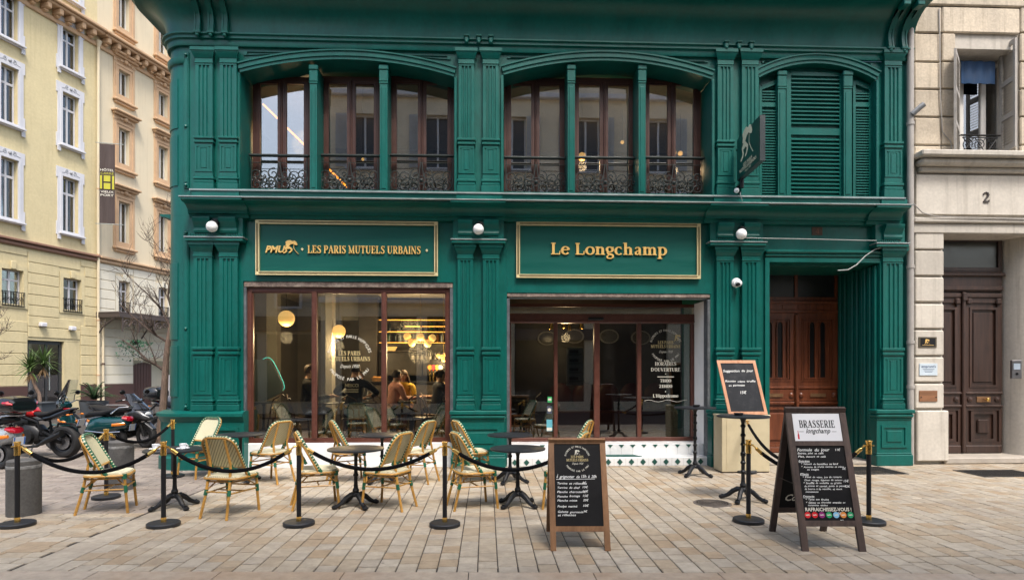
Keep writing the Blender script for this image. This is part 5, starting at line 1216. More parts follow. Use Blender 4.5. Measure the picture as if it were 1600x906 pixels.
def make_chair():
    t = thing('bistro_chair', 'x', 'chair', group='woven bistro chairs on the terrace')
    yb = lambda z: .0 - (z-.45)*.54                       # leaning plane of the back
    H = .89
    lp = rr_loop(.205, .20, .545, H, .10); d = dens(lp, .03)
    # woven panel, slightly dished
    m = MB(); rows = 9; cx = lambda z: max(p[0] for p in d if True)
    zs = [.545 + (H-.012-.545)*k/rows for k in range(rows+1)]
    def half(z):
        if z < H-.10: return .203
        q = (z-(H-.10))/.10; return .10 + .10*math.sqrt(max(0, 1-q*q))
    vs = []; nx = 8
    for s in (0, 1):
        for z in zs:
            for i in range(nx+1):
                x = -half(z) + 2*half(z)*i/nx; vs.append((x, yb(z) + (.008 if s else -.004) - .018*(1-(x/.2)**2), z))
    K = (rows+1)*(nx+1); fs = []; ms = []
    for s in (0, 1):
        for r in range(rows):
            for i in range(nx):
                a = s*K + r*(nx+1)+i; fs.append((a, a+1, a+nx+2, a+nx+1)); ms.append(0 if s else 1)
    m.v = vs; m.f = fs; m.m = ms; m.build('back_panel', [WVF, WVB], t)
    m = MB(); pts = dens(rr_loop(.208, .203, .47, H, .105), .0105)
    m.tube([(x, yb(z)+.004, z) for x, z in pts], .020, 7, alt=lambda i, k: 1 if (i % 3 == 0 and k % 2 == 0) else 0)
    m.build('back_binding', [BGREEN, BCREAM], t)
    m = MB(); hp = rr_loop(.218, .208, .43, H-.005, .11); m.tube([(x, yb(z)-.018, z) for x, z in dens(hp, .05)], .013, 8)
    m.tube([(-.2, yb(.545)-.004, .545), (.2, yb(.545)-.004, .545)], .012, 8); m.build('back_hoop', BAMB, t)
    for s in (-1, 1):
        m = MB(); m.tube([(s*.165, -.30, 0), (s*.145, -.235, .25), (s*.135, -.20, .44), (s*.125, yb(.6)-.095, .58), (s*.12, yb(.76)-.06, .74), (s*.115, yb(H)-.03, H-.02)], [.0155,.0155,.016,.015,.014,.013], 8); m.build('leg', BAMB, t)
        m = MB(); m.tube([(s*.205, .225, 0), (s*.195, .205, .22), (s*.19, .19, .43)], .0155, 8); m.build('leg', BAMB, t)
    m = MB(); o = []
    for k in range(24):
        a = 2*math.pi*k/24; c, q = math.cos(a), math.sin(a); o.append((.222*math.copysign(abs(c)**.45, c), .0 + .222*math.copysign(abs(q)**.45, q)))
    m.prism(o, .425, .452, 'XY'); m.prism([(x*.96, y*.96) for x, y in o], .4525, .462, 'XY'); m.build('seat', WVS, t)
    m = MB(); m.tube([(x*1.01, y*1.01, .43) for x, y in o], .014, 7, closed=True); m.tube([(x*.93, y*.93, .40) for x, y in o], .010, 6, closed=True); m.build('seat_rim', BAMB, t)
    m = MB()
    for s in (-1, 1):
        m.tube([(s*.197, .208, .27), (s*.148, -.232, .27)], .009, 6)
        m.tube([(s*.195, .2, .30), (s*.12, .1, .385), (s*.06, .02, .40)], .008, 6); m.tube([(s*.145, -.22, .30), (s*.10, -.12, .385), (s*.05, -.02, .40)], .008, 6)
    m.tube([(-.197, .208, .30), (.197, .208, .30)], .009, 6); m.tube([(-.148, -.235, .29), (.148, -.235, .29)], .009, 6); m.tube([(-.17, .0, .27), (.17, .0, .27)], .009, 6)
    m.build('stretcher', BAMB, t)
    for s in (-1, 1):
        for p, q, r in (((s*.196, .206, .235), (s*.193, .198, .315), .020), ((s*.147, -.238, .25), (s*.143, -.222, .31), .020), ((s*.19, .19, .39), (s*.19, .188, .445), .026),
                        ((s*.212, .03, .415), (s*.214, -.01, .475), .024), ((s*.138, -.205, .40), (s*.133, -.19, .45), .022), ((s*.128, yb(.56)-.085, .53), (s*.125, yb(.6)-.09, .58), .018)):
            m = MB(); m.tube([p, q], r, 8); m.build('binding', BGREEN, t)
    t.scale = (1.05,)*3
    return t
chair0 = make_chair()
_c0 = [True]
def chair(u, v, deg, label):
    """centre of the feet at photo point (u, v); deg = direction the sitter faces (0 = into the building, 90 = left)"""
    x, y = G(u, v)
    if _c0[0]: _c0[0] = False; chair0.location = (x, y, 0); chair0.rotation_euler = (0, 0, rad(deg)); chair0['label'] = label; return
    copy_tree(chair0, (x, y, 0), rad(deg), label)
chair(172, 797, -73, 'woven bistro chair beside the grey bollards, facing the table with coffee cups')
chair(361, 802, -14, 'woven bistro chair with its back to the street behind the drooping rope')
chair(312, 744, 152, 'woven bistro chair against the rounded corner pedestal behind the coffee cups')
chair(424, 752, 62, 'woven bistro chair turned towards the wide table before the first window pane')
chair(497, 790, -70, 'woven bistro chair behind the rope stanchion at the left of the round black table')
chair(545, 751, -68, 'woven bistro chair close to the shop window at the left of the hidden black table')
chair(606, 792, 66, 'woven bistro chair at the right of the round black table, before another chair')
chair(650, 752, 66, 'woven bistro chair by the window plinth, behind another chair facing the same way')
chair(741, 791, -70, 'woven bistro chair overlapping the one before the green pilaster pedestal')
chair(736, 751, -70, 'woven bistro chair standing right before the middle green pedestal')
chair(884, 792, 68, 'woven bistro chair half hidden behind the small chalkboard, its seat just showing')
chair(897, 751, 68, 'woven bistro chair before the tiled step, its back showing over the small chalkboard')
# tables
def make_table(h, r):
    t = thing('bistro_table', 'x', 'table', group='round black bistro tables')
    m = MB(); m.lathe([(0,h-.022),(r-.004,h-.022),(r,h-.018),(r,h-.003),(r-.006,h),(0,h)], n=48); m.build('table_top', mat('slate_top', (.016,.018,.022), rough=.42, spec=.35, var=.2, vs=6) if 'slate_top' not in MATS else MATS['slate_top'], t)
    m = MB(); m.lathe([(.055,.13),(.055,.16),(.035,.18),(.042,.21),(.028,.24),(.024,.30),(.024,h*.52),(.034,h*.53),(.034,h*.56),(.024,h*.57),(.022,h-.10),(.034,h-.06),(.05,h-.04),(.12,h-.0225),(0,h-.0225)], n=14)
    if h > 1:
        for z in (.36, .48, .60, .72, .84, .96): m.lathe([(.024,z),(.034,z+.015),(.034,z+.03),(.024,z+.045)], n=14)
    m.build('column', IRON, t)
    for k in range(4):
        a = math.pi/2*k + .62; c, s = math.cos(a), math.sin(a)
        m = MB(); m.tube([(c*q, s*q, z) for q, z in ((.02,.15),(.07,.155),(.13,.12),(.19,.065),(.24,.038),(.275,.035))], [.03,.034,.032,.028,.025,.032], 8); m.ball((c*.28, s*.28, .028), .036, 10, 6, (1,1,.75)); m.build('foot', IRON, t)
    return t
lowt = make_table(.735, .35); hight = make_table(1.12, .33)
first = {id(lowt): True, id(hight): True}
def table(proto, u, v, label, rz=0.0):
    x, y = G(u, v)
    if first[id(proto)]: first[id(proto)] = False; proto.location = (x, y, 0); proto.rotation_euler = (0,0,rz); proto['label'] = label; return proto
    return copy_tree(proto, (x, y, 0), rz, label)
tA = table(lowt, 273, 793, 'round black bistro table carrying two white coffee cups', .3)
table(lowt, 376, 752, 'round black bistro table before the first window pane, between two woven chairs', .1)
table(lowt, 556, 791, 'round black bistro table between two woven chairs facing each other over the rope', 0)
table(lowt, 597, 753, 'round black bistro table close to the shop window plinth', .4)
table(lowt, 809, 790, 'round black bistro table beside the small chalkboard', .2)
table(lowt, 797, 753, 'round black bistro table before the tiled step and green pedestal', .5)
tB = table(hight, 1086, 743, 'tall round black standing table before the white entrance reveal', .1)
tC = table(hight, 1161, 782, 'tall round black standing table before the cream cabinet', .3)
ASH = mat('ashtray_black', (.008,.008,.009), rough=.4)
for tt, dx, lb in ((tB, .02, 'small black ashtray on the tall table by the entrance reveal'), (tC, -.06, 'small black ashtray on the tall table by the cream cabinet')):
    m = MB(); m.lathe([(0,0),(.05,0),(.062,.035),(.055,.035),(.045,.01),(0,.01)], n=18); tag(m.build('ashtray', ASH, loc=(tt.location.x+dx, tt.location.y, 1.1205)), lb, 'ashtray')
CHINA = mat('white_china', (.78,.79,.80), rough=.18, var=.02)
for dx, dy, lb in ((-.20, -.06, 'white coffee cup on a saucer nearer the rope post on the table'), (.11, -.02, 'white coffee cup on a saucer nearer the table middle')):
    t = thing('coffee_cup', lb, 'cup', (tA.location.x+dx, tA.location.y+dy, .7355))
    m = MB(); m.lathe([(0,.010),(.025,.010),(.040,.045),(.043,.068),(.039,.068),(.035,.045),(.02,.016),(0,.016)], n=18); m.tube([(.041,0,.058),(.064,0,.05),(.06,0,.03),(.036,0,.026)], .005, 6); m.build('cup', CHINA, t)
    m = MB(); m.lathe([(0,0),(.045,0),(.078,.012),(.076,.015),(.04,.006),(0,.006)], n=22); m.build('saucer', CHINA, t)
# rope barrier
POLE = mat('matt_black_pole', (.009,.009,.011), rough=.5, spec=.3, var=.15); BASEM = mat('grey_black_base', (.013,.015,.019), rough=.5, var=.25, vs=6)
def make_post():
    t = thing('rope_post', 'x', 'rope post', group='black and brass rope posts')
    m = MB(); m.lathe([(0,0),(.168,0),(.170,.004),(.170,.034),(.160,.042),(.03,.044),(0,.044)], n=40); m.build('base', BASEM, t)
    m = MB(); m.lathe([(.025,.095),(.025,.775)], n=16); m.build('pole', POLE, t)
    m = MB(); m.lathe([(.028,.044),(.028,.095),(.0,.095)], n=16); m.build('collar', BRASS, t)
    m = MB(); m.lathe([(.0,.775),(.030,.775),(.030,.86),(.026,.862),(.026,.868),(.055,.87),(.055,.877),(.028,.879),(.030,.90),(.036,.925),(.033,.928),(0,.926)], n=18); m.build('cap', BRASS, t)
    return t
post0 = make_post(); PO = {}
def post(k, u, v, label):
    x, y = G(u, v); PO[k] = Vector((x, y, 0))
    if len(PO) == 1: post0.location = (x, y, 0); post0['label'] = label; return
    copy_tree(post0, (x, y, 0), 0, label)
post('a', 27, 821, 'rope post with black pole and brass cap before the grey bollard')
post('b', 255.5, 821, 'rope post before the table with two coffee cups')
post('c', 467, 819.5, 'rope post before a woven chair left of the round black table')
post('d', 695, 821, 'rope post standing alone between the two pairs of woven chairs')
post('e', 1169.5, 815, 'rope post beside the big menu board, before the tall table')
post('f', 1357.5, 817, 'rope post before the green pedestal, half behind the big menu board')
post('g', 166, 778, 'rope post behind the woven chair, beside the second bollard')
post('h', 270, 745, 'rope post close to the rounded corner of the green building')
post('i', 1166, 738, 'rope post before the cream cabinet, behind the tall table')
post('j', 905, 821, 'rope post hidden behind the small chalkboard')
def rope(a, b, sag, label, za=.868, zb=.868, cut=None):
    pa, pb_ = (PO[a] if isinstance(a, str) else Vector(a)), (PO[b] if isinstance(b, str) else Vector(b))
    d = (pb_-pa); d.z = 0; L_ = d.length; d.normalize()
    A_ = Vector((pa.x, pa.y, za)) + d*.045; B_ = Vector((pb_.x, pb_.y, zb)) - d*.045
    t = thing('barrier_rope', label, 'rope', (pa.x, pa.y, 0), group='black velvet barrier ropes', world=True)
    pts = [A_.lerp(B_, k/26) - Vector((0,0,sag*4*(k/26)*(1-k/26))) for k in range(27)]
    m = MB(); m.tube(pts[2:-2], .022, 10); m.build('cord', VELVET, t)
    for e in ((pts[0], pts[1], pts[2]), (pts[-1], pts[-2], pts[-3])):
        q = e[0].lerp(e[2], .45); m = MB(); m.tube([e[0]+Vector((0,0,.004)), q], [.007,.010], 8); m.tube([q, e[2].lerp(q, -.35)], [.021,.0215], 10); m.ball(e[0], .012, 8, 6); m.ball(q, .017, 8, 6); m.build('hook', BRASS, t)
rope('a', 'b', .28, 'black velvet rope hanging before the woven chair by the bollards'); rope('b', 'c', .27, 'black velvet rope drooping before the chair that turns its back')
rope('c', 'd', .25, 'black velvet rope drooping before the round table and two chairs'); rope('d', 'j', .25, 'black velvet rope running behind the small chalkboard')
rope('a', 'g', .25, 'black velvet rope running back past the first bollard'); rope('g', 'h', .20, 'black velvet rope hanging before the second bollard')
rope('e', 'f', .30, 'black velvet rope passing behind the big menu board')
# ------------------------------------------------------------------ chalkboards, cabinet
CHALKB = mat('chalkboard', (.005,.005,.006), rough=.6, spec=.2, var=.3, vs=3, dirt=((.014,.014,.015), .5, 4)); CHALK = mat('chalk', (.72,.73,.72), rough=.9, var=.1, vs=40)
SLATE = mat('grey_chalkboard', (.018,.020,.024), rough=.6, spec=.25, var=.2, vs=3, dirt=((.07,.075,.08), .6, 5))
TEAK = wood('board_oak', (.16,.075,.030), (.27,.14,.065), rough=.5); DKW = wood('board_walnut', (.035,.022,.018), (.085,.055,.045), rough=.6); PINKW = wood('board_pine', (.42,.19,.10), (.56,.30,.18), rough=.5)
rw = random.Random(8)
class Lines(MB):
    def __init__(s): MB.__init__(s); s.lines = []
    def build(s, name, mats, parent=None, **k):
        for q in s.lines: q.build('chalk_line', mats, parent, **k)
        if s.f: MB.build(s, 'chalk_underline', mats, parent, **k)
def chalkline(m, txt, x, z, h, M, width=None):
    """hand lettering on a board: slanted, words a little uneven"""
    if isinstance(m, Lines): q_ = MB(); m.lines.append(q_); m = q_
    cx = x; words = txt.split(' ')
    tot = len(txt); per = (width/tot) if width else h*.62
    for wd in words:
        o = M((cx, z + rw.uniform(-.1,.1)*h)); ax = (M((1,0))-M((0,0))); az = (M((0,1))-M((0,0)))
        sans_text(m, wd, h*rw.uniform(.92,1.08), o, ax, az, ax.cross(az), align='L', shear=.28, bold=.012, width=per*len(wd)*.97)
        cx += per*(len(wd)+1)
def aboard(name, label, uL, uR, vf, ub0, vb0, H, frame, wcol, head=0.0, tl=.055):
    xl, yl_ = G(uL, vf); xr, yr = G(uR, vf); xbk, ybk = G(ub0, vb0)
    wd = xr-xl; dep = ybk-yl_
    t = thing(name, label, 'chalkboard', ((xl+xr)/2, (yl_+ybk)/2, 0), math.atan2(yr-yl_, xr-xl))
    h2 = dep/2; hw = wd/2
    def MF(p, o=0.0):                                    # front leaf: p = (x, distance up the leaf)
        L_ = math.hypot(H, h2); s = p[1]/L_; n = Vector((0, -H/L_, h2/L_))
        return Vector((p[0], -h2 + h2*s - .012*(0), H*s)) + n*o
    L_ = math.hypot(H, h2)
    for sgn, nm in ((1, 'front'), (-1, 'back')):
        def P(p, o=0.0):
            v = MF(p, o); return v if sgn > 0 else Vector((v.x - .0, -v.y + .0, v.z))
        dz = -.004 if sgn < 0 else 0
        parts = [(-hw, -hw+tl, 0, L_+dz, 'leg'), (hw-tl, hw, 0, L_+dz, 'leg'), (-hw+tl, hw-tl, L_-tl+dz, L_+dz, 'rail'), (-hw+tl, hw-tl, L_*.165, L_*.165+tl*.9, 'rail')]
        if head and sgn > 0: parts.append((-hw+tl, hw-tl, L_-tl-head-tl*.75, L_-tl-head, 'rail'))
        for a, b, c, d, pn in parts:
            m = MB(); m.add([P((x, z), o) for x in (a, b) for z in (c, d) for o in (.0, -.032)], [(0,1,3,2),(4,6,7,5),(0,4,5,1),(2,3,7,6),(0,2,6,4),(1,5,7,3)]); m.build(pn, wcol, t, smooth=0)
        a, b, c, d = -hw+tl-.004, hw-tl+.004, L_*.165+tl*.88, L_-tl+.004+dz
        m = MB(); m.add([P((x, z), o) for x in (a, b) for z in (c, d) for o in (-.010, -.020)], [(0,1,3,2),(4,6,7,5),(0,4,5,1),(2,3,7,6),(0,2,6,4),(1,5,7,3)]); pn = m.build('panel', CHALKB, t, smooth=0)
        if sgn > 0: front = pn
        else: backp = pn; PB = P
    m = MB()
    for s in (-1, 1): m.tube([(s*(hw-.01), -h2*.55, H*.45), (s*(hw-.01), h2*.55, H*.45)], .004, 6)
    m.build('stay', BLACK, t)
    return t, front, backp, (lambda p: MF(p, -.0094)), hw-tl, L_*.165+tl*.9, L_-tl, (lambda p: PB(p, -.0094))
t, fr_, bk_, M, hw, zl, zh, _ = aboard('pavement_chalkboard', 'small oak framed pavement chalkboard with a snack list and round emblem', 863, 957.5, 861, 850.5, 829, 1.03, None, TEAK)
ax, az = (M((1,0))-M((0,0))), (M((0,1))-M((0,0))); an = ax.cross(az)
c = M((-.0, zh-.155)); s = .125
m = MB(); emblem(m, c, s, ax, az, an, rider=True); m.build('emblem_print', DECAL, fr_, smooth=0)
m = MB(); serif_text(m, 'LES PARIS', s*.2, Vector(c)+az*s*.06, ax, az, an, .0006, width=s*1.0); serif_text(m, 'MUTUELS URBAINS', s*.2, Vector(c)-az*s*.2, ax, az, an, .0006, width=s*1.75); m.build('emblem_letters', GDECAL, fr_, smooth=0)
m = Lines(); z = zh-.345; w_ = 2*hw
chalkline(m, 'À grignoter de 15h à 20h', -hw+.015, z, .030, M, w_*.86)
ribbon(m, [(-hw+.015, z-.014), (hw*.72, z-.010)], .004, .0005, 0, lambda p, y: M(p)+an*y)
for i, (a, b) in enumerate((('Terrine et rillettes', '8€'), ('Terrine du chef', '10€'), ('Planche charcuterie', '16€'), ('Planche fromage', '15€'), ('Planche mixte', '20€'), ('Poulpe mariné', '10€'), ('Galette gourmande', '9€'), ('et rillettes', ''))):
    zz_ = z-.062-.042*i - (.012 if i > 4 else 0) - (.012 if i > 5 else 0) + (.012 if i == 7 else 0)
    chalkline(m, a, -hw+.022, zz_, .021, M, len(a)*.0148)
    if b: chalkline(m, b, hw*.18, zz_+.004, .021, M, len(b)*.017)
m.build('chalk_writing', CHALK, fr_, smooth=0)
t, fr_, bk_, M, hw, zl, zh, MBK = aboard('menu_board', 'tall dark walnut menu board with a white printed header and chalked menu', 1258, 1358, 862, 1197.5, 829, 1.345, None, DKW, head=.285, tl=.062)
ax, az = (M((1,0))-M((0,0))), (M((0,1))-M((0,0))); an = ax.cross(az)
HDR = mat('white_header', (.66,.67,.70), rough=.5, var=.04)
m = MB(); m.add([M((x, z_))+an*o for x in (-hw+.004, hw-.004) for z_ in (zh-.283, zh-.002) for o in (.001, .004)], [(0,1,3,2),(4,6,7,5),(0,4,5,1),(2,3,7,6),(0,2,6,4),(1,5,7,3)]); hd_ = m.build('header_panel', HDR, t, smooth=0)
MH = lambda p: M(p)+an*.0042
m = MB(); serif_text(m, 'BRASSERIE', .075, MH((0, zh-.150)), ax, az, an, .0006, width=hw*1.50); sans_text(m, 'longchamp', .050, MH((0, zh-.205)), ax, az, an, shear=.35, bold=.02, width=hw*1.0)
for q in (-1, 1): ribbon(m, [(q*hw*.58, zh-.19), (q*hw*.78, zh-.19)], .004, .0005, 0, lambda p, y: MH(p)+an*y)
m.build('header_print', mat('header_ink', (.012,.012,.014), rough=.6), hd_, smooth=0)
m = MB(); m.add([MH(p)+an*.0005 for p in ((-hw*.86,zh-.265),(-hw*.79,zh-.265),(-hw*.79,zh-.225),(-hw*.81,zh-.205),(-hw*.81,zh-.18),(-hw*.84,zh-.18),(-hw*.84,zh-.205),(-hw*.86,zh-.225))], [tuple(range(8))]); m.build('bottle_print', mat('red_print', (.45,.01,.03), rough=.5), hd_, smooth=0)
m = Lines(); z = zh-.285-.062*.75
lines = [('Formule du jour', .042, 0, .70), ('Entrée, plat et café', .026, 0, .56), ('Plat, dessert et café', .026, 0, .60), ('', .012, 0, 0), ('Entrées', .024, .0, .24), ('* Velouté de lentilles au lard', .024, .03, .80), ('* Assiette de truite marinée et crème', .024, .03, .92), ('au seigle', .022, .12, .26), ('', .012, 0, 0), ('Plats', .024, 0, .18),
         ('* Filet de veau, jus de romarin', .024, .03, .84), ('Choux rouge, légumes de saison', .024, .05, .82), ('* Soufflé de volaille au gratin', .024, .03, .82), ('de pommes et cantal, purée de panais', .024, .04, .90), ('de beurre à la vanille, et sauce', .024, .04, .80), ('mousseuse', .022, .05, .28), ('', .012, 0, 0), ('Desserts', .024, 0, .24), ('* Tarte aux fruits', .024, .03, .50), ('* Gâteau au chocolat amandes et', .024, .03, .84), ('noisettes tièdes', .022, .06, .42)]
fit = (z - (zl+.135))/sum(h for _, h, _, _ in lines)
for txt, h, ind, wd in lines:
    z -= h*fit
    if txt: chalkline(m, txt, -hw+.012+ind*.6, z, h*fit*.60, M, wd*2*hw*.95)
    if txt in ('Entrées', 'Plats', 'Desserts'): ribbon(m, [(-hw+.012, z-.006), (-hw+.012+wd*1.9*hw, z-.004)], .003, .0005, 0, lambda p, y: M(p)+an*y)
zt_ = zh-.285-.062*.75
for txt, x_, z_ in (('11€', .62, .050), ('6€', .80, .235), ('15€', .78, .355), ('12€', .80, .405), ('5€', .35, .665), ('7€', .40, .735)): chalkline(m, txt, hw*x_, zt_-z_, .022, M, len(txt)*.016)
m.build('chalk_writing', CHALK, fr_, smooth=0)
m = MB(); sans_text(m, 'RAFRAICHISSEZ-VOUS !', .034, M((0, zl+.088)), ax, az, an, bold=.03, width=hw*1.86); m.build('slogan_print', DECAL, fr_, smooth=0)
cl = [('red',(.60,.015,.02)),('crimson',(.55,.004,.01)),('purple',(.22,.01,.14)),('green',(.01,.30,.10)),('blue',(.20,.45,.66)),('orange',(.62,.22,.04)),('emerald',(.005,.28,.11))]
for k, (nm, cc) in enumerate(cl):
    p = M((-hw*.86+k*hw*1.72/6, zl+.052)); m = MB()
    m.add([p+an*.0008+(ax*math.cos(a)+az*math.sin(a))*.029 for a in [2*math.pi*i/24 for i in range(24)]], [tuple(range(24))]); o = m.build('drink_badge', mat('badge_print_'+nm, cc, rough=.5, var=.03), fr_, smooth=0)
    m = MB(); sans_text(m, ('COLA','TEA','ROSE','SODA','FIZZ','ORANGE','MINT')[k], .009, p+an*.0006-az*.004, ax, az, an, shear=.2, bold=.03) if False else m.add([p+an*.0013+ax*x_+az*z_ for x_, z_ in ((-.018,-.004),(-.006,-.007),(.008,-.003),(.019,-.005),(.018,.003),(.006,.007),(-.008,.003),(-.018,.006))], [tuple(range(8))]); m.build('badge_mark', DECAL, o, smooth=0)
bx_ = (MBK((1,0))-MBK((0,0))); bz_ = (MBK((0,1))-MBK((0,0)))
# inner face of the rear leaf carries a white script word
inn = Vector((0, -1, 0)); L0 = MBK((-hw*.35, zl+.08)); nb_ = bx_.cross(bz_); nb_ = nb_ if nb_.y < 0 else -nb_
m = MB(); sans_text(m, 'Coca', .075, L0 + nb_*.0115, bx_, bz_, nb_, shear=.35, bold=.02); m.build('script_print', DECAL, bk_, smooth=0)
# cream cabinet with the leaning chalkboard
CRM = mat('cream_cabinet_paint', (.50,.43,.28), rough=.55, var=.1, vs=3, dirt=((.34,.28,.18), .3, 5), bump=.1)
x0, y0 = G(1127.5, 739); x1, _ = G(1206, 739); H = Z_(1165, 648, y0)
t = thing('cream_cabinet', 'plain cream painted wooden cabinet before the pilasters by the house door', 'cabinet', ((x0+x1)/2, y0+.2, 0))
hw = (x1-x0)/2
m = MB(); m.box(-hw+.012, hw-.012, -.185, .19, .02, H-.03, .006); m.build('carcass', CRM, t); m = MB(); m.box(-hw, hw, -.20, .20, H-.0295, H, .008); m.build('top', CRM, t)
m = MB(); m.box(-hw+.02, hw-.02, -.17, .18, 0, .0195); m.build('base', DKW, t); m = MB(); m.box(-hw+.09, -hw+.10, -.19, -.1845, .05, H-.05); m.box(hw-.08, hw-.03, -.1865, -.1845, H-.075, H-.035, .001); m.build('door_edge', CRM, t)
zb = H+.001; yb_ = y0+.05
pbl, pbr, ptl, ptr = (1138, 640), (1199, 640), (1126.5, 562.5), (1186, 563.5)
bw, bh = X_(1199, yb_)-X_(1138, yb_), 1.0
ang = rad(12)
cx = (X_(1138, yb_)+X_(1199, yb_))/2
t = thing('leaning_chalkboard', 'slate chalkboard in a pinkish pine frame leaning on the cream cabinet top', 'chalkboard', (cx, yb_, zb))
Lb = (Z_(1165, 563, yb_+.15)-zb)/math.cos(ang); sk = -(X_(1168.5, yb_)-X_(1156.5, yb_))
def MC(p, o=0.0): return Vector((p[0] + sk*p[1]/Lb, math.sin(ang)*p[1] - o*math.cos(ang), math.cos(ang)*p[1] + o*math.sin(ang)))
hw = bw/2; fw = .05
for a, b, c, d in ((-hw, -hw+fw, 0, Lb), (hw-fw, hw, 0, Lb), (-hw+fw, hw-fw, Lb-fw, Lb), (-hw+fw, hw-fw, 0, fw)):
    m = MB(); m.add([MC((x, z), o) for x in (a, b) for z in (c, d) for o in (0, .022)], [(0,1,3,2),(4,6,7,5),(0,4,5,1),(2,3,7,6),(0,2,6,4),(1,5,7,3)]); m.build('frame_side', PINKW, t, smooth=0)
m = MB(); m.add([MC((x, z), o) for x in (-hw+fw-.003, hw-fw+.003) for z in (fw-.003, Lb-fw+.003) for o in (.004, .012)], [(0,1,3,2),(4,6,7,5),(0,4,5,1),(2,3,7,6),(0,2,6,4),(1,5,7,3)]); sp = m.build('slate', SLATE, t, smooth=0)
M = lambda p: MC(p, .0126); m = Lines()
chalkline(m, 'Suggestion du jour', -hw+fw+.02, Lb-.20, .042, M, (bw-2*fw)*.92); chalkline(m, 'Risotto crème truffe', -hw+fw+.02, Lb-.38, .034, M, (bw-2*fw)*.92); chalkline(m, 'et parmesan', -hw+fw+.06, Lb-.45, .034, M, (bw-2*fw)*.5); chalkline(m, '15€', -.05, Lb-.58, .05, M, .10)
m.build('chalk_writing', CHALK, sp, smooth=0)
# loose hook end lying on the rope behind the big board
rope('i', (G(1225, 800)[0], G(1225, 800)[1], 0), .10, 'black velvet rope slung from the rear post towards the big menu board', zb=.62)
# ------------------------------------------------------------------ stone house on the right
YR = 10.83
LIME = mat('limestone', (.50,.43,.33), streak=((.20,.165,.12), .6), rnd=.18, rough=.85, var=.16, vs=2.2, fine=.12, fs=25, bump=.5, bs=18, dirt=((.24,.20,.16), .5, 1.6)); PALE = mat('pale_render', (.50,.462,.40), streak=((.24,.21,.17), .6), rnd=.16, rough=.85, var=.1, vs=2, fine=.06, fs=20, dirt=((.36,.33,.29), .45, 2.4), bump=.3, bs=14)
WALN = wood('old_walnut_door', (.018,.0085,.006), (.055,.025,.016), rough=.5); GREYW = mat('weathered_grey_paint', (.36,.34,.31), rough=.75, var=.2, vs=5, dirt=((.18,.16,.14), .5, 9))
RX = lambda u, Y=YR: X_(u, Y)
rbd = thing('stone_house', 'pale limestone townhouse with a brown carved double door and number 2', 'building', (9, 11.5, 0), world=True)
zr = lambda v, u=1500, Y=YR: Z_(u, v, Y)
xw0, xw1 = RX(1495), RX(1589); xq = 13.0; xl = XR+.02
m = MB()                                                  # backing wall with its openings
xd0, xd1 = RX(1474), RX(1566)
m.box(xl, xd0, YR+.03, YR+.62, 0, zr(366)); m.box(xl, xq, YR+.03, YR+.6, zr(366)+.001, zr(243)); m.box(xl, xw0, YR+.03, YR+.6, zr(243)+.001, zr(75)); m.box(xw1, xq, YR+.03, YR+.6, zr(243)+.001, zr(75)); m.box(xl, xq, YR+.03, YR+.6, zr(75)+.001, 10.5)
m.build('wall', PALE, rbd)
ydr = 11.36
arc_ = [(RX(1566, ydr)+.02 + .42 - .42*math.cos(math.pi/2*k/10), ydr+.1 - .62*math.sin(math.pi/2*k/10)) for k in range(11)]
m = MB(); m.prism(arc_ + [(xq, YR-.05), (xq, ydr+.3), (arc_[0][0], ydr+.3)], 0, zr(366), 'XY'); m.build('rounded_door_jamb', WHITE if False else PALE, rbd, smooth=60)
def block(u0, u1, v0, v1, pr=.05, mm=LIME, nm='stone_block', y=YR):
    b = MB(); b.box(RX(u0), RX(u1), y-pr, y+.029, zr(v1, u0), zr(v0, u0), .018); b.build(nm, mm, rbd)
for v0, v1 in ((353.5,389.5),(392,430.5),(433.5,471.5),(475,513),(516,555),(558,596.5),(599.5,637.5)): block(1428.5, 1473.5, v0, v1, .03, PALE)
block(1429, 1478.5, 641, 719.5, .07, PALE, 'base_block')
for v0, v1 in ((53.5,96.5),(98.5,139),(141,182.5),(184.5,226.5),(228.5,243)):
    block(1428, 1469.5, v0, v1, .02); block(1471, 1491.5, v0, v1, .03); block(1593, 1640, v0, v1, .03)
for u0, u1 in ((1428,1470),(1471.5,1592),(1593.5,1640)): block(u0, u1, 12, 51.5, .03)
block(1428, 1640, -12, 9, .05)
m = MB(); m.box(xl, xq, YR-.30, YR+.03, zr(252), zr(243), .02); m.box(xl+.06, xq, YR-.20, YR+.03, zr(263), zr(252)-.001, .04); m.box(xl+.12, xq, YR-.08, YR+.03, zr(271), zr(263)-.001, .02); m.build('ledge', PALE, rbd)
m = MB(); m.box(xl+.08, xq, YR-.02, YR+.03, zr(336), zr(274), .01); m.build('name_panel', PALE, rbd)
m = MB(); m.box(xl, xq, YR-.10, YR+.03, zr(350), zr(342), .02); m.box(xl, xq, YR-.05, YR+.03, zr(366), zr(350)-.001, .02); m.build('lintel_band', PALE, rbd)
nt_ = thing('number_plaque', 'dark raised house number 2 over the brown carved door', 'plaque', (RX(1541, YR-.03), YR-.021, zr(317, 1541)))
m = MB(); serif_text(m, '2', .19, (0,0,0), EX, EZ, EN, .02); m.build('numeral', mat('bronze_numeral', (.055,.045,.04), rough=.5, metal=.4), nt_)
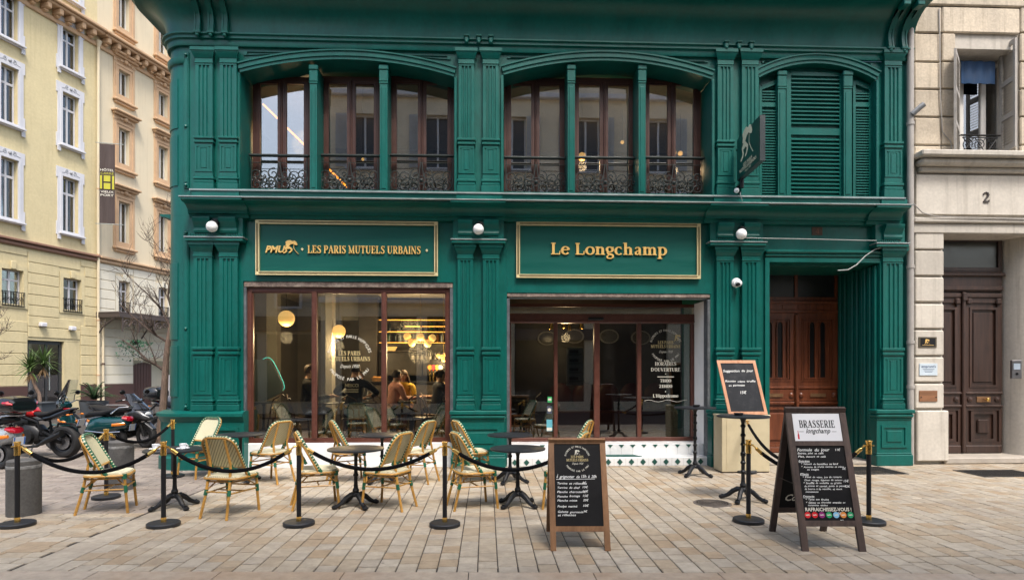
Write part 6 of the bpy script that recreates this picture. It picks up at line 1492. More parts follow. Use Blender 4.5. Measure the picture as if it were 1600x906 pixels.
# window above the ledge
WFR = mat('white_window_wood', (.60,.58,.54), rough=.55, var=.1)
m = MB(); y = YR+.42; a, b_ = RX(1500, y), RX(1573, y); m.frame(a, b_, zr(243), zr(80), .07, y, y+.08); m.box((a+b_)/2-.05, (a+b_)/2+.05, y-.01, y+.06, zr(243)+.07, zr(80)-.07, .01); wf = m.build('window_frame', WFR, rbd)
for q in ((a+.07, (a+b_)/2-.05), ((a+b_)/2+.05, b_-.07)):
    m = MB(); m.box(q[0], q[1], y+.03, y+.036, zr(243)+.07, zr(80)-.07); m.build('pane', UPGLASS, wf, smooth=0)
m = MB(); m.box(a-.2, b_+.3, y+.3, y+.32, zr(243), zr(75)); m.build('curtain', DARKW, rbd)
m = MB(); n = 12; aa, bb = RX(1502, YR+.22), RX(1556, YR+.22)
pr = [(aa+(bb-aa)*k/n, YR+.22+.015*math.sin(k*1.7)) for k in range(n+1)]
m.prism(pr + [(x_, y_+.012) for x_, y_ in pr[::-1]], zr(131, 1530, YR+.22), zr(96, 1530, YR+.22), 'XY'); m.build('blue_awning', mat('blue_canvas', (.003,.030,.085), rough=.8, var=.2, vs=4), rbd)
def open_shutter(u0, u1, y0, y1, v0, v1, nsl):
    x0, x1 = RX(u0, y0), RX(u1, y1); z0, z1 = zr(v1, u0, y0), zr(v0, u0, y0); d = Vector((x1-x0, y1-y0, 0)); L_ = d.length; d.normalize(); nn = Vector((-d.y, d.x, 0))
    def Q(a, z, o): p = Vector((x0, y0, 0)) + d*a + nn*o; return (p.x, p.y, z)
    def bx(b, a0, a1, z0_, z1_, o0, o1): b.add([Q(a, z, o) for a in (a0, a1) for z in (z0_, z1_) for o in (o0, o1)], [(0,1,3,2),(4,6,7,5),(0,4,5,1),(2,3,7,6),(0,2,6,4),(1,5,7,3)])
    b = MB(); bx(b, 0, .06, z0, z1, 0, .035); bx(b, L_-.06, L_, z0, z1, 0, .035)
    for q in (z0, z0+(z1-z0)*.30, z0+(z1-z0)*.62, z1-.08): bx(b, .06, L_-.06, q, q+.08, 0, .035)
    o = b.build('shutter', GREYW, rbd, smooth=0)
    for k in range(nsl):
        z = z0+.09+(z1-z0-.18)*k/nsl
        s = MB(); s.add([Q(a, z+dz, o_) for a in (.055, L_-.055) for dz, o_ in ((0,.002),(.022,.030),(.028,.030),(.006,.002))], [(0,1,2,3),(4,5,6,7)[::-1],(0,4,5,1),(1,5,6,2),(2,6,7,3),(3,7,4,0)]); s.build('slat', GREYW, o, smooth=0)
open_shutter(1561, 1586, YR+.30, YR-.12, 78, 242, 34)
open_shutter(1494, 1500, YR-.25, YR+.20, 75, 242, 34)
m = MB(); zA_, zB_ = zr(241, 1530, YR+.1), zr(211, 1530, YR+.1); a, b_ = RX(1504, YR+.1), RX(1559, YR+.1)
for z in (zA_+.02, zB_-.06): m.box(a, b_, YR+.09, YR+.11, z, z+.015)
for k in range(3):
    c_ = a+(b_-a)*(k+.5)/3; m.tube([(p[0], YR+.1, p[1]) for p in spiral(c_, (zA_+zB_)/2, .02, .11, 0, 1.6)], .008, 5); m.tube([(c_-.1, YR+.1, zA_+.03), (c_+.1, YR+.1, zB_-.06)], .008, 5); m.tube([(c_+.1, YR+.1, zA_+.03), (c_-.1, YR+.1, zB_-.06)], .008, 5)
m.box(a-.05, b_+.05, YR+.07, YR+.13, zB_-.02, zB_, .008); m.build('window_railing', BLACK, rbd)
# carved double door
zt_ = zr(372, 1520, ydr); zb_ = .125; xa_ = X_(1441, ydr); xb_ = X_(1563.5, ydr); xm = X_(1501.5, ydr)
m = MB(); m.frame(xa_, xb_, Z_(1520, 424, ydr), zt_, .07, ydr-.03, ydr+.06); fl = m.build('fanlight_frame', WALN, rbd)
m = MB(); m.box(xa_+.07, xb_-.07, ydr, ydr+.008, Z_(1520, 424, ydr)+.07, zt_-.07); m.build('fanlight_pane', MATS['dusty_glass'], fl, smooth=0)
m = MB(); m.box(xa_-.05, xb_+.1, ydr+.35, ydr+.4, 0, zt_+.3); m.build('hall_dark', DARKW, rbd)
m = MB(); z0, z1 = Z_(1520, 456, ydr), Z_(1520, 424.5, ydr); m.box(xa_, xb_, ydr-.04, ydr+.06, z0, z1, .01); m.box(xa_, xb_+.03, ydr-.10, ydr-.0401, z1-.10, z1-.03, .02); m.box(xa_, xb_, ydr-.07, ydr-.0401, z0+.02, z0+.10, .02); m.build('door_head', WALN, rbd)
for s in (-1, 1):
    a, b_ = (xa_, xm-.02) if s < 0 else (xm+.05, xb_); zt2_ = z0-.003
    zmid, zlow = Z_(1520, 612, ydr), Z_(1520, 632, ydr)
    m = MB(); m.box(a, b_, ydr, ydr+.06, zb_, zt2_); m.box(a, b_, ydr-.06, ydr-.0002, zt2_-.12, zt2_-.03, .02)
    m.frame(a, b_, zmid, zt2_-.121, .09, ydr-.03, ydr-.0003); m.frame(a+.09, b_-.09, zmid+.09, zt2_-.30, .045, ydr-.045, ydr-.0004); m.box(a+.18, b_-.18, ydr-.02, ydr-.0005, zmid+.19, zt2_-.40, .015)
    for e in (a+.03, b_-.13): m.box(e, e+.10, ydr-.07, ydr-.0301, zt2_-.24, zt2_-.125, .02)
    m.box(a, b_, ydr-.06, ydr-.0006, zmid-.05, zmid-.001, .015); m.box(a, b_, ydr-.06, ydr-.0006, zlow-.05, zlow, .015); m.box(a+.02, b_-.02, ydr-.03, ydr-.0007, zlow+.001, zmid-.051)
    for e in (a+.10, b_-.10): m.lathe([(.05,0),(.05,-.02),(.0,-.035)], (e, ydr-.03, (zmid+zlow)/2-.02), 12, 'Y')
    zp0, zp1 = zb_+.22, zlow-.10
    m.frame(a, b_, zb_+.16, zlow-.051, .06, ydr-.03, ydr-.0008); m.frame(a+.12, b_-.12, zp0, zp1-.02, .06, ydr-.04, ydr-.0009); m.box(a+.26, b_-.26, ydr-.045, ydr-.001, zp0+.16, zp1-.18, .03)
    m.box(a, b_, ydr-.05, ydr-.0011, zb_, zb_+.155, .02)
    lf = m.build('door_leaf', WALN, rbd)
    if s > 0:
        k = MB(); c_ = (a+b_)/2; zk = (zmid+zlow)/2-.02; k.box(c_-.14, c_+.14, ydr-.045, ydr-.0301, zk-.055, zk+.055, .004); k.build('letter_plate', MATS['old_brass'] if 'old_brass' in MATS else BRASS, lf)
        k = MB(); k.lathe([(.012,-.045),(.012,-.08),(.032,-.09),(.034,-.11),(0,-.12)], (c_+.03, ydr, zk), 14, 'Y'); k.build('knob', BRASS, lf)
m = MB(); m.box(xm-.02, xm+.05, ydr-.075, ydr+.03, zb_+.02, z0-.01, .015); m.box(xm-.03, xm+.06, ydr-.10, ydr-.0751, z0-.18, z0-.03, .02); m.build('door_cover_strip', WALN, rbd)
m = MB(); m.box(X_(1474, YR), xq, YR-.04, ydr+.3, 0, .12, .02); m.build('door_step', MATS['worn_step_stone'], rbd)
# small plates by the door
def plate(u, v, w_, h_, mm, label, cat, nm='door_plate', pr=.032): 
    t = thing(nm, label, cat, (RX(u, YR-pr), YR-pr, zr(v, u, YR-pr))); m = MB(); m.box(-w_/2, w_/2, -.014, 0, -h_/2, h_/2, .003); m.build('plate', mm, t); return t
t = plate(1449, 534.5, .34, .19, mat('dark_brass_plate', (.12,.10,.07), rough=.4, metal=.5), 'black plaque with a gold emblem on the stone pier', 'plaque'); m = MB(); m.box(-.14, .14, -.0165, -.0141, -.075, .075); m.build('field', BLACK, t); m = MB(); jockey(m, .09, (-.06, -.017, -.035), EX, EZ, EN, .001); m.tube([(-.11,-.018,-.055),(.11,-.018,-.055)], .003, 5); m.build('emblem', GOLD, t)
t = plate(1450, 577, .34, .22, mat('pale_blue_plate', (.50,.58,.64), rough=.4), 'pale blue lettered plate on the stone pier under the black plaque', 'plaque'); m = MB(); sans_text(m, "emprunt's", .045, (0,-.0145,.035), EX, EZ, EN, width=.27, bold=.02)
for k in range(3): m.box(-.11+.02*k, .11-.02*k, -.0148, -.0141, .0-.025*k, .008-.025*k)
m.build('print', mat('navy_print', (.03,.06,.14), rough=.5), t, smooth=0)
t = plate(1450, 618.5, .34, .20, wood('bare_oak_plate', (.16,.07,.03), (.28,.13,.06), axis='X'), 'bare wooden plate on the stone pier under the pale blue plate', 'plaque'); m = MB()
for q in (-.14, .14): m.lathe([(.012,-.014),(.012,-.02),(0,-.022)], (q,0,-.02), 8, 'Y')
m.build('screw', BLACK, t)
xi, yi = RX(1583.5, YR+.06), YR-.02
t = thing('intercom', 'grey steel intercom panel on the rounded white door jamb', 'intercom', (xi, yi+.02, Z_(1583, 577, yi))); t.rotation_euler = (0,0,rad(-22)); m = MB(); m.box(-.075,.075,-.03,.06,-.17,.17,.008); m.build('panel', mat('brushed_steel', (.20,.20,.21), rough=.35, metal=.7), t); m = MB(); m.box(-.05,.05,-.034,-.0301,.0,.11); m.build('name_label', mat('label_blue', (.35,.42,.50), rough=.4), t); m = MB(); m.lathe([(.022,-.03),(.022,-.036),(0,-.037)], (0,0,-.08), 12, 'Y'); m.build('button', BLACK, t)
# downpipe between the houses
PIPE = mat('grey_downpipe', (.34,.32,.295), rough=.5, var=.15, vs=3, dirt=((.25,.23,.2), .5, 5))
xp, yp = RX(1422, YR-.06), YR-.07
t = thing('downpipe', 'grey rainwater downpipe between the green front and the stone house', 'pipe', (xp, yp, 0))
m = MB(); m.tube([(0,0,.02),(0,0,8.3)], .055, 12); m.build('pipe', PIPE, t)
for v in (196, 418, 535, 604): z = zr(v, 1422); m = MB(); m.lathe([(.056,z-.03),(.066,z-.028),(.066,z+.028),(.056,z+.03)], n=12); m.build('bracket_ring', PIPE, t)
z = zr(183, 1422); m = MB(); m.tube([(0,-.04,z),(.10,-.1,z+.10),(.16,-.12,z+.15)], .05, 12); m.build('branch', mat('dark_zinc', (.22,.23,.24), rough=.45, metal=.3), t)
for pts, lb in ((((1424,317),(1440,333),(1460,339),(1520,341),(1600,343)), 'old grey cable sagging along the lintel of the stone house'), (((1470,12),(1471,60),(1472,150),(1475,205),(1488,220),(1491,238)), 'thin cable hanging down the limestone beside the open window')):
    cable('cable', [(RX(u, YR-.09), YR-.115 if pts[0][0] == 1424 else YR-.05, zr(v, u, YR-.09)) for u, v in pts], .010, lb, PIPE)
# ------------------------------------------------------------------ hotel houses down the side street
TH = rad(16); LD = Vector((math.sin(TH), math.cos(TH), 0)); LN = Vector((math.cos(TH), -math.sin(TH), 0)); LO = Vector((-19.0, 24.6, 0))
def LS(u, v, off=0.0):
    t = (u-UC)/FPX; r = Vector((SA+CA*t, CA-SA*t, (VC-v)/FPX)); o = LO + LN*off
    k = o.dot(LN)/r.dot(LN); p = r*k; return (p-o).dot(LD), p.z + CAMH
YEL = mat('yellow_render', (.57,.485,.285), streak=((.36,.29,.15), .35), rough=.85, var=.08, vs=.8, fine=.05, fs=10, dirt=((.42,.34,.18), .3, .7)); CRE = mat('cream_stone', (.60,.52,.37), streak=((.36,.28,.18), .35), rough=.85, var=.09, vs=1, fine=.05, dirt=((.42,.33,.22), .3, 1)); PEA = mat('peach_moulding', (.50,.335,.20), rough=.8, var=.12, vs=1.5, dirt=((.33,.2,.11), .4, 2))
WSU = mat('white_surround', (.54,.54,.565), rough=.75, var=.06, vs=2); LBR = mat('brown_dado', (.075,.035,.028), rough=.6, var=.15, vs=2); IVO = mat('ivory_render', (.64,.60,.49), streak=((.40,.35,.27), .3), rough=.85, var=.06, vs=1, dirt=((.45,.4,.3), .3, 1.2)); BRNL = mat('brown_ledge', (.22,.12,.08), rough=.7, var=.15)
CURT = mat('window_curtain', (.26,.30,.34), rough=.7, var=.25, vs=5, stretch=(4,1,.3)); LGL = glass('hotel_glass', (.85,.90,.92), refl=2.2, ior=1.6); DKIN = mat('dark_room', (.03,.035,.035), rough=.8); GRNSH = mat('olive_blind', (.16,.17,.05), rough=.6)
RZL = math.pi/2 - TH
sP = LS(152, 300)[0]; sE = LS(268, 300)[0]+7
yel = thing('yellow_hotel', 'pale yellow rendered hotel front with white painted window surrounds', 'building', LO, RZL); pea = thing('peach_hotel', 'cream townhouse with peach moulded window frames and iron canopy', 'building', tuple(LO + LD*sP), RZL)
sq = lambda s, p: s if p is yel else s - sP
def wallbox(p, s0, s1, z0, z1, y0, y1, mm, nm, c=0): m = MB(); m.box(sq(s0,p), sq(s1,p), y0, y1, z0, z1, c); return m.build(nm, mm, p)
zdad = LS(100, 602)[1]; zstr = LS(152, 403)[1]; zcor = LS(152, 66)[1]
ZTOP = zcor+4
def facade(p, s0, s1, mm, wins, zb, zt):
    """wall sheet pierced by the rectangles in wins, 0.3 m thick"""
    xs = sorted(set([s0, s1] + [w[0] for w in wins] + [w[1] for w in wins])); zs = sorted(set([zb, zt] + [w[2] for w in wins] + [w[3] for w in wins])); m = MB()
    for a, b in zip(xs, xs[1:]):
        run = None
        for c, d in zip(zs, zs[1:]):
            hole = any(w[0]-1e-6 <= a and b <= w[1]+1e-6 and w[2]-1e-6 <= c and d <= w[3]+1e-6 for w in wins)
            if not hole: run = [run[0] if run else c, d]
            if hole or d == zs[-1]:
                if run: m.box(sq(a,p), sq(b,p), 0, .3, run[0], run[1])
                run = None
    bm = m.build('wall', mm, p, smooth=0); return bm
def win(p, w, style):
    s0, s1, z0, z1 = sq(w[0],p), sq(w[1],p), w[2], w[3]; h = z1-z0
    f = MB(); f.frame(s0+.01, s1-.01, z0+.01, z1-.01, .05, .17, .23); f.box((s0+s1)/2-.035, (s0+s1)/2+.035, .165, .23, z0+.06, z1-.06)
    if style != 'peach': f.box(s0+.06, s1-.06, .168, .23, z0+h*.70, z0+h*.74)
    fo = f.build('window', WSU if style != 'peach' else WFR, p)
    g = MB(); g.box(s0+.05, s1-.05, .20, .206, z0+.05, z1-.05); g.build('pane', LGL, fo, smooth=0)
    c = MB(); c.box(s0, s1, .285, .295, z0, z1); c.build('curtain', CURT if style == 'white' else (DKIN if style == 'rail' else GRNSH), fo)
    if style == 'white':
        s = MB(); e = .26; t = .36
        o = [(s0-e, z0-.12), (s1+e, z0-.12), (s1+e, z0+.45), (s1+e-.06, z0+.45), (s1+e-.06, z1-.1), (s1+e, z1-.1), (s1+e, z1+t), (s0-e, z1+t), (s0-e, z1-.1), (s0-e+.06, z1-.1), (s0-e+.06, z0+.45), (s0-e, z0+.45)]
        i = [(s0-.001, z0-.05), (s1+.001, z0-.05), (s1+.001, z0+.4), (s1+.001, z0+.42), (s1+.001, z1-.06), (s1+.001, z1-.04), (s1+.001, z1+.001), (s0-.001, z1+.001), (s0-.001, z1-.04), (s0-.001, z1-.06), (s0-.001, z0+.42), (s0-.001, z0+.4)]
        s.ring(o, i, -.05, -.002); s.frame(s0-.10, s1+.10, z0-.02, z1+.10, .099, -.075, -.0501); s.build('surround', WSU, fo)
        s = MB(); s.box(s0-.2, s1+.2, -.22, -.0761, z0-.10, z0-.03, .01); s.box(s0-.24, s0-.1, -.10, -.0505, z0-.32, z0-.12); s.box(s1+.1, s1+.24, -.10, -.0505, z0-.32, z0-.12); s.build('sill', WSU, fo)
        s = MB(); c_ = (s0+s1)/2; zc_ = z1+t*.62
        for q in (-1, 1): s.tube([(c_+q*(p_[0]), -.055, zc_+p_[1]) for p_ in spiral(.18, 0, .02, .09, 0, 1.3, 12)], .013, 5); s.tube([(c_+q*.27, -.055, zc_-.05), (c_+q*.42, -.055, zc_-.08)], .012, 5)
        s.ball((c_, -.055, zc_), .07, 8, 5); s.build('ornament', mat('grey_ornament', (.30,.31,.33), rough=.8) if 'grey_ornament' not in MATS else MATS['grey_ornament'], fo)
    elif style == 'peach':
        s = MB(); s.frame(s0-.28, s1+.28, z0-.02, z1+.30, .27, -.05, -.002, tt=.299); s.frame(s0-.20, s1+.20, z0, z1+.2, .06, -.08, -.0501); s.build('architrave', PEA, fo)
        s = MB(); s.box(s0-.42, s1+.42, -.36, -.002, z1+.62, z1+.72, .03); s.box(s0-.36, s1+.36, -.24, -.002, z1+.52, z1+.619, .03); s.box(s0-.3, s1+.3, -.07, -.002, z1+.301, z1+.519); s.build('hood', PEA, fo)
        s = MB(); c_ = (s0+s1)/2
        for q in (-1, 1): s.ball((c_+q*.20, -.10, z1+.40), .085, 8, 5, (1.3,.7,.8)); s.ball((c_+q*.38, -.09, z1+.37), .06, 8, 5, (1.2,.7,.7))
        s.ball((c_, -.12, z1+.42), .11, 10, 6); s.build('carving', PEA, fo)
        s = MB(); s.box(s0-.34, s1+.34, -.22, -.002, z0-.13, z0-.02, .03); s.box(s0-.26, s1+.26, -.14, -.002, z0-.24, z0-.131, .03); s.build('sill', PEA, fo)
    else:
        s = MB(); s.frame(s0-.16, s1+.16, z0-.06, z1+.22, .155, -.04, -.002, tt=.215); s.box((s0+s1)/2-.11, (s0+s1)/2+.11, -.09, -.0401, z1+.02, z1+.34, .02); s.build('surround', YEL if p is yel else IVO, fo)
        s = MB(); zr_ = z0+h*.38
        for k in range(9): s.tube([(s0+(s1-s0)*k/8, -.06, z0), (s0+(s1-s0)*k/8, -.06, zr_)], .012, 5)
        for k in range(4): s.tube([(p_[0], -.065, p_[1]) for p_ in spiral(s0+(s1-s0)*(k+.5)/4, (z0+zr_)/2, .02, .10, 0, 1.5, 12)], .011, 5)
        s.box(s0-.03, s1+.03, -.085, -.035, zr_, zr_+.03); s.box(s0-.03, s1+.03, -.08, -.04, z0+.02, z0+.045); s.build('railing', BLACK, fo)
def R4(u0, u1, v0, v1, off=-.18):
    um = (u0+u1)/2; a = LS(u0, v0, off)[0]; b = LS(u1, v0, off)[0]; return (a, b, LS(um, v1, off)[1], LS(um, v0, off)[1])
# columns of windows: one column fixes the width, rows come from the photo
ca, cb = R4(91, 117, 150, 230)[:2]; ca2, cb2 = R4(-6, 22, 96, 182)[:2]
rows = [R4(91, 116, 48, 112), R4(90, 117, 149, 231), R4(89, 117, 279, 366)]
yw_ = [(ca, cb, r[2], r[3]) for r in rows] + [(ca2, cb2, r[2], r[3]) for r in rows] + [(ca, cb, rows[0][2]+3.1, rows[0][3]+3.1), (ca2, cb2, rows[0][2]+3.1, rows[0][3]+3.1)]
mz = R4(93, 121, 436, 488); mz1 = (mz[0], mz[1], mz[2], mz[3]); off_ = ca - ca2; mz2 = (mz[0]-off_, mz[1]-off_, mz[2], mz[3])
ds0, ds1 = LS(40, 600, -.1)[0], LS(104, 600, -.1)[0]; dtop = LS(70, 532)[1]; door = (ds0, LS(125, 600)[0], 0, dtop)
sL = -9
facade(yel, sL, sP-.002, YEL, yw_ + [mz1, mz2, door], 0, ZTOP)
for w in yw_: win(yel, w, 'white')
for w in (mz1, mz2): win(yel, w, 'rail')
pa_ = R4(180, 197, 203, 266)[:2]; pb2 = R4(242.5, 257, 238, 293)[:2]
prow = [R4(180, 197, 113, 160), R4(181, 197, 203, 266), R4(181, 198, 317, 388)]
pw_ = [(c[0], c[1], r[2], r[3]) for c in (pa_, pb2, (pb2[0]+pb2[0]-pa_[0], pb2[1]+pb2[0]-pa_[0])) for r in prow] + [(c[0], c[1], zcor+1.1, zcor+3.0) for c in (pa_, pb2)]
pm = R4(180, 197, 440, 493); pmz = [(c[0]+.0, c[1], pm[2], pm[3]) for c in (pa_, pb2)]
gs0, gs1 = LS(208, 600)[0], LS(275, 600)[0]; gtop = LS(230, 563)[1]
facade(pea, sP, sE, CRE, pw_ + pmz + [(gs0, gs1, 0, gtop)], 0, ZTOP)
for w in pw_: win(pea, w, 'peach')
for w in pmz: win(pea, w, 'rail')
# courses, ledges, cornice with modillions
for p, s0, s1 in ((yel, sL, sP-.01), (pea, sP+.01, sE)):
    lm = MB(); lm.box(sq(s0,p), sq(s1,p), -.22, -.002, zstr, zstr+.10, .02); lm.box(sq(s0,p), sq(s1,p), -.12, -.002, zstr-.18, zstr-.001, .04); lm.build('string_course', BRNL if p is yel else PEA, p)
    cm = MB(); cm.box(sq(s0,p), sq(s1,p), -.62, -.002, zcor+.36, zcor+.50, .03); cm.box(sq(s0,p), sq(s1,p), -.50, -.002, zcor+.25, zcor+.359, .04); cm.box(sq(s0,p), sq(s1,p), -.10, -.002, zcor-.25, zcor-.05, .03); cm.build('cornice', PEA, p)
    md = MB(); md.box(-.09, .09, -.46, -.003, .0, .249, .03); md.box(-.09, .09, -.30, -.004, -.10, -.001, .04); mo = md.mesh('modillion', PEA)
    k = s0+.25
    while k < s1-.1: link('modillion', mo, p, (sq(k,p), 0, zcor)); k += .52
    segs = [(s0, door[0]-.02), (door[1]+.02, s1)] if p is yel else [(s0, gs0-.02), (gs1+.02, s1)]
    for a, b in segs:
        if b-a > .1: db = MB(); db.box(sq(a,p), sq(b,p), -.05, -.002, 0, zdad, .01); db.build('dado', LBR, p)
        z = zdad+.02; k = 0
        while z < zstr-.45:                                # rusticated courses, one piece each
            z2 = min(z+.44, zstr-.2)
            cuts = [(a, b)]
            for wv in ((mz1, mz2) if p is yel else pmz):
                if z < wv[3]+.34 and z2 > wv[2]-.1: cuts = [q for c0, c1 in cuts for q in ((c0, min(c1, wv[0]-.18)), (max(c0, wv[1]+.18), c1)) if q[1]-q[0] > .1]
            for c0, c1 in cuts: q = MB(); q.box(sq(c0,p), sq(c1,p), -.03, -.002, z, z2-.03, .012); q.build('stone_course', YEL if p is yel else IVO, p)
            z = z2; k += 1
    a, b = (door[0], door[1]) if p is yel else (gs0, gs1); z = (dtop if p is yel else gtop)+.12
    while z < zstr-.5:
        cuts = [(a-.02+.03, b+.02-.03)]
        for wv in ((mz1, mz2) if p is yel else pmz):
            if z < wv[3]+.34 and z+.44 > wv[2]-.1: cuts = [q for c0, c1 in cuts for q in ((c0, min(c1, wv[0]-.18)), (max(c0, wv[1]+.18), c1)) if q[1]-q[0] > .1]
        for c0, c1 in cuts: q = MB(); q.box(sq(c0,p), sq(c1,p), -.03, -.002, z, z+.41, .012); q.build('stone_course', YEL if p is yel else IVO, p)
        z += .44
# hotel entrance
m = MB(); m.box(door[0]-.5, door[1]+1, 2.2, 2.3, 0, dtop+.3); m.box(door[0]-.5, door[0]-.4, .3, 2.2, 0, dtop+.3); m.build('lobby_wall', DKIN, yel)
FRG = mat('graphite_frame', (.03,.032,.036), rough=.4)
m = MB(); m.frame(door[0]+.02, door[1]-.75, .02, dtop-.03, .12, .12, .2); m.box((ds0+ds1)/2-.04, (ds0+ds1)/2+.04, .12, .2, .14, dtop-.15); dd = m.build('door_frame', FRG, yel)
m = MB(); m.box(door[0]+.13, door[1]-.86, .155, .163, .14, dtop-.15); m.build('door_pane', LGL, dd, smooth=0)
m = MB(); m.box(door[1]-.745, door[1]-.01, .0, .28, .01, dtop-.01); m.build('door_pier', YEL, yel); m = MB(); c_ = (ds0+ds1)/2+.1; m.tube([(c_, .08, .9), (c_, .08, 2.4)], .02, 8); m.build('door_handle', ZINC, dd)
for u, v in ((68, 507), (114, 513)):
    s, z = LS(u, v, .15); b = MB(); t = thing('hotel_lamp', 'white box lamp on the yellow hotel wall over the glass door' if u < 100 else 'white box lamp on the yellow hotel wall between the glass door and the pipe', 'lamp', tuple(LO+LD*s+Vector((0,0,z))), RZL); b.box(-.13,.13,-.22,-.03,-.09,.09,.03); b.build('shade', WSU, t); b = MB(); b.box(-.05,.05,-.0299,.0,-.05,.05); b.build('mount', BLACK, t)
# gate, iron canopy
m = MB(); n = 8; gw = (gs1-gs0)*.5
m.box(sq(gs0,pea)-.4, sq(gs1,pea)+.4, 1.6, 1.7, 0, gtop+.3); m.box(sq(gs0,pea)+gw, sq(gs1,pea), .8, .9, 0, gtop); m.build('passage_wall', IVO, pea)
for k in range(n): m = MB(); m.box(sq(gs0,pea)+.03+gw*k/n, sq(gs0,pea)+.02+gw*(k+.95)/n, .25, .30, .03, gtop-.35+.25*math.sin(math.pi*(k+.5)/n/1.3), .006); m.build('gate_plank', LBR, pea)
cz = LS(200, 497, .6)[1]; c0, c1 = LS(163, 500, .5)[0], sE-3
IRN = mat('canopy_iron', (.06,.045,.04), rough=.6, var=.2); m = MB(); m.box(sq(c0,pea), sq(c1,pea), -1.3, -.002, cz+.12, cz+.20, .02); m.box(sq(c0,pea), sq(c1,pea), -1.34, -1.28, cz-.05, cz+.1199); m.box(sq(c0,pea), sq(c0,pea)+.06, -1.28, -.01, cz-.05, cz+.1198); cn = m.build('canopy', IRN, pea)
k = c0+.2; 
while k < c1-.4:
    b = MB(); x_ = sq(k,pea)
    b.tube([(p_[0], -1.31, p_[1]) for p_ in spiral(x_+.25, cz-.33, .05, .22, math.pi/2, 1.4, 18)], .028, 6); b.tube([(p_[0], -1.31, p_[1]) for p_ in spiral(x_+.62, cz-.28, .03, .14, math.pi/2, -1.3, 14)], .024, 6); b.box(x_-.04, x_+.02, -1.33, -1.29, cz-.70, cz-.05); b.build('scroll', IRN, cn); k += .9
for s_ in (c0+.05, c0+2.5):
    b = MB(); x_ = sq(s_,pea); b.tube([(x_, -.05, cz-.9), (x_, -.35, cz-.5), (x_, -.9, cz-.15), (x_, -1.25, cz)], .035, 6); b.tube([(x_, p_[0], p_[1]) for p_ in spiral(-.4, cz-.28, .04, .2, 0, 1.4, 16)], .022, 6); b.build('bracket', IRN, cn)
# rainwater pipe and banner
t = thing('rain_pipe', 'cream rainwater pipe between the yellow and the peach hotel', 'pipe', tuple(LO+LD*(sP-.05)), RZL); m = MB(); m.tube([(0,-.12,.05),(0,-.12,zcor)], .06, 10); m.lathe([(.07,zcor-.25),(.15,zcor),(.0,zcor)], (0,-.12,0), 12); m.build('pipe', CRE, t)
m = MB(); 
for z in (1.5, 4, 7, 10): m.lathe([(.062,z),(.075,z+.01),(.075,z+.06),(.062,z+.07)], (0,-.12,0), 10)
m.build('pipe_collar', PEA, t); t2 = thing('rain_pipe', 'dark brown rainwater pipe low beside the iron canopy', 'pipe', tuple(LO+LD*(sP+.2)), RZL); m = MB(); m.tube([(0,-.12,.05),(0,-.12,cz-.3),(.1,-.2,cz-.05)], .055, 10); m.build('pipe', CRE, t2); m = MB(); m.lathe([(.056,2),(.07,2.01),(.07,2.08),(.056,2.09)], (0,-.12,0), 10); m.build('pipe_collar', LBR, t2)
so, zo = LS(169, 349, 1.0); _, zt_ = LS(169, 225, 1.0)
bw_ = .62
t = thing('hotel_banner', 'dark brown hotel banner with a yellow H square hung between two rods', 'banner', tuple(LO+LD*so+LN*.95+Vector((0,0,zo))), RZL-rad(62)); BH = zt_-zo
BAN = wood('banner_brown', (.042,.028,.026), (.062,.044,.041), rough=.8, sc=.5)
m = MB(); nn = 12; ps = [(-bw_/2+bw_*k/nn, .012*math.sin(k*.9)) for k in range(nn+1)]; m.prism(ps + [(a, b+.008) for a, b in ps[::-1]], 0, BH, 'XY'); bo = m.build('cloth', BAN, t)
m = MB()
for z in (-.03, BH+.03): m = MB(); m.tube([(-bw_/2-.15,0,z),(bw_/2+.35,0,z)], .016, 6); m.build('rod', ZINC, t)
YH = mat('banner_yellow', (.40,.38,.03), rough=.7); yb2 = -.020
m = MB(); z0, z1 = BH*.43, BH*.60
m.box(-.28,-.20,yb2-.004,yb2,z0,z1); m.box(.20,.28,yb2-.004,yb2,z0,z1); m.box(-.13,.13,yb2-.004,yb2,z0,z0+(z1-z0)*.44); m.box(-.13,.13,yb2-.004,yb2,z0+(z1-z0)*.56,z1); sans_text(m, 'CARRÉ', .10, (0,yb2,z1+.05), EX, EZ, EN, width=.52); m.build('h_emblem', YH, bo)
m = MB(); sans_text(m, 'HÔTEL', .10, (0,yb2,z1+.20), EX, EZ, EN, width=.54, bold=.01); sans_text(m, 'VIEUX', .10, (0,yb2,z0-.17), EX, EZ, EN, width=.52, bold=.01); sans_text(m, 'PORT', .10, (0,yb2,z0-.32), EX, EZ, EN, width=.52, bold=.01); m.build('banner_print', DECAL, bo, smooth=0)
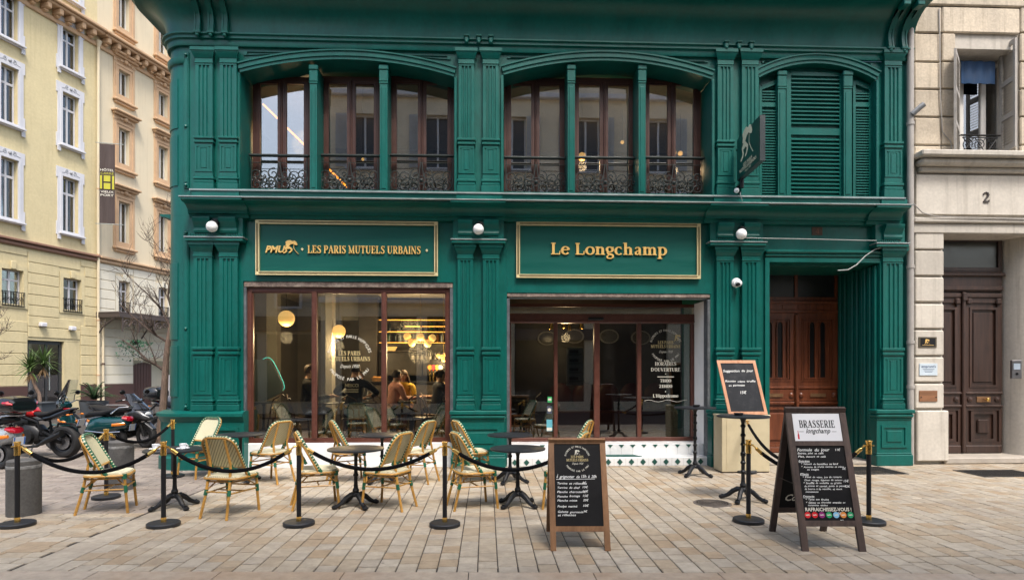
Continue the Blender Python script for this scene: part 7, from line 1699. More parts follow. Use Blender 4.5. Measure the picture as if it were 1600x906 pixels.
# ------------------------------------------------------------------ parked two-wheelers
CHROME = mat('chrome', (.55,.56,.58), rough=.18, metal=1.0, var=.05); RIMM = mat('dark_alloy', (.06,.06,.065), rough=.35, metal=.6, var=.1); ENG = mat('engine_grey', (.022,.022,.023), rough=.42, metal=.5, var=.3, vs=12); BLKP = mat('black_plastic', (.006,.006,.007), rough=.45, spec=.3, var=.15); BLKG = mat('black_gloss', (.008,.008,.009), rough=.15, coat=.6); VINYL = mat('black_vinyl', (.007,.007,.008), rough=.5, spec=.3, var=.2, bump=.2, bs=60)
REDP = mat('red_gloss', (.42,.01,.012), rough=.18, coat=.6); SILV = mat('silver_paint', (.40,.43,.45), rough=.25, metal=.4, coat=.4); TEAL = mat('teal_gloss', (.006,.045,.050), rough=.15, coat=.6); GRAPH = mat('graphite_gloss', (.045,.048,.052), rough=.22, metal=.3, coat=.5); REDL = mat('red_lens', (.42,.006,.02), rough=.12, coat=.5); ORAL = mat('orange_lens', (.65,.18,.01), rough=.15, coat=.5); LAMPG = mat('lamp_glass', (.55,.58,.60), rough=.08, coat=.5)
SCRN = glass('windscreen', (.72,.76,.80), refl=1.5, ior=1.5)
def wheel(t, x, r, w_, nm='wheel', sp=5):
    m = MB(); rt = w_*.5; m.lathe([(r-rt*1.25,-w_*.36),(r-rt*.8,-w_*.48),(r-rt*.35,-w_*.46),(r-rt*.08,-w_*.28),(r,0),(r-rt*.08,w_*.28),(r-rt*.35,w_*.46),(r-rt*.8,w_*.48),(r-rt*1.25,w_*.36),(r-rt*1.25,-w_*.36)], (x,0,r), 36, 'Y'); wo = m.build(nm, RUBBER, t)
    m = MB(); q = r-rt*1.2; m.lathe([(q,-w_*.34),(q-.03,-w_*.30),(q-.035,0),(q-.03,w_*.30),(q,w_*.34),(q,-w_*.34)], (x,0,r), 36, 'Y')
    for k in range(sp):
        a = 2*math.pi*k/sp
        for d in (-.12, .12): m.bar((x+.035*math.cos(a), 0, r+.035*math.sin(a)), (x+(q-.02)*math.cos(a+d), 0, r+(q-.02)*math.sin(a+d)), .022, .03)
    m.lathe([(0,-w_*.42),(.05,-w_*.42),(.05,w_*.42),(0,w_*.42)], (x,0,r), 16, 'Y'); m.build('rim', RIMM, wo)
    m = MB(); m.lathe([(.07,w_*.40),(r*.48,w_*.40),(r*.48,w_*.44),(.07,w_*.44),(.07,w_*.40)], (x,0,r), 28, 'Y'); m.lathe([(.07,-w_*.44),(r*.48,-w_*.44),(r*.48,-w_*.40),(.07,-w_*.40),(.07,-w_*.44)], (x,0,r), 28, 'Y'); m.build('brake_disc', CHROME, wo)
def plate_(t, x, z, tilt=.35):
    m = MB(); d = Vector((-math.cos(tilt), 0, -math.sin(tilt))); up = Vector((-math.sin(tilt), 0, math.cos(tilt)))
    m.add([Vector((x,y,z)) + up*h + d*o for y in (-.10,.10) for h in (-.07,.07) for o in (0,.006)], [(0,1,3,2),(4,6,7,5),(0,4,5,1),(2,3,7,6),(0,2,6,4),(1,5,7,3)]); o = m.build('number_plate', mat('plate_white', (.55,.58,.62), rough=.4) if 'plate_white' not in MATS else MATS['plate_white'], t, smooth=0)
    for y0 in (-.099, .074): m = MB(); m.add([Vector((x,y,z)) + up*h + d*.0065 for y, h in ((y0,-.068),(y0+.025,-.068),(y0+.025,.068),(y0,.068))], [(0,1,2,3)]); m.build('plate_band', mat('plate_blue', (.03,.12,.42), rough=.4) if 'plate_blue' not in MATS else MATS['plate_blue'], o, smooth=0)
def mirrors(t, x, z, w_=.36, h=.20):
    for s in (-1, 1):
        m = MB(); m.tube([(x, s*.2, z), (x+.02, s*(w_-.05), z+h*.7), (x-.01, s*w_, z+h)], .009, 6); m.ball((x-.01, s*w_, z+h), .07, 12, 8, (.35,1,.72)); m.build('mirror', BLKP, t)
def bars(t, x, z, w_=.36, grip=True):
    m = MB(); m.tube([(x-.16, -w_, z+.02), (x-.06, -w_*.6, z+.05), (x, -.1, z), (x, .1, z), (x-.06, w_*.6, z+.05), (x-.16, w_, z+.02)], .013, 8); h = m.build('handlebar', CHROME, t)
    m = MB(); [m.tube([(x-.17, s*(w_+.02), z+.018), (x-.10, s*w_*.72, z+.04)], .021, 8) for s in (-1, 1)]; m.build('grip', RUBBER, h)
def topcase(t, x, z, mm, lens=True, r=(.21,.26,.15)):
    m = MB(); m.loft([(x-r[0], 0, z+r[2]*.9, r[1]*.78, r[2]*.55), (x-r[0]*.8, 0, z+r[2], r[1]*.93, r[2]*.85), (x, 0, z+r[2]*1.05, r[1], r[2]), (x+r[0]*.75, 0, z+r[2]*1.02, r[1]*.92, r[2]*.9), (x+r[0], 0, z+r[2], r[1]*.8, r[2]*.6)], 22, 3.2); c = m.build('top_case', mm, t)
    m = MB(); [m.add([(x+(r[0]+.005)*math.cos(a), (r[1]+.004)*math.copysign(abs(math.sin(a))**.62, math.sin(a)), z+r[2]*h) for h in (.72,.82)], []) for a in ()]
    m.loft([(x-r[0]*.93, 0, z+r[2]*.74, r[1]*.97, .012), (x, 0, z+r[2]*.76, r[1]*1.03, .014), (x+r[0]*.9, 0, z+r[2]*.74, r[1]*.97, .012)], 18, 3); m.build('case_seam', BLKP, c)
    if lens:
        for s in (-1, 1): m = MB(); m.loft([(x-r[0]*.98, s*r[1]*.45, z+r[2]*1.1, r[1]*.38, r[2]*.2), (x-r[0]*.72, s*r[1]*.66, z+r[2]*1.22, r[1]*.40, r[2]*.34), (x-r[0]*.2, s*r[1]*.80, z+r[2]*1.25, r[1]*.24, r[2]*.2)], 12); m.build('reflector', REDL, c)
    return c
def motorcycle(label, loc, hd, tank=REDP, case=None, tail=BLKG):
    t = thing('motorcycle', label, 'motorcycle', (loc[0], loc[1], 0), hd)
    wheel(t, 0, .315, .18); wheel(t, 1.43, .30, .13, sp=5)
    m = MB(); 
    for s in (-1, 1): m.bar((0, s*.115, .315), (.52, s*.10, .40), .03, .07); m.bar((.02, s*.115, .33), (.40, s*.11, .52), .025, .035)
    m.build('swingarm', ENG, t)
    m = MB(); m.loft([(.48,0,.42,.13,.13),(.58,0,.45,.17,.20),(.80,0,.46,.18,.22),(.98,0,.46,.15,.20),(1.06,0,.48,.10,.12)], 14, 3); m.lathe([(0,-.22),(.13,-.22),(.14,-.19),(.14,.19),(.13,.22),(0,.22)], (.68,0,.42), 20, 'Y'); m.loft([(.72,0,.70,.12,.05),(.86,0,.72,.14,.09),(1.0,0,.70,.12,.06)], 12, 3)
    for k in range(5): m.box(.80,1.0,-.16,.16,.56+.03*k,.57+.03*k)
    m.build('engine', ENG, t)
    m = MB()
    for s in (-1, 1): m.tube([(.42,s*.12,.45),(.48,s*.14,.70),(.75,s*.15,.80),(1.12,s*.06,.92)], .022, 8); m.tube([(.55,s*.13,.72),(.2,s*.10,.80),(-.15,s*.06,.90)], .016, 8); m.tube([(1.08,s*.05,.85),(1.0,s*.14,.5),(.85,s*.12,.28)], .02, 8)
    m.build('frame', BLKP, t)
    m = MB(); m.loft([(.62,0,.86,.10,.06),(.70,0,.90,.15,.11),(.88,0,.95,.19,.14),(1.05,0,.97,.19,.13),(1.15,0,.95,.12,.08)], 18, 2.4); tk = m.build('tank', tank, t); m = MB(); m.loft([(.72,0,.885,.162,.045),(.88,0,.92,.20,.05),(1.06,0,.93,.198,.045)], 16, 2.4); m.build('tank_panel', BLKG, tk)
    m = MB(); m.loft([(.64,0,.87,.09,.035),(.50,0,.84,.13,.045),(.30,0,.86,.14,.05),(.14,0,.92,.12,.05),(.0,0,.97,.09,.035)], 16, 2.6); m.build('seat', VINYL, t)
    m = MB(); m.loft([(.42,0,.76,.10,.05),(.20,0,.82,.11,.055),(.0,0,.90,.09,.05),(-.16,0,.955,.06,.035),(-.26,0,.97,.03,.015)], 14, 2.4); tl = m.build('tail', tail, t); m = MB(); m.loft([(-.20,0,.965,.045,.012),(-.10,0,.965,.06,.016),(.04,0,.955,.07,.012)], 12); m.build('tail_light', REDL, tl)
    m = MB(); m.bar((-.12,0,.90),(-.34,0,.72),.05,.02); pl_ = m.build('plate_bracket', BLKP, t); plate_(t, -.345, .70)
    for s in (-1, 1): m = MB(); m.tube([(-.2,s*.06,.86),(-.2,s*.15,.85)], .008, 6); m.ball((-.2,s*.17,.85), .03, 10, 6, (1.2,1,.7)); m.build('indicator', ORAL, t)
    for s in (-1, 1): m = MB(); m.tube([(1.43,s*.09,.30),(1.30,s*.09,.62)], .028, 10); m.tube([(1.30,s*.09,.62),(1.16,s*.09,.98)], .022, 10); m.build('fork', CHROME if s else ENG, t)
    m = MB(); m.loft([(1.20,0,.62,.06,.02),(1.34,0,.655,.075,.02),(1.48,0,.64,.075,.02),(1.62,0,.56,.06,.02)], 12); m.build('front_mudguard', BLKP, t)
    m = MB(); m.ball((1.26,0,.93), .095, 16, 10, (.7,1,1)); hl = m.build('headlight', BLKG, t); m = MB(); m.ball((1.30,0,.93), .08, 16, 10, (.5,1,1)); m.build('lens', LAMPG, hl)
    bars(t, 1.14, 1.03); mirrors(t, 1.1, 1.07, .33)
    m = MB(); m.tube([(.95,.14,.30),(.75,.17,.20),(.45,.19,.24),(.2,.21,.36)], [.025,.025,.03,.03], 10); m.loft([(.32,.21,.30,.05,.05),(.20,.22,.36,.065,.06),(-.12,.23,.50,.06,.055)], 12); m.build('exhaust', ENG, t)
    m = MB(); m.tube([(.55,.16,.30),(.52,.28,.02)], .012, 6); m.build('side_stand', ENG, t)
    m = MB(); m.loft([(-.28,0,.60,.06,.02),(-.12,0,.665,.08,.02),(.10,0,.665,.08,.02)], 10); m.build('rear_mudguard', BLKP, t)
    if case: m = MB(); m.box(-.32,.02,-.1,.1,.975,.99,.004); m.build('carrier', BLKP, t); topcase(t, -.15, .99, case, lens=False, r=(.20,.24,.17))
    return t
def scooter(label, loc, hd, body=TEAL, accent=BLKP, screen=0.0, case=None, maxi=False, lens=True):
    t = thing('scooter', label, 'scooter', (loc[0], loc[1], 0), hd); wr = .27 if maxi else .25; wb = 1.40 if maxi else 1.30
    wheel(t, 0, wr, .15); wheel(t, wb, wr, .13)
    m = MB(); m.loft([(-.33,0,.62,.06,.05),(-.26,0,.60,.16,.12),(-.05,0,.56,.21,.17),(.25,0,.55,.22,.19),(.46,0,.50,.19,.19),(.56,0,.40,.15,.11)], 20, 2.6); m.build('rear_body', body, t)
    m = MB(); m.loft([(.40,0,.28,.17,.06),(.62,0,.27,.19,.055),(.86,0,.28,.18,.055),(1.0,0,.33,.15,.09)], 16, 3); m.build('floor_board', accent, t)
    m = MB(); m.loft([(.93,0,.36,.18,.10),(1.0,0,.52,.20,.22),(1.07,0,.72,.21,.22),(1.12,0,.84,.17,.14),(1.16,0,.92,.10,.06)], 20, 2.6) if not maxi else m.loft([(.88,0,.40,.20,.12),(1.0,0,.58,.24,.24),(1.14,0,.74,.24,.22),(1.30,0,.74,.20,.15),(1.46,0,.68,.12,.08),(1.54,0,.66,.05,.03)], 20, 2.4)
    m.build('front_shield', body, t)
    m = MB(); m.loft([(.60,0,.74,.10,.05),(.48,0,.78,.16,.055),(.20,0,.80,.17,.06),(-.05,0,.85,.16,.065),(-.28,0,.87,.11,.05),(-.34,0,.87,.05,.03)], 20, 2.8); st_ = m.build('seat', VINYL, t); m = MB(); m.loft([(.10,0,.815,.172,.01),(.02,0,.84,.174,.012)], 16, 2.8); m.build('seat_seam', BLKP, st_)
    for s in (-1, 1):
        m = MB(); m.tube([(-.02,s*.17,.80),(-.2,s*.16,.93),(-.36,s*.10,.94),(-.40,0,.94)], .012, 8); m.build('grab_rail', CHROME if not maxi else BLKP, t)
        m = MB(); m.loft([(-.30,s*.13,.58,.02,.03),(-.20,s*.20,.57,.02,.035),(-.08,s*.225,.56,.012,.03)], 10); m.build('indicator', ORAL, t)
        m = MB(); m.loft([(.96,s*.17,.60,.02,.03),(1.06,s*.19,.64,.02,.04),(1.14,s*.16,.66,.015,.03)], 10); m.build('front_indicator', ORAL if not maxi else LAMPG, t)
        m = MB(); m.tube([(wb,s*.08,wr),(wb-.12,s*.08,.60)], .025, 8); m.build('fork', ENG, t)
        if not maxi: m = MB(); m.tube([(.5,s*.225,.44),(.1,s*.24,.40),(-.25,s*.21,.42)], .012, 6); m.build('side_trim', CHROME, t)
    m = MB(); m.loft([(-.36,0,.66,.06,.03),(-.33,0,.68,.12,.055),(-.24,0,.70,.15,.045)], 12, 2.6); m.build('tail_light', REDL, t); plate_(t, -.38, .50, .2)
    m = MB(); m.loft([(wb-.28,0,.40,.06,.02),(wb-.14,0,.53,.085,.03),(wb+.05,0,.55,.085,.03),(wb+.24,0,.42,.05,.02)], 12); m.build('front_mudguard', body, t)
    m = MB(); m.loft([(1.02,0,.96,.10,.05),(1.08,0,.98,.16,.08),(1.15,0,.98,.13,.075),(1.20,0,.98,.07,.05)], 16, 2.4); hs = m.build('headset', body if not maxi else BLKP, t)
    m = MB(); m.ball((1.19,0,.98) if not maxi else (1.45,0,.73), .075, 16, 10, (.45,1.1,1)); m.build('headlight', LAMPG, hs)
    bars(t, 1.06, 1.02, .32); mirrors(t, 1.06, 1.06, .30, .18)
    m = MB(); m.tube([(.25,-.2,.28),(.0,-.22,.26),(-.2,-.23,.30)], [.035,.05,.055], 10); m.build('exhaust', ENG, t)
    if screen:
        m = MB(); n = 8; vs = []
        for zi in range(7):
            f = zi/6; hw_ = (.25 - .06*f - .04*f*f)*(1 if not maxi else .85); zz_ = 1.0+screen*f if not maxi else .86+screen*f; xx_ = (1.22-.20*f) if not maxi else (1.38-.42*f)
            for k in range(n+1): a = -1+2*k/n; vs.append((xx_ - .10*a*a, hw_*a, zz_))
        m.add(vs, [(r*(n+1)+k, r*(n+1)+k+1, (r+1)*(n+1)+k+1, (r+1)*(n+1)+k) for r in range(6) for k in range(n)])
        m.build('windscreen', SCRN if not maxi else mat('smoked_screen', (.02,.022,.025), rough=.08, coat=.5), t, smooth=60)
        m = MB(); [m.tube([(1.10,s*.12,1.02),(1.18,s*.12,1.0+screen*.3)], .006, 6) for s in (-1, 1)]; m.build('screen_stay', CHROME, t)
    if case: m = MB(); m.box(-.42,-.1,-.1,.1,.955,.97,.004); m.build('carrier', BLKP, t); topcase(t, -.30, .97, case, lens=lens)
    return t
def at_(u, v): return G(u, v)
motorcycle('black naked motorcycle with red tank and fat rear tyre, tail towards the bollards', at_(103, 714), rad(171))
scooter('silver scooter with a black top case and red reflectors at the bike row end', at_(4, 732), rad(163), SILV, BLKP, 0, BLKG)
scooter('dark teal scooter with tall clear windscreen and chrome trim parked beside the naked motorcycle', at_(180, 703), rad(176), TEAL, BLKP, .52)
x_, y_ = at_(229, 699); hd_ = rad(-22)
scooter('graphite maxi scooter with smoked screen, front wheel towards the tree', (x_-1.40*math.cos(hd_), y_-1.40*math.sin(hd_)), hd_, GRAPH, BLKP, .34, None, True)
motorcycle('black motorcycle with a silver top case parked behind the bare tree', at_(252, 688), rad(-14), BLKG, GRAPH)
# bollards
BOLL = mat('bollard_grey', (.085,.082,.078), rough=.6, metal=.2, var=.15, vs=3, fine=.15, fs=40, dirt=((.16,.155,.15), .4, 5)); SCUF = mat('scuffed_band', (.20,.20,.195), rough=.7, var=.6, vs=20, dirt=((.09,.088,.085), 1.0, 9))
for u, v, h, lb in ((37.5, 803, .655, 'squat dark grey cylindrical bollard behind the first rope post'), (188, 764, .70, 'squat dark grey cylindrical bollard behind the woven chair and scooters')):
    x_, y_ = G(u, v); t = thing('bollard', lb, 'bollard', (x_, y_, 0), group='grey cylindrical bollards'); m = MB(); m.lathe([(.172,0),(.172,h-.10)], n=36); m.lathe([(.168,h-.065),(.168,h-.014),(.155,h-.002),(0,h)], n=36); m.build('body', BOLL, t); m = MB(); m.lathe([(.170,h-.0995),(.174,h-.097),(.174,h-.068),(.170,h-.0655)], n=36); m.build('band', SCUF, t)
# low steel rail behind the scooters
def rail(u0, u1, v, Y, label):
    x0, x1 = X_(u0, Y), X_(u1, Y); z = Z_((u0+u1)/2, v, Y); t = thing('bike_rail', label, 'rail', ((x0+x1)/2, Y, 0)); h = (x1-x0)/2; m = MB(); m.tube([(-h,0,0),(-h,0,z-.05),(-h+.05,0,z),(h-.05,0,z),(h,0,z-.05),(h,0,0)], .03, 10); m.build('hoop', mat('rail_steel', (.16,.15,.145), rough=.5, metal=.5) if 'rail_steel' not in MATS else MATS['rail_steel'], t); m = MB(); m.tube([(-h,0,z*.5),(h,0,z*.5)], .02, 8); m.build('cross_rail', MATS['rail_steel'], t)
rail(164, 200, 633, 16.5, 'low dark steel hoop rail behind the teal scooter')
rail(240, 276, 633, 16.9, 'low dark steel hoop rail behind the bare tree')
# ------------------------------------------------------------------ plants
BARK = mat('tree_bark', (.17,.115,.085), rough=.9, var=.3, vs=8, fine=.3, fs=30, bump=.8, bs=30, stretch=(1,1,.4)); TWIG = mat('twig_bark', (.10,.07,.055), rough=.9, var=.3, vs=6)
def bare_tree(label, base, H, lean, seed, forks):
    rt_ = random.Random(seed); t = thing('bare_tree', label, 'tree', (base[0], base[1], 0)); tr = MB(); cr = MB(); pts = [Vector((0,0,0))]; n = 12
    for k in range(1, n+1): f = k/n; pts.append(Vector((lean[0]*f*f + .05*math.sin(f*7), lean[1]*f + .04*math.cos(f*6), H*.62*f)))
    tr.tube(pts, [.095*(1-.6*k/n)+(.03 if k == 0 else 0) for k in range(n+1)], 10); tr.build('trunk', BARK, t)
    def br(p, d, L_, r, lv):
        q = [p]; dd = d.copy(); seg = 5
        for k in range(seg):
            dd = (dd + Vector((rt_.uniform(-.22,.22), rt_.uniform(-.22,.22), rt_.uniform(-.08,.22)))).normalized(); q.append(q[-1] + dd*L_/seg)
        cr.tube(q, [r*(1-.65*k/seg) for k in range(seg+1)], 5 if lv else 6)
        if lv < 3:
            for k in range(rt_.choice((3,4,5)) if lv < 2 else 4):
                i = rt_.randint(1, seg); ax = Vector((rt_.uniform(-1,1), rt_.uniform(-1,1), rt_.uniform(-.2,.9))).normalized(); br(q[i], (dd*.6+ax*.8).normalized(), L_*rt_.uniform(.45,.7), max(.005, r*(1-.65*i/seg)*.6), lv+1)
    for f, ang, el, L_ in forks:
        i = int(f*n); d = Vector((math.cos(rad(ang))*math.cos(rad(el)), math.sin(rad(ang))*math.cos(rad(el)), math.sin(rad(el)))); br(pts[i], d, L_*.78, .045*(1-.4*f), 0)
    cr.build('crown', TWIG, t)
bare_tree('slim bare street tree with brown trunk beside the rounded green corner', G(246, 694), 6.6, (.45,.5), 4, [(.42,175,38,1.5),(.5,20,50,1.8),(.62,200,35,1.7),(.7,150,45,1.6),(.8,185,50,1.6),(.9,120,60,1.6),(1,60,75,1.7),(1,190,60,1.6)])
bare_tree('bare tree at the row of scooters, its twigs reaching over the top case', G(-38, 688), 5.0, (.1,.3), 9, [(.62,5,18,.75),(.75,-20,20,.7),(.9,20,40,.7)])
LEAFA = mat('yucca_leaf', (.075,.13,.035), rough=.45, var=.3, vs=6); LEAFD = mat('dry_yucca_leaf', (.24,.15,.07), rough=.8, var=.3, vs=8); LEAFC = mat('cycad_leaf', (.035,.085,.03), rough=.45, var=.3, vs=6); LEAFI = mat('ivy_leaf', (.02,.09,.04), rough=.5, var=.35, vs=9); POT = mat('slate_planter', (.055,.062,.07), rough=.6, var=.15)
def blade(m, p, d, L_, w_, droop, n=5):
    d = d.normalized(); s = d.cross(Vector((0,0,1))); s = s.normalized() if s.length > .01 else Vector((1,0,0)); vs = []
    for k in range(n+1): f = k/n; c = p + d*L_*f - Vector((0,0,droop*L_*f*f)); ww = w_*(1-f)**.6*(.5+.5*min(1, f*4)); vs += [c - s*ww, c + s*ww + Vector((0,0,.0))]
    m.add(vs, [(2*k, 2*k+1, 2*k+3, 2*k+2) for k in range(n)])
rl = random.Random(21)
x_, y_ = G(60, 655); t = thing('yucca_plant', 'yucca with a leaning trunk and spiky green leaves in a slate planter', 'plant', (x_, y_, 0))
m = MB(); m.prism([(-.36,-.36),(.36,-.36),(.36,.36),(-.36,.36)], 0, .56, 'XY'); m.box(-.40,.40,-.40,.40,.5605,.62,.01); m.build('planter', POT, t)
m = MB(); m.tube([(.05,0,.6),(.03,0,.9),(-.12,0,1.2),(-.22,0,1.5),(-.24,0,1.75)], [.06,.055,.05,.05,.05], 8); m.build('trunk', BARK, t)
m = MB(); md_ = MB()
for c in (Vector((-.26,0,1.80)), Vector((.10,.1,1.98))):
    for k in range(120): a = rl.uniform(0, 2*math.pi); e = rl.uniform(-.25, 1.45); blade(m, c+Vector((0,0,rl.uniform(-.15,.15))), Vector((math.cos(a)*math.cos(e), math.sin(a)*math.cos(e), math.sin(e))), rl.uniform(.6,.95), .026, rl.uniform(.1,.45))
    for k in range(40): a = rl.uniform(0, 2*math.pi); blade(md_, c-Vector((0,0,.12)), Vector((math.cos(a)*.5, math.sin(a)*.5, -.8)), rl.uniform(.3,.5), .016, .1)
m.build('crown', LEAFA, t, smooth=0); md_.build('dry_leaves', LEAFD, t, smooth=0)
x_, y_ = G(147, 660); t = thing('cycad_plant', 'low spreading cycad with arching fronds before the brown dado', 'plant', (x_, y_, 0))
m = MB(); m.lathe([(.0,0),(.34,0),(.42,.72),(.38,.72),(.36,.66),(0,.66)], n=20); m.build('planter', POT, t); m = MB()
for k in range(46):
    a = rl.uniform(0, 2*math.pi); e = rl.uniform(.45, 1.35); L_ = rl.uniform(.75,1.1); d = Vector((math.cos(a)*math.cos(e), math.sin(a)*math.cos(e), math.sin(e))); s = Vector((-math.sin(a), math.cos(a), 0)); prev = None
    for j in range(18):
        f = j/17; p = Vector((0,0,.76)) + d*L_*f - Vector((0,0,.45*L_*f*f))
        for q in (-1, 1): blade(m, p, s*q + d*.5 + Vector((0,0,.15)), .19*(1-.6*f), .016, .1, 2)
m.build('fronds', LEAFC, t, smooth=0)
s_, z_ = LS(214, 535, 1.5); pc = LO + LD*s_ + LN*1.35
t = thing('hanging_plant', 'hanging basket of trailing green ivy under the iron canopy', 'plant', tuple(pc + Vector((0,0,z_))))
m = MB(); m.lathe([(0,-.12),(.15,-.10),(.20,.05),(.18,.05),(0,-.08)], n=14); [m.tube([(.18*math.cos(a),.18*math.sin(a),.05),(0,0,.75)], .006, 4) for a in (0,2.1,4.2)]; m.build('basket', BLACK, t); m = MB()
for k in range(320):
    a = rl.uniform(0, 2*math.pi); r_ = rl.uniform(.05,.75); zz_ = -rl.random()**2*.85 + .15 - .2*r_; c = Vector((r_*math.cos(a), r_*math.sin(a), zz_)); q = [c + Vector((rl.uniform(-.06,.06), rl.uniform(-.06,.06), rl.uniform(-.06,.06))) for _ in range(4)]; m.add(q, [(0,1,2),(0,2,3)])
m.build('foliage', LEAFI, t, smooth=0)
# ------------------------------------------------------------------ guests inside
SKIN = mat('skin', (.36,.20,.14), rough=.55, var=.1, vs=8); HAIRD = mat('dark_hair', (.02,.013,.010), rough=.6, var=.3, vs=30); HAIRB = mat('brown_hair', (.06,.028,.014), rough=.6, var=.3, vs=30)
FABRIC = {}
def fabric(n, c, **k):
    if n not in FABRIC: FABRIC[n] = mat('fabric_'+n, c, rough=.85, var=.18, vs=7, bump=.4, bs=14, **k)
    return FABRIC[n]
def seg_d(p, a, b):
    ab = b-a; t_ = max(0, min(1, (p-a).dot(ab)/max(1e-9, ab.dot(ab)))); return (p-(a+ab*t_)).length
def person(label, x, y, deg, top, legs, hair, longhair=False, sleeves=True, lean=.10, arms='table', head_turn=0.0, sc=1.07, print_=None, bun=False):
    """seated figure, facing deg (0 = into the room); seat at chair height, hands on a table top or at the face"""
    V = Vector; J = {}; R_ = {}; E = []
    def j(n, p, r, par=None):
        J[n] = V(p); R_[n] = r
        if par: E.append((par, n))
    j('pelvis', (0,0,.50), (.155,.125)); j('waist', (0,.02+lean*.3,.64), (.140,.105), 'pelvis'); j('chest', (0,lean*.8,.83), (.165,.115), 'waist'); j('upper', (0,lean,.96), (.135,.095), 'chest'); j('neck', (0,lean+.015,1.06), (.052,.055), 'upper')
    j('skull', (0,lean+.045,1.165), (.070,.085), 'neck'); j('crown', (0,lean+.03,1.255), (.055,.070), 'skull')
    for s, q in ((-1,'l'), (1,'r')):
        j('hip'+q, (s*.10,.08,.50), (.095,.085), 'pelvis'); j('knee'+q, (s*.13,.46,.51), (.068,.066), 'hip'+q); j('calf'+q, (s*.13,.44,.30), (.055,.058), 'knee'+q); j('ankle'+q, (s*.13,.42,.10), (.038,.042), 'calf'+q); j('toe'+q, (s*.14,.58,.045), (.038,.03), 'ankle'+q)
        j('sh'+q, (s*.185,lean,.955), (.070,.068), 'upper')
        if arms == 'face' and s > 0: el, wr, pm, fd = (.17,lean+.24,.76), (.08,lean+.22,1.0), (.06,lean+.18,1.06), V((-.15,-.1,1))
        elif arms == 'wide': el, wr, pm, fd = (s*.36,lean+.06,.80), (s*.20,lean+.28,.745), (s*.13,lean+.34,.745), V((-s*.6,.8,0))
        else: el, wr, pm, fd = (s*.25,lean+.08,.72), (s*.16,lean+.33,.745), (s*.12,lean+.40,.75), V((-s*.25,1,0))
        j('el'+q, el, (.048,.048), 'sh'+q); j('wr'+q, wr, (.030,.027), 'el'+q); j('pm'+q, pm, (.036,.020), 'wr'+q)
        fd.normalize(); sd_ = fd.cross(V((0,0,1))).normalized() if abs(fd.z) < .9 else V((0,1,0))
        for k, (of, L_) in enumerate(((-.030,.062),(-.010,.074),(.010,.078),(.029,.070))):
            b_ = V(pm)+sd_*of+fd*.035; j(f'k{q}{k}', b_, (.0095,.009), 'pm'+q); j(f'f{q}{k}', b_+fd*L_*.55+V((0,0,-.006)), (.0085,.0085), f'k{q}{k}'); j(f't{q}{k}', b_+fd*L_+V((0,0,-.022)), (.0075,.0075), f'f{q}{k}')
        tb = V(pm)-sd_*.036*(-s); j(f'th{q}', tb+fd*.008, (.011,.010), 'pm'+q); j(f'tt{q}', tb+fd*.05-sd_*.016*(-s), (.009,.009), f'th{q}')
    names = list(J); ix = {n: i for i, n in enumerate(names)}
    me = bpy.data.meshes.new('person'); me.from_pydata([J[n] for n in names], [(ix[a], ix[b]) for a, b in E], []); o = bpy.data.objects.new('person', me); col.objects.link(o)
    sk = o.modifiers.new('skin', 'SKIN'); o.modifiers.new('sub', 'SUBSURF').levels = 2
    sv = me.skin_vertices[0].data
    for n in names: sv[ix[n]].radius = R_[n]
    sv[ix['pelvis']].use_root = True
    bpy.context.view_layer.update(); dg = bpy.context.evaluated_depsgraph_get(); nm = bpy.data.meshes.new_from_object(o.evaluated_get(dg)); bpy.data.objects.remove(o); bpy.data.meshes.remove(me)
    nm.materials.clear()
    for mm in (top, legs, SKIN, BLKP): nm.materials.append(mm)
    segs = [(J[a], J[b], a, b) for a, b in E]; hl = lean
    for v in nm.vertices:                                  # a nose, a chin and flattened temples on the skull
        if v.co.z > 1.07:
            dx = v.co.x; dy = v.co.y-(hl+.045)
            if dy > .05 and abs(dx) < .03 and 1.12 < v.co.z < 1.17: v.co.y += .022*(1-abs(dx)/.03)
            if dy > .04 and 1.165 < v.co.z < 1.20: v.co.y -= .008
    for p in nm.polygons:
        c = p.center; b = min(segs, key=lambda s_: seg_d(c, s_[0], s_[1]) - .5*min(R_[s_[2]][0], R_[s_[3]][0]))[3]; p.use_smooth = True
        if b in ('neck','skull','crown') and c.z > 1.045: k = 2
        elif b[:2] in ('pm','th','tt') or b[0] in 'kft' and b[:2] in ('kl','kr','fl','fr','tl','tr') : k = 2
        elif b.startswith('knee') or b.startswith('hip') or b.startswith('calf') or b.startswith('ankle') or c.z < .56: k = 1
        else: k = 0
        if b.startswith('wr') and not sleeves: k = 2
        if b.startswith('toe'): k = 3
        p.material_index = k
    t = thing('person', label, 'person', (x, y, zf), rad(deg), group=None); t.scale = (sc,)*3
    bo = link('body', nm, t)
    m = MB(); c = V((0,lean+.035,1.185)); n = 18; mm_ = 10; vs = []                    # hair cap, open over the face
    for i in range(mm_+1):
        ph = math.pi*.66*i/mm_
        for k in range(n):
            a = 2*math.pi*k/n; f = math.sin(a); ph2 = ph*(1 if f < .25 else (.58 if not longhair else .62)); r_ = .088+.004*math.sin(5*a+3*ph)
            vs.append((c.x + r_*.92*math.sin(ph2)*math.cos(a), c.y-.008 + r_*1.12*math.sin(ph2)*math.sin(a), c.z + r_*1.16*math.cos(ph2)))
    m.add(vs, [(i*n+k, i*n+(k+1) % n, (i+1)*n+(k+1) % n, (i+1)*n+k) for i in range(mm_) for k in range(n)])
    if longhair:
        for k in range(26): a = math.pi+math.pi*k/25; px = c + V((.085*math.cos(a), .09*math.sin(a), -.02)); m.tube([px, px+V((.02*math.cos(a),-.015,-.10)), px+V((.035*math.cos(a),-.01,-.22))], [.022,.022,.008], 6)
    if bun: m.ball((0,lean-.06,1.21), .05, 10, 8)
    m.build('hair', hair, t)
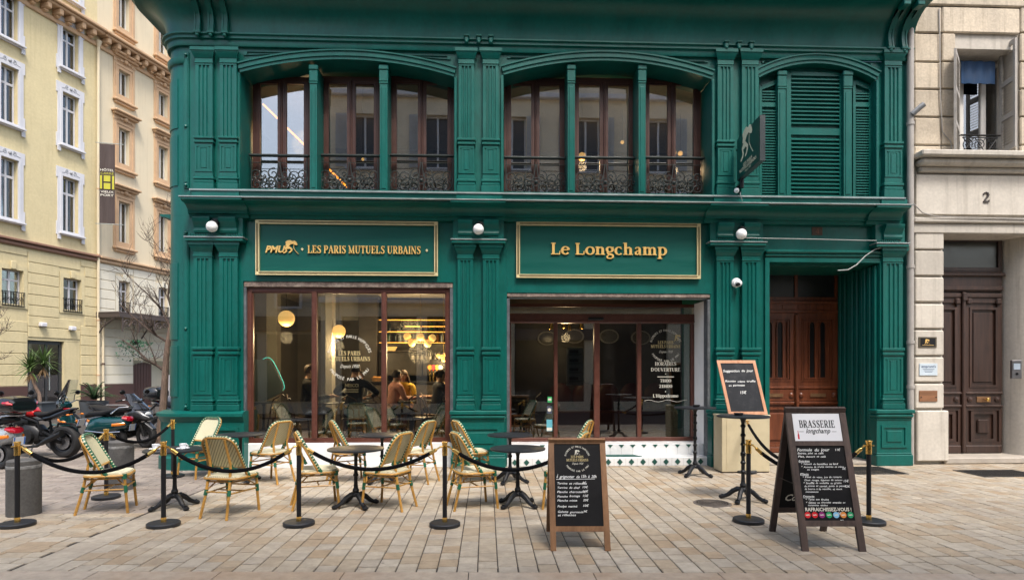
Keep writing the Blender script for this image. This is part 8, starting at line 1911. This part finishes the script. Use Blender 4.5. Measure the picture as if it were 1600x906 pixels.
    m = MB()
    for s in (-1, 1): m.ball((s*.078, lean+.035, 1.165), .018, 8, 6, (.4,.7,1.2))
    m.build('ear', SKIN, t); m = MB()
    for s in (-1, 1): m.ball((s*.030, lean+.122, 1.172), .010, 8, 6)
    m.build('eye', BLKG, t); m = MB(); m.ball((0, lean+.122, 1.108), .016, 8, 6, (1.3,.4,.32)); m.build('mouth', mat('lips', (.30,.09,.08), rough=.5) if 'lips' not in MATS else MATS['lips'], t)
    if print_:
        m = MB(); yb_ = lean-.145; 
        for txt, z, h, w_ in print_: sans_text(m, txt, h, (0, yb_, z), (1,0,0), (0,.12,1), (0,-1,.12), bold=.02, width=w_)
        for z in (.85, .815): m.box(-.11, .11, yb_-.006, yb_-.004, z, z+.016)
        m.build('back_print', DECAL, t, smooth=0)
    return t
# bentwood chairs and dark tables of the room
BENT = wood('bentwood', (.028,.014,.010), (.065,.032,.022), rough=.35); RATT = wood('light_bentwood', (.15,.065,.03), (.24,.11,.05), rough=.4)
def cafe_chair(mm):
    t = thing('cafe_chair', 'x', 'chair', group='bentwood chairs inside'); m = MB(); m.lathe([(0,.44),(.19,.44),(.205,.45),(.205,.465),(.19,.472),(0,.468)], n=24); m.build('seat', mm, t)
    for a in (.75, 2.4, 3.9, 5.5): m = MB(); c, s = math.cos(a), math.sin(a); m.tube([(c*.15,s*.15,.44),(c*.18,s*.18,.2),(c*.215,s*.215,0)], .014, 8); m.build('leg', mm, t)
    m = MB(); m.tube([(-.17,-.12,.45),(-.19,-.20,.65),(-.15,-.25,.82),(0,-.27,.90),(.15,-.25,.82),(.19,-.20,.65),(.17,-.12,.45)], .014, 8); m.tube([(-.09,-.17,.46),(-.10,-.22,.62),(0,-.26,.76),(.10,-.22,.62),(.09,-.17,.46)], .011, 8); m.build('backrest', mm, t)
    m = MB(); m.lathe([(.155,.24),(.165,.25),(.155,.26)], n=24); m.build('stretcher', mm, t); return t
cc_ = {'d': cafe_chair(BENT), 'l': cafe_chair(RATT)}; cu = {'d': 0, 'l': 0}
def ichair(k, u, Y, deg, label, dx=0.0):
    x = X_(u, Y)+dx; p = cc_[k]; loc = (x, Y, zf)
    if not cu[k]: cu[k] = 1; p.location = loc; p.rotation_euler = (0,0,rad(deg)); p['label'] = label
    else: copy_tree(p, loc, rad(deg), label)
def itable(u, Y, label): copy_tree(lowt, (X_(u, Y), Y, zf), .3, label)
DEN = fabric('denim', (.20,.34,.44)); NAVY = fabric('navy', (.012,.018,.035)); BLKF = fabric('black', (.010,.010,.012)); GRYB = fabric('grey_blue', (.34,.38,.43)); PINK = fabric('pink', (.52,.25,.22)); YELF = fabric('yellow', (.55,.34,.03)); BEIG = fabric('beige', (.36,.27,.18)); RUST = fabric('rust', (.22,.075,.03)); DKT = fabric('dark', (.03,.03,.035))
def guest(u, Y, deg, label, top, legs, hair, ch, chl, **k): person(label, X_(u, Y), Y, deg, top, legs, hair, **k); ichair(ch, u, Y, deg, chl, 0)
guest(472, 11.75, -75, 'person in a black jacket seated in profile at a window table', BLKF, DKT, HAIRB, 'd', 'dark bentwood chair under the person in the black jacket', sc=1.15)
guest(551, 11.45, -8, 'person in a navy hoodie with white back print, seated with back to the glass', NAVY, DEN, HAIRD, 'd', 'dark bentwood chair under the person in the navy hoodie', sc=1.17, arms='wide', print_=[('MESCCI', .90, .05, .22)])
guest(566, 12.75, 172, 'person in a pale grey-blue shirt facing the person in the navy hoodie', GRYB, DKT, HAIRD, 'd', 'dark bentwood chair under the person in the grey-blue shirt', arms='wide')
guest(606, 12.4, -55, 'person in a pink shirt turned towards the person in yellow', PINK, DKT, HAIRD, 'd', 'dark bentwood chair under the person in the pink shirt', lean=.16)
guest(634, 13.15, 168, 'person in a yellow top with long brown hair resting chin on hand', YELF, RUST, HAIRB, 'd', 'dark bentwood chair under the person in the yellow top', longhair=True, arms='face', sleeves=False)
guest(676, 12.6, -62, 'person in a dark navy jacket with tied dark hair, turned from the glass', NAVY, DKT, HAIRD, 'l', 'light bentwood chair under the person in the dark navy jacket', bun=True, lean=.14)
guest(698, 13.3, 120, 'person in a beige tee shirt seated at the window edge', BEIG, DKT, HAIRD, 'd', 'dark bentwood chair under the person in the beige tee', sleeves=False)
itable(506, 11.95, 'round black cafe table inside before the person in the black jacket'); itable(558, 12.15, 'round black cafe table inside between the navy hoodie and grey-blue shirt'); itable(624, 12.72, 'round black cafe table inside between the pink shirt and yellow top'); itable(688, 12.95, 'round black cafe table inside between the navy jacket and beige tee')
ichair('d', 662, 11.75, -30, 'empty dark bentwood chair close to the third window pane'); ichair('l', 802, 12.1, -60, 'light bentwood chair inside behind the left entrance pane'); ichair('d', 826, 12.5, 60, 'dark bentwood chair inside behind the left entrance pane'); itable(812, 12.6, 'round black cafe table inside behind the left entrance pane')
ichair('d', 432, 11.8, 40, 'dark bentwood chair inside under the large globe pendant'); itable(412, 12.3, 'round black cafe table inside beside the turquoise glowing line')
TUM = mat('tumbler_glass', (.45,.48,.48), rough=.08, spec=.8)
tm = MB(); tm.lathe([(0,0),(.032,0),(.038,.11),(.035,.11),(.029,.01),(0,.01)], n=14); tme = tm.mesh('tumbler', TUM)
for i, (u, Y) in enumerate(((502,11.9),(507,11.85),(512,12.0),(550,12.2),(620,12.7),(629,12.65),(690,12.9))): tag(link('tumbler', tme, None, (X_(u,Y), Y, zf+.7355)), ('glass tumbler on the cafe table before the black jacket' if i < 3 else ('glass tumbler on the cafe table by the navy hoodie' if i == 3 else ('glass tumbler on the cafe table between pink and yellow' if i < 6 else 'glass tumbler on the cafe table by the beige tee'))), 'glass', 'tumblers on the cafe tables')
# light of the lit lamps inside
def lamp_light(name, p, e, r, c=(1,.66,.34)): l = bpy.data.lights.new(name, 'POINT'); l.energy = e; l.shadow_soft_size = r; l.color = c; o = bpy.data.objects.new(name, l); col.objects.link(o); o.location = p
# ------------------------------------------------------------------ house across the street, seen only in the panes
OPW = mat('opposite_render', (.70,.60,.46), rough=.9, var=.15, vs=.8, dirt=((.30,.26,.2), .4, 1)); OSH = mat('opposite_shutter', (.40,.41,.42), rough=.7, var=.15)
OY = -2.6
op = thing('opposite_house', 'beige rendered house across the street with grey shutters, mirrored in the panes', 'building', (4, OY-1, 0), world=True)
def opw(x0, x1, zb, zt, wins):
    m = MB(); xs = sorted(set([x0, x1]+[q for w_ in wins for q in w_[:2]])); zs = sorted(set([zb, zt]+[q for w_ in wins for q in w_[2:]]))
    for a, b in zip(xs, xs[1:]):
        for c, d in zip(zs, zs[1:]):
            if not any(w_[0]-1e-6 <= a and b <= w_[1]+1e-6 and w_[2]-1e-6 <= c and d <= w_[3]+1e-6 for w_ in wins): m.box(a, b, OY-.4, OY, c, d)
    m.build('wall', OPW, op, smooth=0)
ow = [(x, x+1.15, z, z+2.2) for x in (-5.6, -2.6, .5, 3.6, 6.7, 9.8, 12.9) for z in (5.6, 10.1)]; osf = [(x, x+3.0, .4, 3.9) for x in (-5.8, -2.4, 1.2, 4.8, 8.4, 12.0)]
opw(-6.6, 16, 0, 15.0, ow + osf)
lowh = thing('opposite_low_shop', 'low grey-beige corner shop across the street, mirrored in the first pane', 'building', (-10, OY-1, 0), world=True)
m = MB(); m.box(-13.5, -6.66, OY-5, OY-.3, 0, 6.2); m.build('wall', mat('low_shop_render', (.46,.41,.34), rough=.9, var=.15, vs=1), lowh)
m = MB(); m.box(-13.5, -6.66, OY-.299, OY-.1, 3.3, 3.9, .02); m.build('fascia', mat('low_shop_fascia', (.015,.018,.03), rough=.5), lowh)
for x in (-13.2, -11.0, -8.8):
    m = MB(); m.box(x, x+1.8, OY-.299, OY-.26, .5, 3.2); m.build('shop_pane', mat('low_shop_pane', (.02,.025,.03), rough=.08) if 'low_shop_pane' not in MATS else MATS['low_shop_pane'], lowh)
    m = MB(); m.frame(x+.3, x+1.4, 4.2, 5.7, .10, OY-.299, OY-.2); m.build('window', WSU, lowh); m = MB(); m.box(x+.4, x+1.3, OY-.299, OY-.28, 4.3, 5.6); m.build('window_pane', MATS['low_shop_pane'], lowh)
shm = MB(); shm.box(0, .55, 0, .05, 0, 2.2, .01)
for k in range(34): shm.box(.06, .49, .05, .065, .1+k*.06, .13+k*.06)
sme = shm.mesh('shutter', OSH)
for x0, x1, z0, z1 in ow:
    m = MB(); m.frame(x0, x1, z0, z1, .07, OY-.30, OY-.2); m.box((x0+x1)/2-.04, (x0+x1)/2+.04, OY-.30, OY-.2, z0+.07, z1-.07); wo = m.build('window', WSU, op); m = MB(); m.box(x0+.07, x1-.07, OY-.27, OY-.262, z0+.07, z1-.07); m.build('pane', mat('opposite_pane', (.02,.025,.03), rough=.05) if 'opposite_pane' not in MATS else MATS['opposite_pane'], wo)
    link('shutter', sme, op, (x0-.58, OY+.005, z0)); link('shutter', sme, op, (x1+.03, OY+.005, z0)); m = MB(); m.box(x0-.2, x1+.2, OY+.001, OY+.15, z0-.15, z0-.02, .01); m.build('sill', WSU, op)
for x0, x1, z0, z1 in osf: m = MB(); m.box(x0, x1, OY-.3, OY-.25, z0, z1); m.build('shop_pane', MATS['opposite_pane'], op)
for z in (4.4, 9.0, 13.0): m = MB(); m.box(-6.65, 16, OY+.001, OY+.25, z, z+.22, .03); m.build('string_course', WSU, op)
m = MB(); m.box(1.2, 4.6, OY+.02, OY+.12, 3.02, 3.5, .01); so_ = m.build('fascia', mat('opposite_fascia', (.02,.025,.05), rough=.4), op)
for p, e, r in (((X_(447.5,11.9), 11.9, 2.35), 45, .12), ((X_(529.5,13.6), 13.6, 2.25), 50, .12), ((X_(657,13.2), 13.2, 2.1), 75, .25), ((X_(693,14), 14.0, 1.9), 22, .15), ((X_(640,15.3), 15.3, 2.7), 24, .3), ((X_(884,12.7), 12.7, 2.4), 14, .1)): lamp_light('pendant_light', p, e, r)
for p, e, r in (((X_(909.5,12.4), 12.4, 5.9), 10, .1), ((X_(1052,12.6), 12.6, 5.9), 10, .1), ((X_(480,12.8), 12.8, 6.4), 8, .3)): lamp_light('upper_light', p, e, r)
